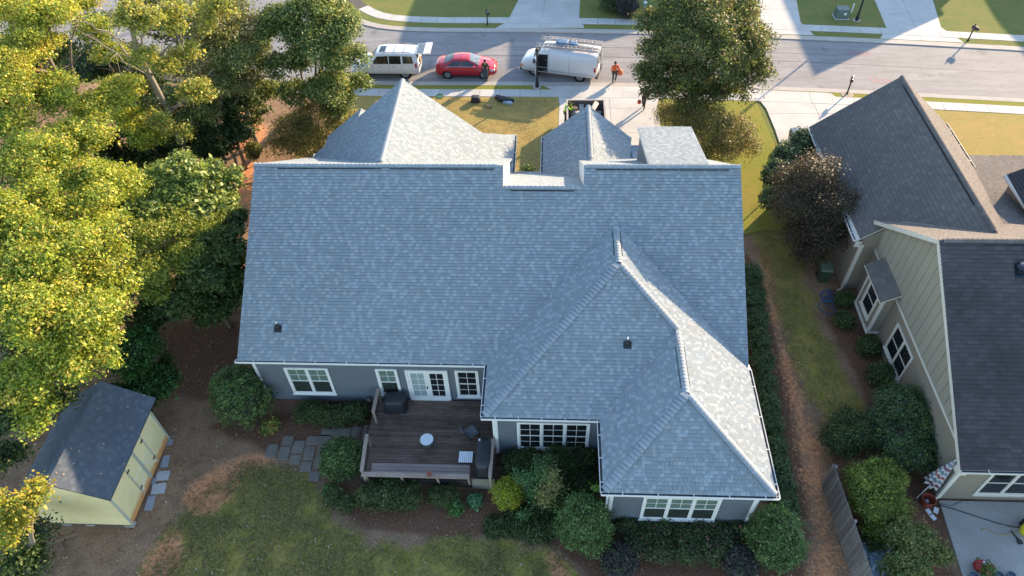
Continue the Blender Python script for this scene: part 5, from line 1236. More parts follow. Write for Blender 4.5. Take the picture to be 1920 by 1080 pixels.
for sg in (-1, 1):
    c.patch('headlight', [(2.66, .72), (2.83, .72), (2.81, .88), (2.66, .92)], sg, LAMPO if sg > 0 else LAMPW); c.patch('tail_light', [(-2.9, .95), (-2.76, .95), (-2.76, 1.28), (-2.9, 1.28)], sg, LAMPR)
    c.line([(.72, 2.0), (.7, 1.2), (.72, .4)], sg); c.line([(-.9, 1.9), (-.9, .4)], sg)
c.patch('moulding', [(-2.8, .62), (2.2, .62), (2.2, .66), (-2.8, .66)], 1, M('grey_moulding', (.35, .35, .36), .5, .1))
mb = MB(); mb.box(2.72, 2.92, -.92, .92, .38, .6); mb.build('front_bumper', TRIMB, vn); mb = MB(); mb.box(-3.08, -2.9, -.95, .95, .4, .58); mb.build('rear_bumper', TRIMB, vn)
mb = MB(); mb.box(-2.97, -2.955, -.75, -.05, 1.25, 1.8); mb.box(-2.97, -2.955, .05, .75, 1.25, 1.8); mb.build('rear_window', TINT, vn)
ALU = M('brushed_aluminium', (.50, .47, .45), .4, .1, metal=.35)
for x in (-2.4, -.6, 1.0):
    mb = MB(); mb.tube([(x, -.86, 2.05), (x, -.86, 2.27), (x, .86, 2.27), (x, .86, 2.05)], .022, 6); mb.build('rack_bar', WPAINT, vn)
for sg in (-.55, .35): mb = MB(); mb.tube([(-2.9, sg - .15, 2.2), (-3.1, sg, 1.4), (-3.1, sg + .1, .6)], .03, 6); mb.tube([(-2.9, sg + .4, 2.2), (-3.1, sg, 1.4)], .03, 6); mb.build('rear_rack_leg', WPAINT, vn)
wv = vn.matrix_world  # world placing computed directly
def v2w(x, y, z): return Vector((cen.x + x * math.cos(ang) - y * math.sin(ang), cen.y + x * math.sin(ang) + y * math.cos(ang), z))
for (y0, y1, xo, zz, lab) in ((-.62, -.72, -.35, 2.31, 'aluminium extension ladder on the far side of the van rack'), (.50, .36, -.25, 2.31, 'aluminium extension ladder on the near side of the van rack')):
    a, b2 = v2w(2.0 + xo, y0, zz), v2w(-2.75 + xo, y1, zz + .02)
    ld = thing('ladder', lab, 'ladder', tuple((a + b2) / 2), 'ladders on the white van')
    d = (b2 - a); L = d.length; d.normalize(); s_ = Vector((-d.y, d.x, 0))
    for sec, (e0, e1, dz, hw) in enumerate(((0, L, 0, .21), (.6, L - .1, .09, .18))):
        for sg in (-1, 1): mb = MB(); mb.beam(a + d * e0 + s_ * sg * hw + Vector((0, 0, dz)), a + d * e1 + s_ * sg * hw + Vector((0, 0, dz)), .035, .075); mb.build('stile', ALU, ld)
        k = int((e1 - e0) / .3)
        for i in range(1, k): q = a + d * (e0 + i * .3) + Vector((0, 0, dz)); mb = MB(); mb.tube([q - s_ * hw, q + s_ * hw], .02, 6); mb.build('rung', ALU, ld)
BT = M('blue_folded_tarp', (.08, .17, .28), .7, .3, 4, 14)
for (x, y, w, l, h, lab) in ((-.1, -.12, .9, .75, .26, 'folded blue tarp between the ladders on the van roof, front bundle'), (-.95, -.1, .6, .5, .22, 'smaller folded blue tarp between the ladders on the van roof, rear bundle')):
    q = v2w(x, y, 2.29); o = link_mesh('folded_tarp', draped('folded_tarp', 0, 0, 0, w, l, h, '', '', wav=.12, rot=ang, m=BT)); o.location = q; tag(o, lab, 'tarp', 'blue tarps on the van')
q = v2w(-1.75, .25, 2.3); mb = MB(); rr = random.Random(8)
for k in range(14):
    a = q + Vector((rr.uniform(-.4, .4), rr.uniform(-.3, .3), rr.uniform(0, .12))); b2 = a + Vector((rr.uniform(-.4, .4), rr.uniform(-.3, .3), rr.uniform(0, .15))); mb.tube([a, (a + b2) / 2 + Vector((0, 0, .08)), b2], .018, 5)
tag(mb.build('rope_bundle', M('tan_rope', (.30, .24, .18), .9, .2)), 'tangle of tan ropes and straps on the rear of the van rack', 'rope', kind='stuff')

# ---- dump trailer on the drive behind the garage gable
tl = thing('dump_trailer', 'dark open dump trailer with roofing debris parked on the drive behind the garage gable', 'trailer', (16.2, 14.4, .09))
CH = M('charcoal_steel', (.14, .125, .12), .6, .25, 2, 20); LIP = M('worn_steel_lip', (.36, .32, .30), .6, .3, 4, 20)
x0, x1, y0, y1 = 14.95, 17.55, 12.4, 16.85
for a in ((x0, x1, y1 - .06, y1), (x0, x0 + .06, y0, y1 - .061), (x1 - .06, x1, y0, y1 - .061), (x0 + .061, x1 - .061, y0, y0 + .06)): mb = MB(); mb.box(*a, .6, 1.5); mb.build('side_wall', CH, tl)
mb = MB(); mb.box(x0 + .061, x1 - .061, y0 + .061, y1 - .061, .6, .66); mb.build('bed', CH, tl)
mb = MB(); mb.box(x0 - .03, x1 + .03, y1 - .09, y1 + .03, 1.5, 1.56); mb.box(x0 - .03, x0 + .09, y0, y1 - .091, 1.5, 1.56); mb.box(x1 - .09, x1 + .03, y0, y1 - .091, 1.5, 1.56); mb.build('top_lip', LIP, tl)
for xx in (x0 - .12, x1 + .12):
    for yy in (14.0, 14.95): mb = MB(); mb.lathe((xx - .1, yy, .45), [(.2, 0), (.36, .02), (.37, .18), (.2, .2)], 20, (1, 0, 0)); mb.build('wheel', TYRE, tl)
mb = MB(); mb.beam((x0 + .4, y1, .5), (16.25, y1 + 1.1, .5), .08, .1); mb.beam((x1 - .4, y1, .5), (16.25, y1 + 1.1, .5), .08, .1); mb.build('tow_frame', CH, tl)
rr = random.Random(12); PALEG = M('pale_debris', (.40, .38, .37), .9, .3)
pm = [MB() for _ in range(3)]
for k in range(150):
    z = .68 + .006 * k * rr.random(); px_ = rr.uniform(x0 + .4, x1 - .4); py_ = rr.uniform(y0 + .4, y1 - .35); a = rr.uniform(0, 3.1); w, l = rr.uniform(.15, .4), rr.uniform(.25, .6); mb = pm[k % 3]
    e = Vector((math.cos(a), math.sin(a), rr.uniform(-.25, .25))).normalized(); f = e.cross(Vector((0, 0, 1))).normalized(); mb.fbox((px_, py_, z + .05), e, f, e.cross(f) * -1, -l / 2, l / 2, -w / 2, w / 2, 0, .02)
for q_, mm_, nm_, lb_ in ((pm[0], SLATE, 'shingle_debris', 'heap of torn slate grey shingles in the dump trailer'), (pm[1], PALEG, 'felt_debris', 'pale scraps of wrapping mixed in the dump trailer heap'), (pm[2], M('brown_felt', (.12, .08, .06), .9, .3), 'wood_debris', 'brown felt and board scraps in the dump trailer heap')):
    tag(q_.build(nm_, mm_), lb_, 'debris', kind='stuff')
q = Vector((17.0, 16.55, 1.48)); mb = MB(); mb.tube([q, (16.15, 15.0, .82)], .17, 14); tag(mb.build('felt_roll', PALEG, smooth=True), 'pale roll of roofing felt leaning in the right corner of the trailer', 'roll')

# ---- dark car half hidden beside the neighbouring garage
dk = thing('parked_car', 'dark grey car mostly hidden between the glossy shrub and the neighbouring garage', 'car', (30.65, 12.6, .09), rot=rad(90), local=True)
c = Car(dk, [(-2.2, .4, .7, .8, .7, .86, .62), (-2.0, .25, .86, .95, .82, 1.05, .74), (-1.2, .2, .9, .98, .85, 1.40, .62), (.1, .2, .9, .96, .85, 1.42, .62), (1.0, .2, .9, .93, .85, 1.0, .74), (1.9, .24, .86, .8, .8, .84, .7), (2.2, .35, .7, .6, .62, .64, .55)])
c.body('body', M('graphite_car_paint', (.06, .06, .065), .3, .05, coat=.6)); c.top('rear_window', -1.9, -1.22, .85, .85, TINT); c.top('windscreen', .98, .2, .9, .88, TINT)
for sg in (-1, 1):
    c.patch('side_window', [(-1.3, 1.02), (.8, .98), (.2, 1.32), (-.95, 1.33)], sg, TINT)
    for x in (-1.3, 1.3): c.wheel(x, sg, .33)

# ================================================================== PEOPLE
SKIN = M('skin', (.30, .17, .11), .6, .08); SKIN_D = M('dark_skin', (.13, .075, .05), .6, .08)
def skin_obj(name, verts, edges, radii, m, parent, sub=1, root=0):
    me = bpy.data.meshes.new(name); me.from_pydata(verts, edges, []); me.materials.append(m)
    o = link_mesh(name, me, parent); o.modifiers.new('skin', 'SKIN')
    sv_ = me.skin_vertices[0].data
    for i, r in enumerate(radii): sv_[i].radius = (r, r) if not hasattr(r, '__len__') else r
    for i in range(len(verts)): sv_[i].use_root = (i == root)
    o.modifiers['skin'].use_smooth_shade = True
    s_ = o.modifiers.new('sub', 'SUBSURF'); s_.levels = sub; s_.render_levels = sub
    return o
BASE = dict(pelvis=(0, 0, .95), waist=(0, -.005, 1.10), chest=(0, 0, 1.32), neck=(0, .0, 1.48), head=(0, .02, 1.60), crown=(0, .015, 1.70),
            shL=(-.18, 0, 1.40), elL=(-.25, -.02, 1.13), wrL=(-.26, .06, .90), haL=(-.26, .08, .83), shR=(.18, 0, 1.40), elR=(.25, -.02, 1.13), wrR=(.26, .06, .90), haR=(.26, .08, .83),
            hipL=(-.095, 0, .90), knL=(-.10, .02, .50), anL=(-.10, -.02, .10), toL=(-.11, .13, .05), hipR=(.095, 0, .90), knR=(.10, .02, .50), anR=(.10, -.02, .10), toR=(.11, .13, .05))
def person(label, loc, rot, top, trou, hair, pose=None, scale=1.0, skin=SKIN, sleeves=True):
    J = dict(BASE); J.update(pose or {}); r = thing('person', label, 'person', loc, rot=rot, local=True); r.scale = (scale,) * 3
    names = list(J); ix = {n: i for i, n in enumerate(names)}; V = [J[n] for n in names]
    E = [(ix[a], ix[b]) for a, b in (('pelvis', 'waist'), ('waist', 'chest'), ('chest', 'neck'), ('neck', 'head'), ('head', 'crown'), ('chest', 'shL'), ('shL', 'elL'), ('elL', 'wrL'), ('wrL', 'haL'), ('chest', 'shR'), ('shR', 'elR'), ('elR', 'wrR'), ('wrR', 'haR'), ('pelvis', 'hipL'), ('hipL', 'knL'), ('knL', 'anL'), ('anL', 'toL'), ('pelvis', 'hipR'), ('hipR', 'knR'), ('knR', 'anR'), ('anR', 'toR'))]
    RD = dict(pelvis=(.12, .10), waist=(.12, .095), chest=(.15, .105), neck=.052, head=.088, crown=.075, sh=.06, el=.042, wr=.03, ha=.03, hip=.085, kn=.058, an=.042, to=.04)
    skin_obj('body', V, E, [RD.get(n, RD.get(n[:-1])) for n in names], skin, r, 1, ix['pelvis'])
    tn = ['pelvis', 'waist', 'chest', 'shL', 'elL', 'shR', 'elR'] + (['wrL', 'wrR'] if sleeves else []); ti = {n: i for i, n in enumerate(tn)}
    tv = [J[n] for n in tn]; te = [(ti['pelvis'], ti['waist']), (ti['waist'], ti['chest']), (ti['chest'], ti['shL']), (ti['shL'], ti['elL']), (ti['chest'], ti['shR']), (ti['shR'], ti['elR'])]
    if sleeves: te += [(ti['elL'], ti['wrL']), (ti['elR'], ti['wrR'])]
    RT = dict(pelvis=(.155, .135), waist=(.15, .125), chest=(.175, .13), sh=.085, el=.062, wr=.048)
    skin_obj('shirt', tv, te, [RT.get(n, RT.get(n[:-1])) for n in tn], top, r, 1, 0)
    pn = ['pelvis', 'hipL', 'knL', 'anL', 'hipR', 'knR', 'anR']; pi_ = {n: i for i, n in enumerate(pn)}
    skin_obj('trousers', [J[n] for n in pn], [(0, 1), (1, 2), (2, 3), (0, 4), (4, 5), (5, 6)], [(.14, .12), .105, .078, .066, .105, .078, .066], trou, r, 1, 0)
    for s_ in 'LR':
        a, t_ = Vector(J['an' + s_]), Vector(J['to' + s_]); d = (t_ - a); d.z = 0; d.normalize()
        skin_obj('shoe', [tuple(a - d * .04 + Vector((0, 0, -.05))), tuple(a + d * .08 + Vector((0, 0, -.055))), tuple(t_ + Vector((0, 0, 0)))], [(0, 1), (1, 2)], [.052, .05, .042], TRIMB, r, 1, 0)
        w, h = Vector(J['wr' + s_]), Vector(J['ha' + s_]); fd = (h - w).normalized(); sd_ = Vector((0, 1, 0)); sd_ = (sd_ - fd * sd_.dot(fd)).normalized(); mb = MB()
        for k in range(4): b_ = h + sd_ * (-.03 + k * .02); L = (.075, .085, .08, .06)[k]; mb.tube([b_, b_ + fd * L * .55, b_ + fd * L + Vector((0, 0, .01))], [.009, .008, .006], 6)
        b_ = w + fd * .02 + sd_ * .03; mb.tube([b_, b_ + sd_ * .03 + fd * .03, b_ + sd_ * .03 + fd * .06], [.010, .009, .007], 6); mb.build('fingers', skin, r)
    hd_ = Vector(J['head']); fwd = Vector((0, 1, 0))
    mb = MB(); mb.lathe(hd_ + Vector((0, -.018, .0)), [(.075, -.03), (.098, .02), (.1, .07), (.085, .115), (.05, .145), (.01, .152)], 16); mb.build('hair', hair, r, smooth=True)
    mb = MB(); mb.tube([hd_ + Vector((0, .085, .02)), hd_ + Vector((0, .108, -.012)), hd_ + Vector((0, .088, -.022))], [.008, .014, .008], 6)
    for sx_ in (-1, 1): mb.tube([hd_ + Vector((sx_ * .086, .0, .02)), hd_ + Vector((sx_ * .096, -.012, .0)), hd_ + Vector((sx_ * .088, 0, -.025))], [.012, .014, .009], 6)
    mb.build('face', skin, r)
    mb = MB()
    for sx_ in (-1, 1): mb.lathe(hd_ + Vector((sx_ * .032, .078, .018)), [(.009, 0), (.008, .008)], 8, (0, 1, 0))
    mb.box(hd_.x - .025, hd_.x + .025, hd_.y + .076, hd_.y + .084, hd_.z - .052, hd_.z - .045); mb.build('eyes_and_mouth', M('dark_features', (.05, .025, .02), .6, .1), r)
    return r
HB = M('black_hair', (.015, .012, .01), .6, .2); JEAN = M('dark_blue_denim', (.05, .07, .11), .9, .2, 6, 40); GREYT = M('charcoal_work_trousers', (.06, .065, .07), .9, .2)
p = G(911, 151, .07); p1 = person('man in dark green top and blue jeans standing at the kerb beside the red car', (p.x, p.y, .07), rad(170), M('dark_green_cotton', (.025, .06, .035), .9, .15), JEAN, M('brown_hair', (.05, .03, .02), .7, .2), dict(elL=(-.27, 0, 1.12), wrL=(-.24, .08, .9), haL=(-.23, .1, .83)), 1.0)
p = G(1151, 154, .07); person('man in bright orange work shirt holding an orange bag behind the white van', (p.x, p.y, .07), rad(200), M('hi_vis_orange', (.75, .12, .03), .8, .08), GREYT, HB, dict(knL=(-.12, .08, .52), anL=(-.13, -.1, .1), toL=(-.14, .05, .05), wrL=(-.36, .14, .98), haL=(-.38, .18, .92), elL=(-.31, 0, 1.16)), .98)
q = p; bg = thing('bag', 'round orange bag hanging at the side of the man in orange', 'bag', (q.x + .38, q.y + .12, .55)); mb = MB(); mb.lathe((q.x + .38, q.y + .12, .6), [(.05, 0), (.2, .06), (.25, .2), (.22, .36), (.08, .44)], 14); mb.build('bag_body', M('orange_bag_cloth', (.62, .17, .07), .8, .2), bg, smooth=True); mb = MB(); mb.tube([(q.x + .3, q.y + .1, 1.02), (q.x + .2, q.y + .03, 1.25), (q.x + .05, q.y, 1.42)], .015, 6); mb.build('strap', TRIMB, bg)
p = G(1206, 203, .09); person('man in brown jacket and dark trousers walking on the drive under the street tree', (p.x, p.y, .09), rad(150), M('brown_jacket', (.15, .085, .06), .9, .2), M('brown_grey_trousers', (.07, .055, .05), .9, .2), HB, dict(knL=(-.11, .14, .52), anL=(-.11, .12, .1), toL=(-.11, .27, .05), knR=(.11, -.02, .5), anR=(.11, -.2, .12), toR=(.11, -.08, .05), elR=(.3, -.02, 1.14), wrR=(.36, .1, .93), haR=(.38, .13, .87)), 1.04)
mb = MB(); mb.lathe((p.x - .36, p.y - .22, .62), [(.05, 0), (.13, .04), (.14, .2), (.09, .26)], 12); hb = thing('red_tool_bag', 'red hand bag carried by the man in the brown jacket', 'bag', (p.x - .36, p.y - .22, .6)); mb.build('bag_body', M('red_bag_cloth', (.5, .05, .03), .7, .1), hb); mb = MB(); mb.tube([(p.x - .44, p.y - .22, .86), (p.x - .36, p.y - .22, .95), (p.x - .28, p.y - .22, .86)], .012, 6); mb.build('handle', TRIMB, hb)
p = G(1062, 232, .09); person('worker in neon yellow shirt reaching over the side of the dump trailer', (p.x - .06, p.y - .05, .09), rad(-72), M('neon_yellow_shirt', (.42, .75, .03), .8, .05), GREYT, HB, dict(chest=(0, .1, 1.30), neck=(0, .17, 1.44), head=(0, .24, 1.54), crown=(0, .26, 1.63), shL=(-.18, .09, 1.38), shR=(.18, .09, 1.38), elL=(-.24, .28, 1.2), wrL=(-.18, .5, 1.42), haL=(-.17, .56, 1.44), elR=(.24, .28, 1.2), wrR=(.18, .5, 1.42), haR=(.17, .56, 1.44)), 1.02)
# cap on the worker
# ================================================================== STREET FURNITURE
def mailbox(px, py, rot, label, h=1.15, face=1):
    p = G(px, py, .065); r = thing('mailbox', label, 'mailbox', tuple(p), 'kerbside mailboxes', rot=rot, local=True)
    mb = MB(); mb.lathe((0, 0, 0), [(.09, 0), (.09, .05), (.055, .1), (.05, h * .8), (.05, h + .12), (.065, h + .14), (.02, h + .26)], 12); mb.build('post', BLACKM, r)
    mb = MB(); vs = []; n = 9
    for y in (-.12, .42):
        for i in range(n + 1): a = math.pi * i / n; vs.append((math.cos(a) * .11, y, h - .02 + math.sin(a) * .11))
        vs += [(-.11, y, h - .15), (.11, y, h - .15)]
    k = n + 3; mb.add(vs, [tuple(range(k))[::-1], tuple(range(k, 2 * k))] + [(i, (i + 1) % k, k + (i + 1) % k, k + i) for i in range(k)]); mb.build('box', M('dark_mailbox_metal', (.035, .035, .04), .35, .1), r)
    mb = MB(); mb.beam((0, 0, h - .35), (0, .3, h - .16), .03, .03); mb.build('bracket', BLACKM, r)
    mb = MB(); mb.box(.112, .12, .1, .13, h - .02, h + .12); mb.build('flag', M('red_flag', (.4, .03, .03), .5, .1), r)
    return r
mailbox(914, 46, rad(-160), 'black mailbox on a post in the far verge between lawn and the straight drive'); mailbox(1588, 176, rad(-25), 'black mailbox on the near verge beside the neighbouring drive, left of the brown roof tip'); mailbox(1815, 76, rad(-160), 'black mailbox across the street at the far right by the sunlit drive')
mb = MB(); p = G(1588, 177, .068); mb.lathe(p, [(.45, 0), (.42, .012), (.02, .014)], 20); tag(mb.build('mulch_ring', M('pale_gravel', (.34, .28, .22), .9, .3, 10, 40)), kind='structure')
def lamppost(px, py, label, H=5.0):
    p = G(px, py, .065); r = thing('street_lamp', label, 'street lamp', tuple(p), 'black street lamps')
    mb = MB(); mb.lathe(p, [(.14, 0), (.14, .35), (.10, .45), (.075, .8), (.06, H - .5)], 14); mb.build('pole', BLACKM, r)
    mb = MB(); mb.lathe(p + Vector((0, 0, H - .5)), [(.06, 0), (.09, .05), (.14, .42), (.13, .44)], 14); mb.build('lantern', M('frosted_lantern', (.12, .13, .135), .3, .1), r); mb = MB(); mb.lathe(p + Vector((0, 0, H - .05)), [(.17, 0), (.11, .12), (.04, .2), (.02, .28)], 14); mb.build('lantern_cap', BLACKM, r)
    mb = MB(); mb.lathe(p + Vector((0, 0, .003)), [(.32, 0), (.32, .01), (.02, .012)], 20); mb.build('base_ring', CONC_OLD, r)
    return r
lamppost(1007, 163, 'slim black street lamp on the near verge in front of the white van', 3.0); lamppost(1606, 38, 'tall slim black street lamp on the opposite lawn beside the green utility box', 5.6)
TG = M('utility_green', (.10, .15, .13), .5, .1)
p = G(1576, 32, .06); u = thing('utility_box', 'green utility transformer box on the opposite lawn', 'utility box', tuple(p)); mb = MB()
mb.add([(p.x - .5, p.y - .42, .1), (p.x + .5, p.y - .42, .1), (p.x + .5, p.y + .42, .1), (p.x - .5, p.y + .42, .1), (p.x - .47, p.y - .3, .8), (p.x + .47, p.y - .3, .8), (p.x + .47, p.y + .4, .86), (p.x - .47, p.y + .4, .86)], [(3, 2, 1, 0), (0, 1, 5, 4), (1, 2, 6, 5), (2, 3, 7, 6), (3, 0, 4, 7), (4, 5, 6, 7)]); mb.build('cabinet', TG, u)
mb = MB(); mb.box(p.x - .58, p.x + .58, p.y - .5, p.y + .5, .05, .099); mb.build('pad', CONC, u); mb = MB(); mb.box(p.x + .05, p.x + .27, p.y - .41, p.y - .385, .42, .6); mb.build('warning_plate', WHT, u)
p = G(1596, 24, .06); mb = MB(); mb.lathe(p, [(.06, 0), (.06, .75), (.04, .8)], 12); tag(mb.build('marker_post', WHT), 'short white marker post standing right of the green utility box', 'marker post')
p = G(1208, 20, .06); u = thing('utility_pedestal', 'pale green utility pedestal with white cap on the opposite lawn left of the big tree', 'utility pedestal', tuple(p)); mb = MB(); mb.box(p.x - .13, p.x + .13, p.y - .13, p.y + .13, .05, .75); mb.build('column', M('pale_utility_green', (.22, .34, .28), .5, .1), u); mb = MB(); mb.lathe(p + Vector((0, 0, .69)), [(.17, 0), (.16, .08), (.04, .16)], 12); mb.build('cap', WHT, u)
p = G(1209, 33, .06); mb = MB(); mb.box(p.x - .35, p.x + .35, p.y - .2, p.y + .2, .06, .3); tag(mb.build('valve_box', M('grey_green_box', (.25, .29, .27), .6, .1)), 'low grey green valve box at the edge of the opposite pavement', 'valve box')
p = G(825, 180, .079); mb = MB(); mb.lathe(p, [(.3, 0), (.3, .012), (.02, .016)], 20); tag(mb.build('meter_cover', M('green_cover', (.04, .12, .07), .6, .1)), 'round green meter cover set in the near pavement', 'cover')
# things left on the front lawn
p = G(892, 190, .06); o = link_mesh('backpack', draped('backpack', 0, 0, 0, .62, .5, .42, '', '', wav=.1, m=M('dark_grey_bag', (.04, .04, .05), .8, .3))); o.location = p; tag(o, 'dark grey rucksack lying alone on the golden front lawn', 'rucksack')
rr = random.Random(2)
for k, (px, py, w, l, h, mm_, lab) in enumerate(((934, 184, .45, .3, .2, M('brown_leather', (.07, .04, .03), .7, .2), 'small brown bag at the left end of the gear heap on the lawn'), (944, 189, .8, .45, .28, M('black_nylon', (.03, .03, .035), .7, .2), 'black jacket heap in the middle of the gear on the lawn'), (952, 194, .65, .28, .16, M('pale_blue_cloth', (.35, .42, .5), .8, .2), 'pale blue garment in front of the black heap on the lawn'), (958, 190, .4, .3, .2, M('navy_cloth', (.03, .04, .07), .8, .2), 'navy bundle at the right end of the gear heap on the lawn'), (917, 201, .42, .25, .15, M('tan_tool_bag', (.30, .20, .12), .8, .3), 'small tan tool pouch lying on the sunny lawn'))):
    p = G(px, py, .06); o = link_mesh('gear', draped('gear', 0, 0, 0, w, l, h, '', '', rot=-.3, wav=.13, m=mm_)); o.location = p; tag(o, lab, 'gear')

# ================================================================== HOUSES ACROSS THE STREET (their shade falls on the road)
def far_house(x0, x1, y0, y1, ze, zr, label, ridge='y', wallm=None, xr=None):
    r = thing('house', label, 'house', ((x0 + x1) / 2, (y0 + y1) / 2, 0)); wm = wallm or M('tan_siding', (.30, .27, .22), .8, .08)
    mb = MB(); mb.box(x0, x1, y0, y1, 0, ze - .02); w_ = mb.build('wall', wm, r); xm = xr or (x0 + x1) / 2
    if ridge == 'y':
        for pts in ([(xm, y0 - .4, zr), (xm, y1 + .4, zr), (x0 - .4, y1 + .4, ze - .2), (x0 - .4, y0 - .4, ze - .2)], [(xm, y0 - .4, zr), (x1 + .4, y0 - .4, ze - .2), (x1 + .4, y1 + .4, ze - .2), (xm, y1 + .4, zr)]): mb = MB(); mb.slab(pts, (0, 0, .18)); mb.build('roof_slope', M('far_shingle', (.16, .15, .15), .9, .2), r)
        for yy in (y0, y1): mb = MB(); mb.slab([(x0, yy, ze - .02), (x1, yy, ze - .02), (xm, yy, zr - .1)], (0, .1 if yy == y0 else -.1, 0)); mb.build('gable', wm, r)
    else:
        ym = (y0 + y1) / 2
        for pts in ([(x0 - .4, ym, zr), (x1 + .4, ym, zr), (x1 + .4, y0 - .4, ze - .2), (x0 - .4, y0 - .4, ze - .2)], [(x0 - .4, ym, zr), (x0 - .4, y1 + .4, ze - .2), (x1 + .4, y1 + .4, ze - .2), (x1 + .4, ym, zr)]): mb = MB(); mb.slab(pts, (0, 0, .18)); mb.build('roof_slope', M('far_shingle', (.16, .15, .15), .9, .2), r)
        for xx in (x0, x1): mb = MB(); mb.slab([(xx, y0, ze - .02), (xx, y1, ze - .02), (xx, ym, zr - .1)], (.1 if xx == x0 else -.1, 0, 0)); mb.build('gable', wm, r)
    for k in range(3): window(r, (x0 + (x1 - x0) * (k + .5) / 3 - .6, y0 - .012, 1.0), (1, 0, 0), (0, -1, 0), 1.2, 1.5, 1, ((2, 2), (0, 0)))
    mb = MB(); mb.box((x0 + x1) / 2 + 1.9, (x0 + x1) / 2 + 2.9, y0 - .03, y0 - .001, .05, 2.15); mb.build('door', WHITE, r)
    return r
def caster(px, py, z):
    g = G(px, py); t = z / math.tan(SUN_EL); return Vector((g.x + t * math.sin(SUN_AZ), g.y + t * math.cos(SUN_AZ), z))
c1 = caster(1530, 132, 9.0); far_house(c1.x - 4.2, c1.x + 4.2, c1.y, c1.y + 11, 5.4, 9.0, 'two storey tan gabled house behind the lawn with the utility box', xr=c1.x)
c2 = caster(960, 122, 8.4); far_house(c2.x - 5.5, c2.x + 7.0, c2.y, c2.y + 10, 5.2, 8.4, 'tan gabled house across the street behind the straight drive', xr=c2.x, wallm=M('cream_siding', (.4, .37, .3), .8, .08))
c3 = caster(735, 150, 7.6); far_house(c3.x - 5.5, c3.x + 3.6, c3.y, c3.y + 10, 4.6, 7.6, 'low cream gabled house across the street at the bend', xr=c3.x, wallm=M('cream_siding', (.4, .37, .3), .8, .08))
c4 = caster(1900, 165, 8.5); far_house(c4.x - 2.0, c4.x + 9, c4.y, c4.y + 10, 5.6, 8.5, 'tan gabled house across the street at the far right', xr=c4.x + 3)
# ================================================================== VEGETATION
def leaf_cloud(lobes, nclump, per, L, sig, palette, seed, shell=.55, flat=.6, up=.35, wid=.6, noise=.35, zmin=.03, sub=0, subr=.36):
    """clumps of leaf quads spread through ellipsoid lobes; palette: list of (weight, rgb)"""
    rs = np.random.RandomState(seed); lb = np.array([l[:6] for l in lobes], float)
    if sub:
        d0 = rs.normal(size=(len(lb) * sub, 3)); d0 /= np.linalg.norm(d0, axis=1)[:, None]; d0[:, 2] = np.abs(d0[:, 2]) * .95 - .12
        i0 = np.repeat(np.arange(len(lb)), sub); rr0 = rs.uniform(.45, 1.0, len(i0))[:, None]; f0 = rs.uniform(.6, 1.35, len(i0))[:, None] * subr
        lb = np.concatenate([lb[i0, :3] + d0 * lb[i0, 3:6] * rr0, lb[i0, 3:4] * f0, lb[i0, 4:5] * f0, lb[i0, 5:6] * f0 * .72], 1)
    wts = (lb[:, 3] * lb[:, 4] + lb[:, 3] * lb[:, 5]) ; wts = wts / wts.sum()
    k = rs.choice(len(lb), nclump, p=wts); d = rs.normal(size=(nclump, 3)); d /= np.linalg.norm(d, axis=1)[:, None]
    d[:, 2] = np.where(d[:, 2] < -.45, -d[:, 2], d[:, 2])
    r = shell + (1 - shell) * rs.rand(nclump) ** .6
    r *= 1 + noise * (np.sin(d[:, 0] * 5 + seed) * np.cos(d[:, 1] * 6 + k) + .5 * np.sin(d[:, 2] * 9 + k * 2)) * .6
    cpos = lb[k, :3] + d * lb[k, 3:6] * r[:, None]
    cw = np.array([p[0] for p in palette], float); cw /= cw.sum(); cols = np.array([p[1] for p in palette]); ck = rs.choice(len(cols), nclump, p=cw)
    n = nclump * per; ci = np.repeat(np.arange(nclump), per)
    P = cpos[ci] + rs.normal(size=(n, 3)) * sig * np.array([1, 1, flat]); P[:, 2] = np.maximum(P[:, 2], zmin)
    N = d[ci] * .6 + rs.normal(size=(n, 3)) * .55; N[:, 2] += up; N /= np.linalg.norm(N, axis=1)[:, None]
    T = np.cross(N, rs.normal(size=(n, 3))); T /= np.linalg.norm(T, axis=1)[:, None]; B = np.cross(N, T)
    s = L * (.45 + 1.1 * rs.rand(n) ** 1.5)[:, None] * 1.08
    V = np.stack([P - T * s * .5, P + B * s * .5 * wid + N * s * .06, P + T * s * .5, P - B * s * .5 * wid + N * s * .06], 1)
    col = cols[ck][ci] * (.8 + .4 * rs.rand(n))[:, None]; alt = cols[rs.choice(len(cols), n, p=cw)]
    mixk = (rs.rand(n) < .3)[:, None]; col = np.where(mixk, alt * (.8 + .4 * rs.rand(n))[:, None], col); col *= (.8 + .4 * rs.rand(nclump))[ci][:, None]
    return V, np.clip(col, 0, 1), cpos
def depth_of(P): return (Vector(P) - Vector(CAM)).dot(AF)
def LB(px, py, z, rpx, fz=.8, fy=1.0):
    p = G(px, py, z); r = rpx * depth_of(p) / FPX; return (p.x, p.y, p.z, r, r * fy, r * fz)
def limb(mb, a, b, r0, r1, rnd, sag=.12, n=5):
    a, b = Vector(a), Vector(b); L = (b - a).length; pts = []; rs = []
    for i in range(n + 1):
        t = i / n; p = a.lerp(b, t); w = math.sin(t * math.pi) * sag * L
        pts.append(p + Vector((rnd.uniform(-w, w) * .5, rnd.uniform(-w, w) * .5, w * .4))); rs.append(r0 + (r1 - r0) * t)
    mb.tube(pts, rs, 7); return pts
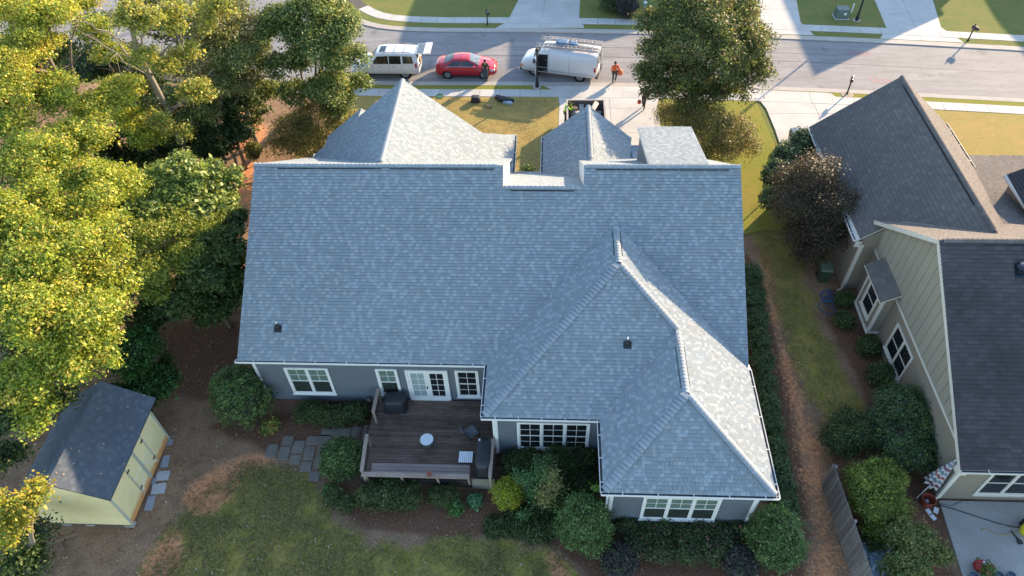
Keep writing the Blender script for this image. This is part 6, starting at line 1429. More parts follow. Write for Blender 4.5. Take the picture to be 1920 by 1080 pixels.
def tree(name, label, cat, base, lobes, nclump, per, L, sig, pal, seed, tr=.2, group=None, bark=None, trunk_top=None, mat=None, **kw):
    b = Vector(base); r = thing(name, label, cat, tuple(b), group); rnd = random.Random(seed)
    kw.setdefault('sub', 14); kw.setdefault('subr', .40); V, col, cp = leaf_cloud(lobes, nclump, per, L, sig, pal, seed, **kw); fast_quads('crown', V, mat or LEAF, r, col)
    mb = MB(); ctr = Vector(trunk_top) if trunk_top else Vector((sum(l[0] for l in lobes) / len(lobes), sum(l[1] for l in lobes) / len(lobes), min(l[2] for l in lobes)))
    limb(mb, b, ctr, tr, tr * .6, rnd, .05, 7)
    for l in lobes:
        e = limb(mb, ctr.lerp(b, rnd.uniform(.0, .35)), l[:3], tr * .5, tr * .12, rnd)
        for q in range(6):
            s_ = e[rnd.randint(2, 5)]; d = Vector((rnd.uniform(-1, 1), rnd.uniform(-1, 1), rnd.uniform(-.2, 1))).normalized()
            limb(mb, s_, Vector(s_) + Vector((d.x * l[3], d.y * l[4], d.z * l[5])) * .75, tr * .14, .012, rnd, .15, 4)
    mb.build('trunk', bark or BARK, r, smooth=True); return r
YEL_P = [(5, (.37, .41, .05)), (2.5, (.51, .47, .07)), (3, (.22, .31, .04)), (.5, (.46, .33, .08)), (1.8, (.12, .19, .03))]
GOLD_P = [(4, (.50, .47, .07)), (3, (.40, .44, .06)), (.9, (.52, .36, .08)), (2, (.25, .33, .05))]
OLIVE_P = [(3, (.20, .21, .07)), (2, (.29, .28, .10)), (2, (.10, .13, .045)), (.6, (.36, .30, .10))]
GREEN_P = [(3, (.14, .20, .05)), (2, (.23, .28, .08)), (2, (.08, .125, .035)), (.6, (.34, .34, .10))]
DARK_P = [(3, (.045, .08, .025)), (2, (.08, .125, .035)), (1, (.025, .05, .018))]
PALE_P = [(3, (.24, .32, .08)), (2, (.33, .39, .12)), (2, (.13, .19, .05))]
gL = 'trees of the wood left of the house'
def base_of(lobes, dx=0, dy=0): return (sum(l[0] for l in lobes) / len(lobes) + dx, sum(l[1] for l in lobes) / len(lobes) + dy, 0)
def T(label, pts, nclump, pal, seed, per=28, L=.118, sig=.19, tr=.2, dx=0, dy=0, fz=.75, **kw):
    lb = [LB(*p[:4], fz) for p in pts]; return tree(kw.pop('name', 'broadleaf_tree'), label, 'tree', kw.pop('at', None) or base_of(lb, dx, dy), lb, nclump, per, L, sig, pal, seed, tr, gL, **kw)
T('golden yellow maple in the top left corner of the picture', [(20, 40, 12, 75), (95, 50, 12, 60), (20, 140, 11, 60), (140, 10, 12, 40), (60, 95, 11, 50)], 1900, GOLD_P, 1)
T('yellow green maple below the golden one at the left edge', [(30, 215, 10, 70), (110, 175, 10, 50), (190, 205, 9, 45), (60, 300, 9.5, 75), (150, 265, 9, 55), (225, 165, 9, 26)], 2100, YEL_P, 2)
T('wide yellow green maple filling the middle of the left edge', [(40, 400, 9.5, 85), (150, 360, 9, 75), (90, 480, 9, 85), (200, 450, 8, 65), (230, 360, 7.5, 50), (20, 520, 9, 60), (190, 530, 7.5, 50)], 3000, YEL_P, 3)
T('yellow green maple overhanging the far end of the shed', [(40, 600, 9, 70), (120, 600, 8.5, 70), (200, 600, 7.5, 45), (180, 660, 7, 50), (90, 690, 7.5, 60), (20, 720, 7.5, 50), (60, 770, 6.5, 36)], 2400, YEL_P, 4, at=(-10.8, -5.6, 0))
T('low amber leaved tree at the bottom left corner beside the shed', [(6, 955, 6, 30), (48, 945, 6, 26), (70, 912, 6, 13), (28, 985, 5.5, 26), (4, 1005, 5, 22), (80, 925, 6, 8)], 170, [(2, (.44, .33, .05)), (3, (.38, .38, .05)), (2, (.20, .27, .045))], 5, tr=.12, at=(-7.6, -15.9, 0), bark=BARK_PALE, sub=9, subr=.34)
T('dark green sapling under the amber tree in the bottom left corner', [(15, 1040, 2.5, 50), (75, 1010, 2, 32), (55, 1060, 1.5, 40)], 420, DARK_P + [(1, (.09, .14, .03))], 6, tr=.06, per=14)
# leaning pale tree with an open crown
lb = [LB(*p) for p in ((255, 30, 13, 50), (330, 40, 12, 55), (410, 30, 11, 50), (330, 110, 10, 40), (370, 175, 8, 36), (280, 110, 11, 30), (300, 230, 7, 26), (340, 250, 6, 20))]
bs = G(356, 300, 3.0); bs = G(372, 330, 0)
lt = thing('leaning_tree', 'tall leaning tree with pale bare trunk and sparse yellow green leaves', 'tree', tuple(bs), gL)
V, col, cp = leaf_cloud(lb, 1350, 16, .135, .2, [(3, (.30, .33, .06)), (2, (.42, .40, .08)), (2, (.16, .20, .05)), (.5, (.5, .35, .08))], 7, noise=.5, sub=9, subr=.3); fast_quads('crown', V, LEAF, lt, col)
rnd = random.Random(71); mb = MB(); path = [bs, G(352, 290, 3), G(318, 215, 6), G(282, 145, 8.5), G(258, 95, 10.5), G(243, 40, 12.5), G(230, -10, 14)]
mb.tube([v for v in path], [.26, .24, .21, .18, .15, .11, .07], 9)
for (a, b2, r) in ((3, (205, 60, 11.5), .09), (3, (135, 52, 11.5), .05), (4, (228, 12, 12.5), .07), (4, (155, 40, 13), .05), (2, (370, 170, 8), .06), (3, (340, 60, 11.5), .07), (1, (250, 200, 6), .045), (2, (400, 130, 8), .05), (4, (300, 20, 13), .06), (2, (250, 260, 5), .04), (5, (330, 10, 13), .05)):
    e = limb(mb, path[a], G(*b2), r, .02, rnd, .1, 7)
    for q in range(8):
        s_ = Vector(e[rnd.randint(2, 7)]); d = Vector((rnd.uniform(-1, 1), rnd.uniform(-1, 1), rnd.uniform(-.6, .8))).normalized(); limb(mb, s_, s_ + d * rnd.uniform(.6, 1.8), r * .35, .008, rnd, .2, 4)
mb.build('trunk', BARK_PALE, lt, smooth=True)
T('fine leaved olive tree left of the street tree', [(420, 90, 7.5, 60), (455, 60, 8, 42), (400, 150, 6, 50), (350, 120, 6, 40), (445, 150, 5.5, 42), (470, 120, 6, 30), (440, 20, 9, 40), (380, 40, 9, 50)], 2300, OLIVE_P, 8, per=15, L=.13, sig=.26)
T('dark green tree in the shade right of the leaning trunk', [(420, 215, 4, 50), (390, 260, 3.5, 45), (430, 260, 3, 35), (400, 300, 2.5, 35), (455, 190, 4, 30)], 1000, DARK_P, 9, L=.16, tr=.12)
T('pale green tree with upright tufts left of the far roof corner', [(300, 350, 6, 42), (350, 330, 6.5, 38), (400, 345, 5.5, 40), (340, 390, 5.5, 45), (400, 390, 5, 35), (280, 400, 6, 30)], 1500, PALE_P, 10, L=.2, tr=.15, fz=1.1)
T('layered yellow green tree left of the main roof edge', [(320, 430, 5.5, 45), (270, 450, 6, 40), (345, 480, 5, 40), (290, 500, 5, 38), (390, 440, 5, 38), (300, 540, 4, 30)], 1700, [(3, (.26, .31, .05)), (2, (.16, .22, .04)), (1, (.40, .38, .07))], 11, tr=.15)
T('dark green tree pressed against the left edge of the main roof', [(425, 470, 5, 42), (400, 520, 4.2, 50), (350, 560, 3.2, 42), (425, 560, 3, 32), (300, 585, 2.6, 36), (395, 590, 2.5, 30), (440, 420, 4.5, 28)], 1900, [(3, (.07, .11, .03)), (2, (.11, .16, .045)), (1, (.04, .07, .022))], 12, L=.17, tr=.14)
T('bright green evergreen shrub tree behind the yellow shed', [(255, 680, 3, 44), (285, 725, 2, 36), (235, 740, 2, 30), (300, 700, 1.6, 30), (262, 640, 3, 26)], 1100, [(3, (.035, .10, .02)), (2, (.06, .16, .03)), (2, (.02, .05, .015))], 13, L=.13, sig=.2, tr=.1, name='evergreen_tree')
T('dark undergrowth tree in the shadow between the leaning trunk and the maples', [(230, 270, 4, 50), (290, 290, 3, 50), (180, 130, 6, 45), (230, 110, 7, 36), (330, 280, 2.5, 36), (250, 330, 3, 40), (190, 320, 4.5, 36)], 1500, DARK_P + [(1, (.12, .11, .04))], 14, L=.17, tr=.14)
T('dark bushy tree below the maples near the shed ridge', [(20, 790, 5, 36), (110, 735, 4.5, 34), (12, 860, 3.5, 26)], 420, DARK_P + [(1, (.14, .16, .04))], 15, tr=.1, at=(-9.6, -7.5, 0))
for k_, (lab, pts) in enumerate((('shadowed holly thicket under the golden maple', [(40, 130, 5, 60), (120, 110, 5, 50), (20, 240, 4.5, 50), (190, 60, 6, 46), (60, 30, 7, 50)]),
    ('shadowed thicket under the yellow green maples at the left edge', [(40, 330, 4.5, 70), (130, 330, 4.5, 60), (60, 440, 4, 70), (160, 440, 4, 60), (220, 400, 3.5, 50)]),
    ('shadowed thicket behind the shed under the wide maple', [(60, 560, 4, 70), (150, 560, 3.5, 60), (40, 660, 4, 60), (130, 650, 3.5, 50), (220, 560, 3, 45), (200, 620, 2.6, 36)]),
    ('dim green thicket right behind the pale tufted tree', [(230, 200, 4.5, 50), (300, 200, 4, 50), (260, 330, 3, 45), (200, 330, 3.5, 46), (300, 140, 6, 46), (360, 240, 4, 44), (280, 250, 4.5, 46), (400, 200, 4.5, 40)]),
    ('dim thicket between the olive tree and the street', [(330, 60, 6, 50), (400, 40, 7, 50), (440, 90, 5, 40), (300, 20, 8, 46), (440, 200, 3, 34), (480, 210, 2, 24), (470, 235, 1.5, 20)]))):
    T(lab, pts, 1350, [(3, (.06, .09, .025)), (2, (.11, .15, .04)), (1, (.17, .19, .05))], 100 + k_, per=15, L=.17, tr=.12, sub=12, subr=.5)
T('bright yellow green maple between the golden maple and the leaning trunk', [(210, 110, 8.5, 34), (235, 170, 8, 32), (180, 60, 9.5, 34), (245, 225, 6.5, 28), (275, 260, 5.5, 26)], 900, YEL_P, 120, at=tuple(G(250, 330))[:2] + (0,), tr=.12)
T('mid green tree between the leaning trunk and the street tree', [(410, 170, 6.5, 40), (370, 215, 5.5, 36), (440, 120, 7.5, 40), (300, 190, 6.5, 34), (480, 90, 6.5, 30)], 1000, OLIVE_P + GREEN_P, 121, L=.13, tr=.12)
# street trees
lb = [LB(*p) for p in ((575, 30, 8.5, 62), (530, 60, 8, 42), (640, 50, 8, 48), (590, 100, 7, 62), (530, 130, 6, 42), (650, 115, 6.5, 45), (610, 165, 5, 46), (665, 165, 4.5, 32), (550, 180, 4.5, 32), (500, 175, 3.5, 26), (640, 200, 3.5, 36))]
tree('street_tree', 'large green multi-stemmed tree at the kerb left of the white off-roader', 'tree', tuple(G(540, 222)), lb, 4300, 18, .14, .2, GREEN_P + [(1, (.40, .40, .14))], 20, .2)
lb = [LB(*p) for p in ((1300, 22, 7.8, 64), (1365, 30, 7.5, 50), (1245, 55, 7, 42), (1310, 75, 7.0, 70), (1385, 85, 6.2, 52), (1235, 110, 5.8, 46), (1330, 125, 5.4, 72), (1400, 140, 4.6, 42), (1265, 145, 4.6, 52), (1300, 180, 3.4, 50), (1215, 140, 5, 24), (1360, 175, 3.4, 38), (1415, 110, 5.4, 32), (1228, 165, 4.4, 30))]
tree('oak_tree', 'large round oak with rusty tinted crown beside the front drive', 'tree', tuple(G(1298, 208)), lb, 8200, 17, .12, .2, [(3, (.10, .135, .04)), (2, (.17, .20, .06)), (2, (.06, .088, .028)), (1, (.28, .19, .08)), (.7, (.36, .37, .07))], 21, .3, sub=16, subr=.46)
# multi-stem crape myrtles by the house fronts
def myrtle(label, pts, pal, seed, n, h0=.1):
    lb = [LB(*p[:4], p[4] if len(p) > 4 else .9) for p in pts]; b = base_of(lb); r = thing('crape_myrtle', label, 'shrub', b); rnd = random.Random(seed)
    V, col, cp = leaf_cloud(lb, n, 13, .11, .2, pal, seed, up=.6, wid=.45, zmin=.2); fast_quads('crown', V, LEAF, r, col); mb = MB()
    for k in range(34):
        l = rnd.choice(lb); t = Vector((l[0] + rnd.uniform(-1, 1) * l[3] * .8, l[1] + rnd.uniform(-1, 1) * l[4] * .8, l[2] + rnd.uniform(0, 1) * l[5])); limb(mb, Vector(b) + Vector((rnd.uniform(-.3, .3), rnd.uniform(-.3, .3), 0)), t, .035, .01, rnd, .06, 5)
    mb.build('stems', BARK, r, smooth=True)
    return r
myrtle('olive and pink tinted crape myrtle behind the left front gable', [(600, 235, 2.8, 50), (555, 250, 2.3, 42), (640, 225, 2.6, 36), (575, 275, 1.6, 40), (525, 275, 1.4, 26)], [(3, (.17, .18, .04)), (2, (.10, .12, .035)), (1.5, (.26, .17, .08)), (1, (.26, .27, .05))], 22, 2300)
myrtle('olive and russet crape myrtle between the street oak and the shed dormer', [(1330, 245, 2.8, 45), (1285, 232, 2.5, 38), (1375, 250, 2.3, 38), (1345, 285, 1.6, 34), (1400, 275, 1.5, 24), (1250, 215, 2, 22)], [(3, (.20, .19, .05)), (2, (.11, .12, .035)), (1.5, (.28, .17, .08)), (1, (.30, .27, .05))], 23, 2300)
myrtle('tall russet crape myrtle with pinkish seed heads by the neighbouring garage', [(1525, 335, 4.2, 48), (1562, 385, 3.6, 44), (1498, 385, 3.2, 48), (1540, 430, 2.4, 42), (1480, 340, 3.2, 28), (1500, 440, 1.8, 34), (1555, 440, 2.2, 36), (1520, 470, 1.2, 32)], [(3, (.09, .068, .045)), (2, (.065, .06, .035)), (1, (.19, .135, .095)), (1, (.055, .06, .03))], 24, 3600)

# clipped and loose shrubs
CORE = M('core_shade', (.03, .028, .018), .95, .4, 6, 20)  # solid dark core: the inner shade of a bush put into colour
def shrub(label, px, py, rpx, z, fx=1.0, fy=1.0, fz=.85, pal=None, seed=1, n=300, per=16, L=.075, sig=.09, name='shrub', cat='shrub', flowers=None, shell=.80, noise=.24, group=None, core=True, lobes=None, up=.35, tips=None):
    c = G(px, py, z); r = rpx * depth_of(c) / FPX; lb = lobes or [(c.x, c.y, z, r * fx, r * fy, r * fz)]
    t = thing(name, label, cat, (c.x, c.y, 0), group); V, col, cp = leaf_cloud(lb, n, per, L, sig, pal, seed, shell=shell, noise=noise, up=up)
    V2_, c2_, _ = leaf_cloud([(l[0], l[1], l[2], l[3] * 1.1, l[4] * 1.1, l[5] * 1.12) for l in lb], max(8, n // 14), max(6, per // 2), L * 1.1, sig * .8, pal[:2] + [(1, (.12, .17, .05))], seed + 3, shell=.93, noise=.3, up=.8)
    fast_quads('foliage', np.concatenate([V, V2_]), NEEDLE, t, np.concatenate([col, c2_]))
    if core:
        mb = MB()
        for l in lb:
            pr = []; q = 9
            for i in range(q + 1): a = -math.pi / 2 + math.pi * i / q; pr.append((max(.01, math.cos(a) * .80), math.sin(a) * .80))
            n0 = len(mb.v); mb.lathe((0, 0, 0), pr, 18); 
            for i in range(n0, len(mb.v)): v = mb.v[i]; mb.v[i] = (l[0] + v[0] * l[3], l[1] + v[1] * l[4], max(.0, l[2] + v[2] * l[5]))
        mb.build('shade_core', CORE, t, smooth=True)
    mb = MB(); mb.tube([(c.x, c.y, 0), (c.x, c.y, max(.1, z))], .04, 6); mb.build('stem', BARK, t)
    if flowers:
        rs = np.random.RandomState(seed + 50); k = rs.choice(len(cp), flowers[0]); P = cp[k] + rs.normal(size=(flowers[0], 3)) * .05 + np.array([0, -.03, .06])
        for pp in P:
            pass
        Vs = []
        for pp in P:
            for _ in range(5):
                d = rs.normal(size=3); d[2] = abs(d[2]); d /= np.linalg.norm(d); e = np.cross(d, rs.normal(size=3)); e /= np.linalg.norm(e); f = np.cross(d, e); q = pp + rs.normal(size=3) * .03; s = flowers[1]
                Vs.append([q - e * s, q + f * s, q + e * s, q - f * s])
        Vs = np.array(Vs); colf = np.array(flowers[2])[rs.randint(0, len(flowers[2]), len(Vs))]; fast_quads('blossom', Vs, LEAF, t, colf, kind='stuff')
    if tips:
        lb2 = [LB(*q) for q in tips[0]]; V, col, cp = leaf_cloud(lb2, tips[1], 14, L * 1.1, sig, tips[2], seed + 9, shell=.4, up=.8); fast_quads('new_growth', V, NEEDLE, t, col)
    return t
HOL = [(3, (.06, .115, .028)), (2, (.095, .17, .042)), (1.5, (.17, .24, .085)), (1, (.032, .06, .018))]
BRT = [(2, (.14, .26, .03)), (2, (.22, .34, .04)), (1, (.08, .16, .03))]
DSH_P = [(3, (.042, .068, .02)), (2, (.068, .10, .028)), (1, (.11, .14, .045))]
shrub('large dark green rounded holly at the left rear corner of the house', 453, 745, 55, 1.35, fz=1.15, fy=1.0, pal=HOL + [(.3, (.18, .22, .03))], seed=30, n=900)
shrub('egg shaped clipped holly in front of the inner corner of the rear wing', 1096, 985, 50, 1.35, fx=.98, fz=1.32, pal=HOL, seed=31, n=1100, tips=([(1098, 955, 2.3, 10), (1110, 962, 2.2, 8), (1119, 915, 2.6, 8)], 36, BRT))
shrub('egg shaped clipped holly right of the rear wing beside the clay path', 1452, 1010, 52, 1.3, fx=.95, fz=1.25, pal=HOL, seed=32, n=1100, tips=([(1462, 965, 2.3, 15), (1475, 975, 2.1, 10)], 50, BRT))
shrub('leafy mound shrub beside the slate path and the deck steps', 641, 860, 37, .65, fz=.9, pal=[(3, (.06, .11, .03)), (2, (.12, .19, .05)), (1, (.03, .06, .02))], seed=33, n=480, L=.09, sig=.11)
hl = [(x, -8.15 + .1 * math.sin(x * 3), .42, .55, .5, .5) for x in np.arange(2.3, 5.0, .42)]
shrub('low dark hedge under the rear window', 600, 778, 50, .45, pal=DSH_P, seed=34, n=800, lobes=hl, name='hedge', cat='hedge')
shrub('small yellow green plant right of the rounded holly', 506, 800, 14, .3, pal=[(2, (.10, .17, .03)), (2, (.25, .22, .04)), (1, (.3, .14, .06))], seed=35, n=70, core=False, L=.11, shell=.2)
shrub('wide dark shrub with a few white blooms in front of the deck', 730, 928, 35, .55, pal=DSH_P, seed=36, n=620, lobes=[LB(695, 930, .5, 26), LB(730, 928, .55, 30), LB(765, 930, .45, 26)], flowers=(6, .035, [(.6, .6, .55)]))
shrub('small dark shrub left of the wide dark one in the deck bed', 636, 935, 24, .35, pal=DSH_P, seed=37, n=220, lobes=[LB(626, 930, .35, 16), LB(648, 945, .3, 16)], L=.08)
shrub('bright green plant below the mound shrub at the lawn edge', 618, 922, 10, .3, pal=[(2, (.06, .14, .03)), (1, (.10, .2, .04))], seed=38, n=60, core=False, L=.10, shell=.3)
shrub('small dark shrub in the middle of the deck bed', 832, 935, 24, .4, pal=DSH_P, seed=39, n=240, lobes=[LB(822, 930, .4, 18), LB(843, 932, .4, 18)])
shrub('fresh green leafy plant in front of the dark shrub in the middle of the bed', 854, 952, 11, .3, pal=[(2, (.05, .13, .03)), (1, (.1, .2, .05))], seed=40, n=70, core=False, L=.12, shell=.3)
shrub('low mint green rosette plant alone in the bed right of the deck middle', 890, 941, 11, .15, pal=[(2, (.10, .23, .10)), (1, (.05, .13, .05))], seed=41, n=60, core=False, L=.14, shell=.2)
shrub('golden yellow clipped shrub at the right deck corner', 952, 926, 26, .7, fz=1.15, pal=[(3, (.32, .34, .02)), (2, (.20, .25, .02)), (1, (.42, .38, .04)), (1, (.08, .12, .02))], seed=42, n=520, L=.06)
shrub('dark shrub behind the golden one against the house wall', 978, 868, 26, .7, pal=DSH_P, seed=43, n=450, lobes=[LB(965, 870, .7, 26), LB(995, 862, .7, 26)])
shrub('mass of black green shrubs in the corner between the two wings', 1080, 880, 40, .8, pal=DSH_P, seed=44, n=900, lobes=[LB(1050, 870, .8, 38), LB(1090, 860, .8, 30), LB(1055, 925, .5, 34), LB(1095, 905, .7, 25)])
lb = [(LB(*q)) for q in ((1012, 950, .4, 30), (970, 975, .25, 34), (1010, 990, .2, 30), (930, 985, .2, 24), (1040, 985, .2, 22))]
shrub('low dark groundcover spreading in front of the conifer', 985, 975, 30, .2, pal=DSH_P + [(.5, (.05, .07, .03))], seed=45, n=1200, lobes=[(l[0], l[1], .08, l[3], l[4], .22) for l in lb], core=False, shell=.3, L=.08, name='groundcover', cat='plant')
# arching conifer with tan tips
cf = thing('weeping_conifer', 'loose arching conifer with feathery green arms and tan tips', 'tree', tuple(G(1015, 950))); rnd = random.Random(5); mb = MB(); VV = []; CC = []; rs = np.random.RandomState(46)
b0 = G(1015, 950)
for (tx, ty, tz, cg, cnt, sp) in ((1008, 860, 2.8, 0, 40, .10), (1030, 855, 3.0, 0, 40, .08), (1018, 880, 2.6, 1, 90, .22), (1038, 905, 2.2, 2, 110, .2), (1022, 925, 1.8, 2, 110, .2), (990, 893, 2.2, 1, 70, .16), (970, 890, 2.0, 1, 50, .12), (1000, 915, 1.6, 1, 90, .2), (1045, 925, 1.5, 0, 60, .2), (978, 965, .9, 1, 40, .1), (1002, 935, 1.2, 0, 60, .2), (1034, 885, 2.5, 2, 60, .14)):
    t = G(tx, ty, tz); e = limb(mb, b0, t, .035, .01, rnd, .12, 6)
    for k in range(cnt):
        s_ = Vector(e[rnd.randint(3, 6)]).lerp(t, rnd.random()); P = np.array(s_) + rs.normal(size=(7, 3)) * sp * np.array([1, 1, .8])
        for pp in P:
            d = rs.normal(size=3); d /= np.linalg.norm(d); f = np.cross(d, rs.normal(size=3)); f /= np.linalg.norm(f); VV.append([pp - d * .07, pp + f * .02, pp + d * .07, pp - f * .02]); c_ = ((.045, .085, .03), (.08, .17, .06), (.26, .25, .09))[cg]; CC.append(np.array(c_) * rs.uniform(.6, 1.5))
fast_quads('needles', np.array(VV), NEEDLE, cf, np.array(CC)); mb.build('branches', BARK, cf)
# rose bed under the rear wing window
rl = [LB(x_, y_, .65, 26) for x_, y_ in ((1175, 985), (1210, 1000), (1245, 990), (1280, 1005), (1315, 995), (1350, 1000), (1375, 985), (1195, 1025), (1240, 1030), (1290, 1032), (1335, 1028))]
shrub('long rose hedge with small pink blooms below the wing window', 1270, 1005, 40, .6, pal=[(3, (.045, .075, .025)), (2, (.075, .11, .035)), (1, (.10, .07, .05))], seed=47, n=2200, lobes=rl, name='rose_hedge', cat='hedge', flowers=(55, .032, [(.5, .2, .25), (.6, .32, .33), (.45, .12, .16)]), shell=.6, L=.085)
for (px, py, sd_, lab) in ((1162, 1050, 48, 'purple leaved shrub left below the rose hedge'), (1388, 1052, 49, 'purple leaved shrub right below the rose hedge beside the holly')):
    shrub(lab, px, py, 30, .45, fz=.9, pal=[(3, (.05, .045, .04)), (2, (.075, .062, .062)), (1.5, (.05, .065, .03))], seed=sd_, n=420, L=.1, up=.8, shell=.6)
# hedge along the right side of the house
hl = []
for (px, py) in ((1408, 520), (1413, 560), (1418, 600), (1423, 640), (1428, 680), (1434, 720), (1440, 760), (1446, 800), (1453, 840), (1460, 875), (1468, 910), (1475, 945)):
    hl.append(LB(px, py, .65, 21, 1.0, 1.3))
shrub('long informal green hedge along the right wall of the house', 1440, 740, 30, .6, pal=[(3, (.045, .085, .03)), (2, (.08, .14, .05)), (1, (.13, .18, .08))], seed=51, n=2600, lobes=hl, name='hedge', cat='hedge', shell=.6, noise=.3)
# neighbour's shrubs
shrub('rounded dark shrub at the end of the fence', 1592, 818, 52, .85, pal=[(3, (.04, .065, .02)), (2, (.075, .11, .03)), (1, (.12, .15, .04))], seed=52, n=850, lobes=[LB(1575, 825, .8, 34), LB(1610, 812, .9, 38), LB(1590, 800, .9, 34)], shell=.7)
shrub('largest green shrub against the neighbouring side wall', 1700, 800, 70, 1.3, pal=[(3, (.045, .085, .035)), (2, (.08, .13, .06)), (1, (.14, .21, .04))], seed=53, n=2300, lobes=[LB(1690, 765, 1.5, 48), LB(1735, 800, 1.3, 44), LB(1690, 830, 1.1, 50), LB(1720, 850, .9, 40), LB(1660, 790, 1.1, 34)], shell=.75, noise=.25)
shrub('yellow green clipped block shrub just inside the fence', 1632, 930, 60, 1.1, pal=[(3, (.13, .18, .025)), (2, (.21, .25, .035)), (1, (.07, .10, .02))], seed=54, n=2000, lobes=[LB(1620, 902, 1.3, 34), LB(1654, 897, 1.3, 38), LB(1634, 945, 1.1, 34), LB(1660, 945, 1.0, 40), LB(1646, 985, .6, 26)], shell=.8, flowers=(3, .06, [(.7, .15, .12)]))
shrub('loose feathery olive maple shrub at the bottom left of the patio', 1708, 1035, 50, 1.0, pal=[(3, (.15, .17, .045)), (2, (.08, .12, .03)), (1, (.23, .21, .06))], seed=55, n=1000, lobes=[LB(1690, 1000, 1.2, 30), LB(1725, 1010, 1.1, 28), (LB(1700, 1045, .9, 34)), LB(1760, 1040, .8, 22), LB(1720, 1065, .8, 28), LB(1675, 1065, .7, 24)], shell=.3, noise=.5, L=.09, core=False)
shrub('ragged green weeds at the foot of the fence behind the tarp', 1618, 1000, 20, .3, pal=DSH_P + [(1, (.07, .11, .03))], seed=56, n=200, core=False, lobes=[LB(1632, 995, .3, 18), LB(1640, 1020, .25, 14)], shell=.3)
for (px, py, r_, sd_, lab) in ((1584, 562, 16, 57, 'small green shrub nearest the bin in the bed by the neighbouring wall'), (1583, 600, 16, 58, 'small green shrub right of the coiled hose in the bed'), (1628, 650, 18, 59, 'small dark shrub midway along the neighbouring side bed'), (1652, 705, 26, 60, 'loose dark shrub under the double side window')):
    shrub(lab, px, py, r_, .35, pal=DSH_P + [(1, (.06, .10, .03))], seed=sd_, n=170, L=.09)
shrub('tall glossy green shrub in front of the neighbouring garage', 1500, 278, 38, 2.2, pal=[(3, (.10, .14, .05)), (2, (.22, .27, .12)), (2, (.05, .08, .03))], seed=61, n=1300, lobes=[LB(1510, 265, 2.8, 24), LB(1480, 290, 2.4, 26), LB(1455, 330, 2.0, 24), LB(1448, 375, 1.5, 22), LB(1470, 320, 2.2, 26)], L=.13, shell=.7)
for (px, py, r_, sd_, lab) in ((1150, 4, 24, 62, 'dark rounded bush on the opposite lawn, left of the pair'), (1176, 16, 20, 63, 'purplish rounded bush on the opposite lawn, right of the pair')):
    shrub(lab, px, py, r_, .7, pal=[(3, (.035, .04, .03)), (1, (.07, .06, .07))] if sd_ == 63 else DARK_P, seed=sd_, n=420, L=.11, sig=.12, group='bushes on the opposite lawn')
shrub('small yellow lit conifer by the wood edge left of the roof corner', 476, 285, 14, 1.0, fz=1.4, pal=[(2, (.20, .19, .03)), (1, (.1, .1, .03))], seed=64, n=150, L=.09)
shrub('small red and green potted plant beside the red can on the patio', 1850, 1068, 14, .35, pal=[(2, (.10, .16, .03)), (2, (.05, .09, .02)), (.6, (.3, .1, .04))], seed=65, n=60, core=False, shell=.2, name='potted_plant', cat='plant')
shrub('small green plant in the notch between the two front roofs', 990, 321, 14, .3, pal=[(2, (.10, .17, .03)), (1, (.05, .09, .02))], seed=66, n=60, core=False, shell=.2, name='plant', cat='plant')

# ---- grass tufts, fallen leaves
def scatter(name, region, n, fn, seed, kind='stuff', label=None, cat=None, z=.015):
    rs = np.random.RandomState(seed); xs = [p[0] for p in region]; ys = [p[1] for p in region]; X = rs.uniform(min(xs), max(xs), n * 3); Y = rs.uniform(min(ys), max(ys), n * 3)
    ok = fn(X, Y, rs); X, Y = X[ok][:n], Y[ok][:n]; return X, Y, rs
def blades(name, region, n, seed, pal, label, h=.06, z=.03, soft=.4):
    X, Y, rs = scatter(name, region, n, lambda X, Y, r: (sdist(X, Y, region) + (fbm(X, Y, 1.3, 11) - .5) * 1.2 + r.uniform(-soft, soft, X.shape) > 0) & (fbm(X, Y, .9, 77) + r.uniform(-.25, .25, X.shape) > .45), seed); m_ = len(X)
    P = np.stack([X, Y, np.full(m_, z)], 1); a = rs.uniform(0, 2 * np.pi, m_); t = np.stack([np.cos(a), np.sin(a), np.zeros(m_)], 1); H = np.stack([rs.normal(size=m_) * .05, rs.normal(size=m_) * .05, h * .7 * (.4 + rs.rand(m_))], 1)
    V = np.stack([P - t * .018, P + t * .018, P + H + t * .006, P + H - t * .006], 1); cols = np.array([p[1] for p in pal]); w = np.array([p[0] for p in pal], float); w /= w.sum()
    col = cols[rs.choice(len(cols), m_, p=w)] * rs.uniform(.6, 1.5, m_)[:, None]; o = fast_quads(name, V, NEEDLE, None, col, kind='stuff'); tag(o, label, 'grass'); return o
blades('grass', [p for p in LAWN_BACK if p[1] > -22], 38000, 80, [(3, (.14, .14, .045)), (2, (.20, .185, .07)), (.7, (.32, .27, .13)), (1, (.09, .11, .03))], 'dull green tufted grass of the shaded back lawn')
blades('grass', LAWN_SIDE, 10000, 81, [(3, (.17, .18, .06)), (2, (.25, .23, .09)), (1, (.40, .33, .17))], 'thin patchy grass strip between the two houses')
FLW = [(6.5, 11), (14.3, 11), (14.3, 19.3), (2.5, 19.5), (2.5, 12)]
blades('grass', FLW, 26000, 82, [(3, (.36, .28, .09)), (2, (.44, .34, .12)), (1, (.24, .24, .07)), (1, (.34, .22, .08))], 'golden dormant grass of the front lawn', h=.02, z=.062, soft=.05)
YR_ = [(-14, -20), (2, -20), (6, -13), (6, -8), (1, -7), (1, 6), (-14, 6)]
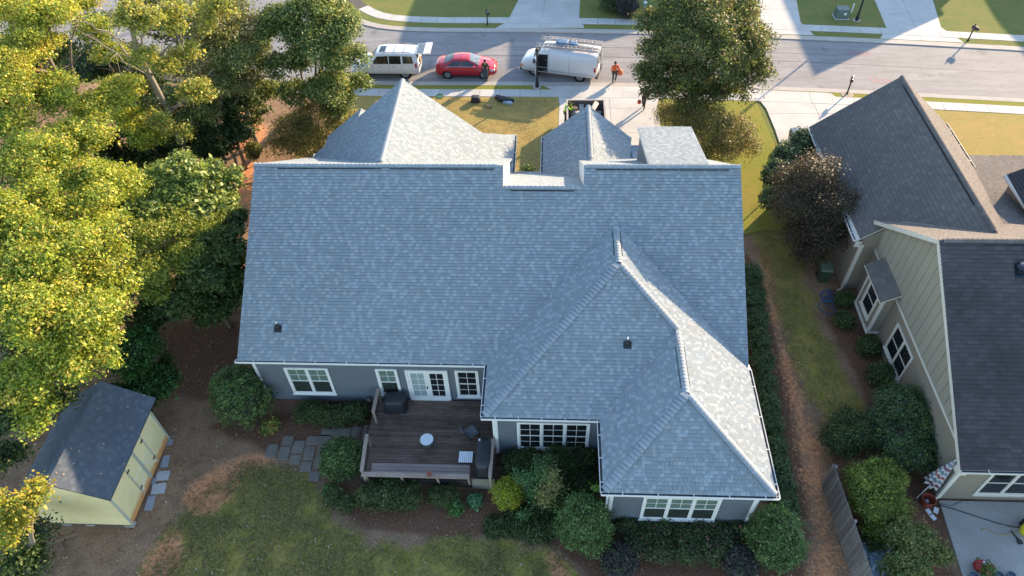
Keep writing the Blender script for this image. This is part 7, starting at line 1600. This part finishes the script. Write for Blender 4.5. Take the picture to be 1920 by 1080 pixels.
X, Y, rs = scatter('x', YR_, 9000, lambda X, Y, r: (sdist(X, Y, YR_) > 0) & (fbm(X, Y, 1.6, 31) > .38) & ~((X > -8.4) & (X < -4) & (Y > -13.6) & (Y < -8.7)), 90)
X2_, Y2_, _ = scatter('x', [(5, -20), (26, -20), (26, -11.8), (5, -11.8)], 1500, lambda X, Y, r: (X == X), 91)
X3_, Y3_, _ = scatter('x', [(22.8, -18), (30, -18), (30, 4), (22.8, 4)], 1300, lambda X, Y, r: (X == X), 92)
X, Y = np.concatenate([X, X2_, X3_]), np.concatenate([Y, Y2_, Y3_]); n = len(X); P = np.stack([X, Y, np.full(n, .045) + rs.rand(n) * .02], 1)
N = np.stack([rs.normal(size=n) * .35, rs.normal(size=n) * .35, np.ones(n)], 1); N /= np.linalg.norm(N, axis=1)[:, None]; Tt = np.cross(N, rs.normal(size=(n, 3))); Tt /= np.linalg.norm(Tt, axis=1)[:, None]; Bb = np.cross(N, Tt); s = rs.uniform(.025, .06, n)[:, None]
cols = np.array([(.30, .20, .11), (.22, .12, .06), (.42, .33, .2), (.13, .075, .05), (.36, .18, .06), (.5, .44, .34)]); tag(fast_quads('fallen_leaves', np.stack([P - Tt * s, P + Bb * s * .6, P + Tt * s, P - Bb * s * .6], 1), NEEDLE, None, cols[rs.choice(6, n, p=[.3, .25, .12, .2, .1, .03])], kind='stuff'), 'brown and tan leaves fallen on the yard round the shed', 'leaves')
# a few leaves on the shed roof, each its own
rr = random.Random(31)
for k in range(13):
    x = rr.uniform(SXR + .1, SX1); y = rr.uniform(RY0, RY1); z = SZR - (x - SXR) / (SX1 + .12 - SXR) * (SZR - SZE + .04) + .04; a = rr.uniform(0, 6.28); e = Vector((math.cos(a), math.sin(a), -.4 * math.cos(a))) * rr.uniform(.035, .07); f = Vector((-math.sin(a), math.cos(a), .4 * math.sin(a))) * .035; c = Vector((x, y, z))
    mb = MB(); mb.add([c - e, c + f + Vector((0, 0, .015)), c + e, c - f + Vector((0, 0, .015))], [(0, 1, 2, 3)]); o = mb.build('dry_leaf', M('dry_leaf_tan', (.36, .27, .18), .9, .3)); tag(o, 'dry tan leaf lying on the shed roof', 'leaf', 'dry leaves on the shed roof')
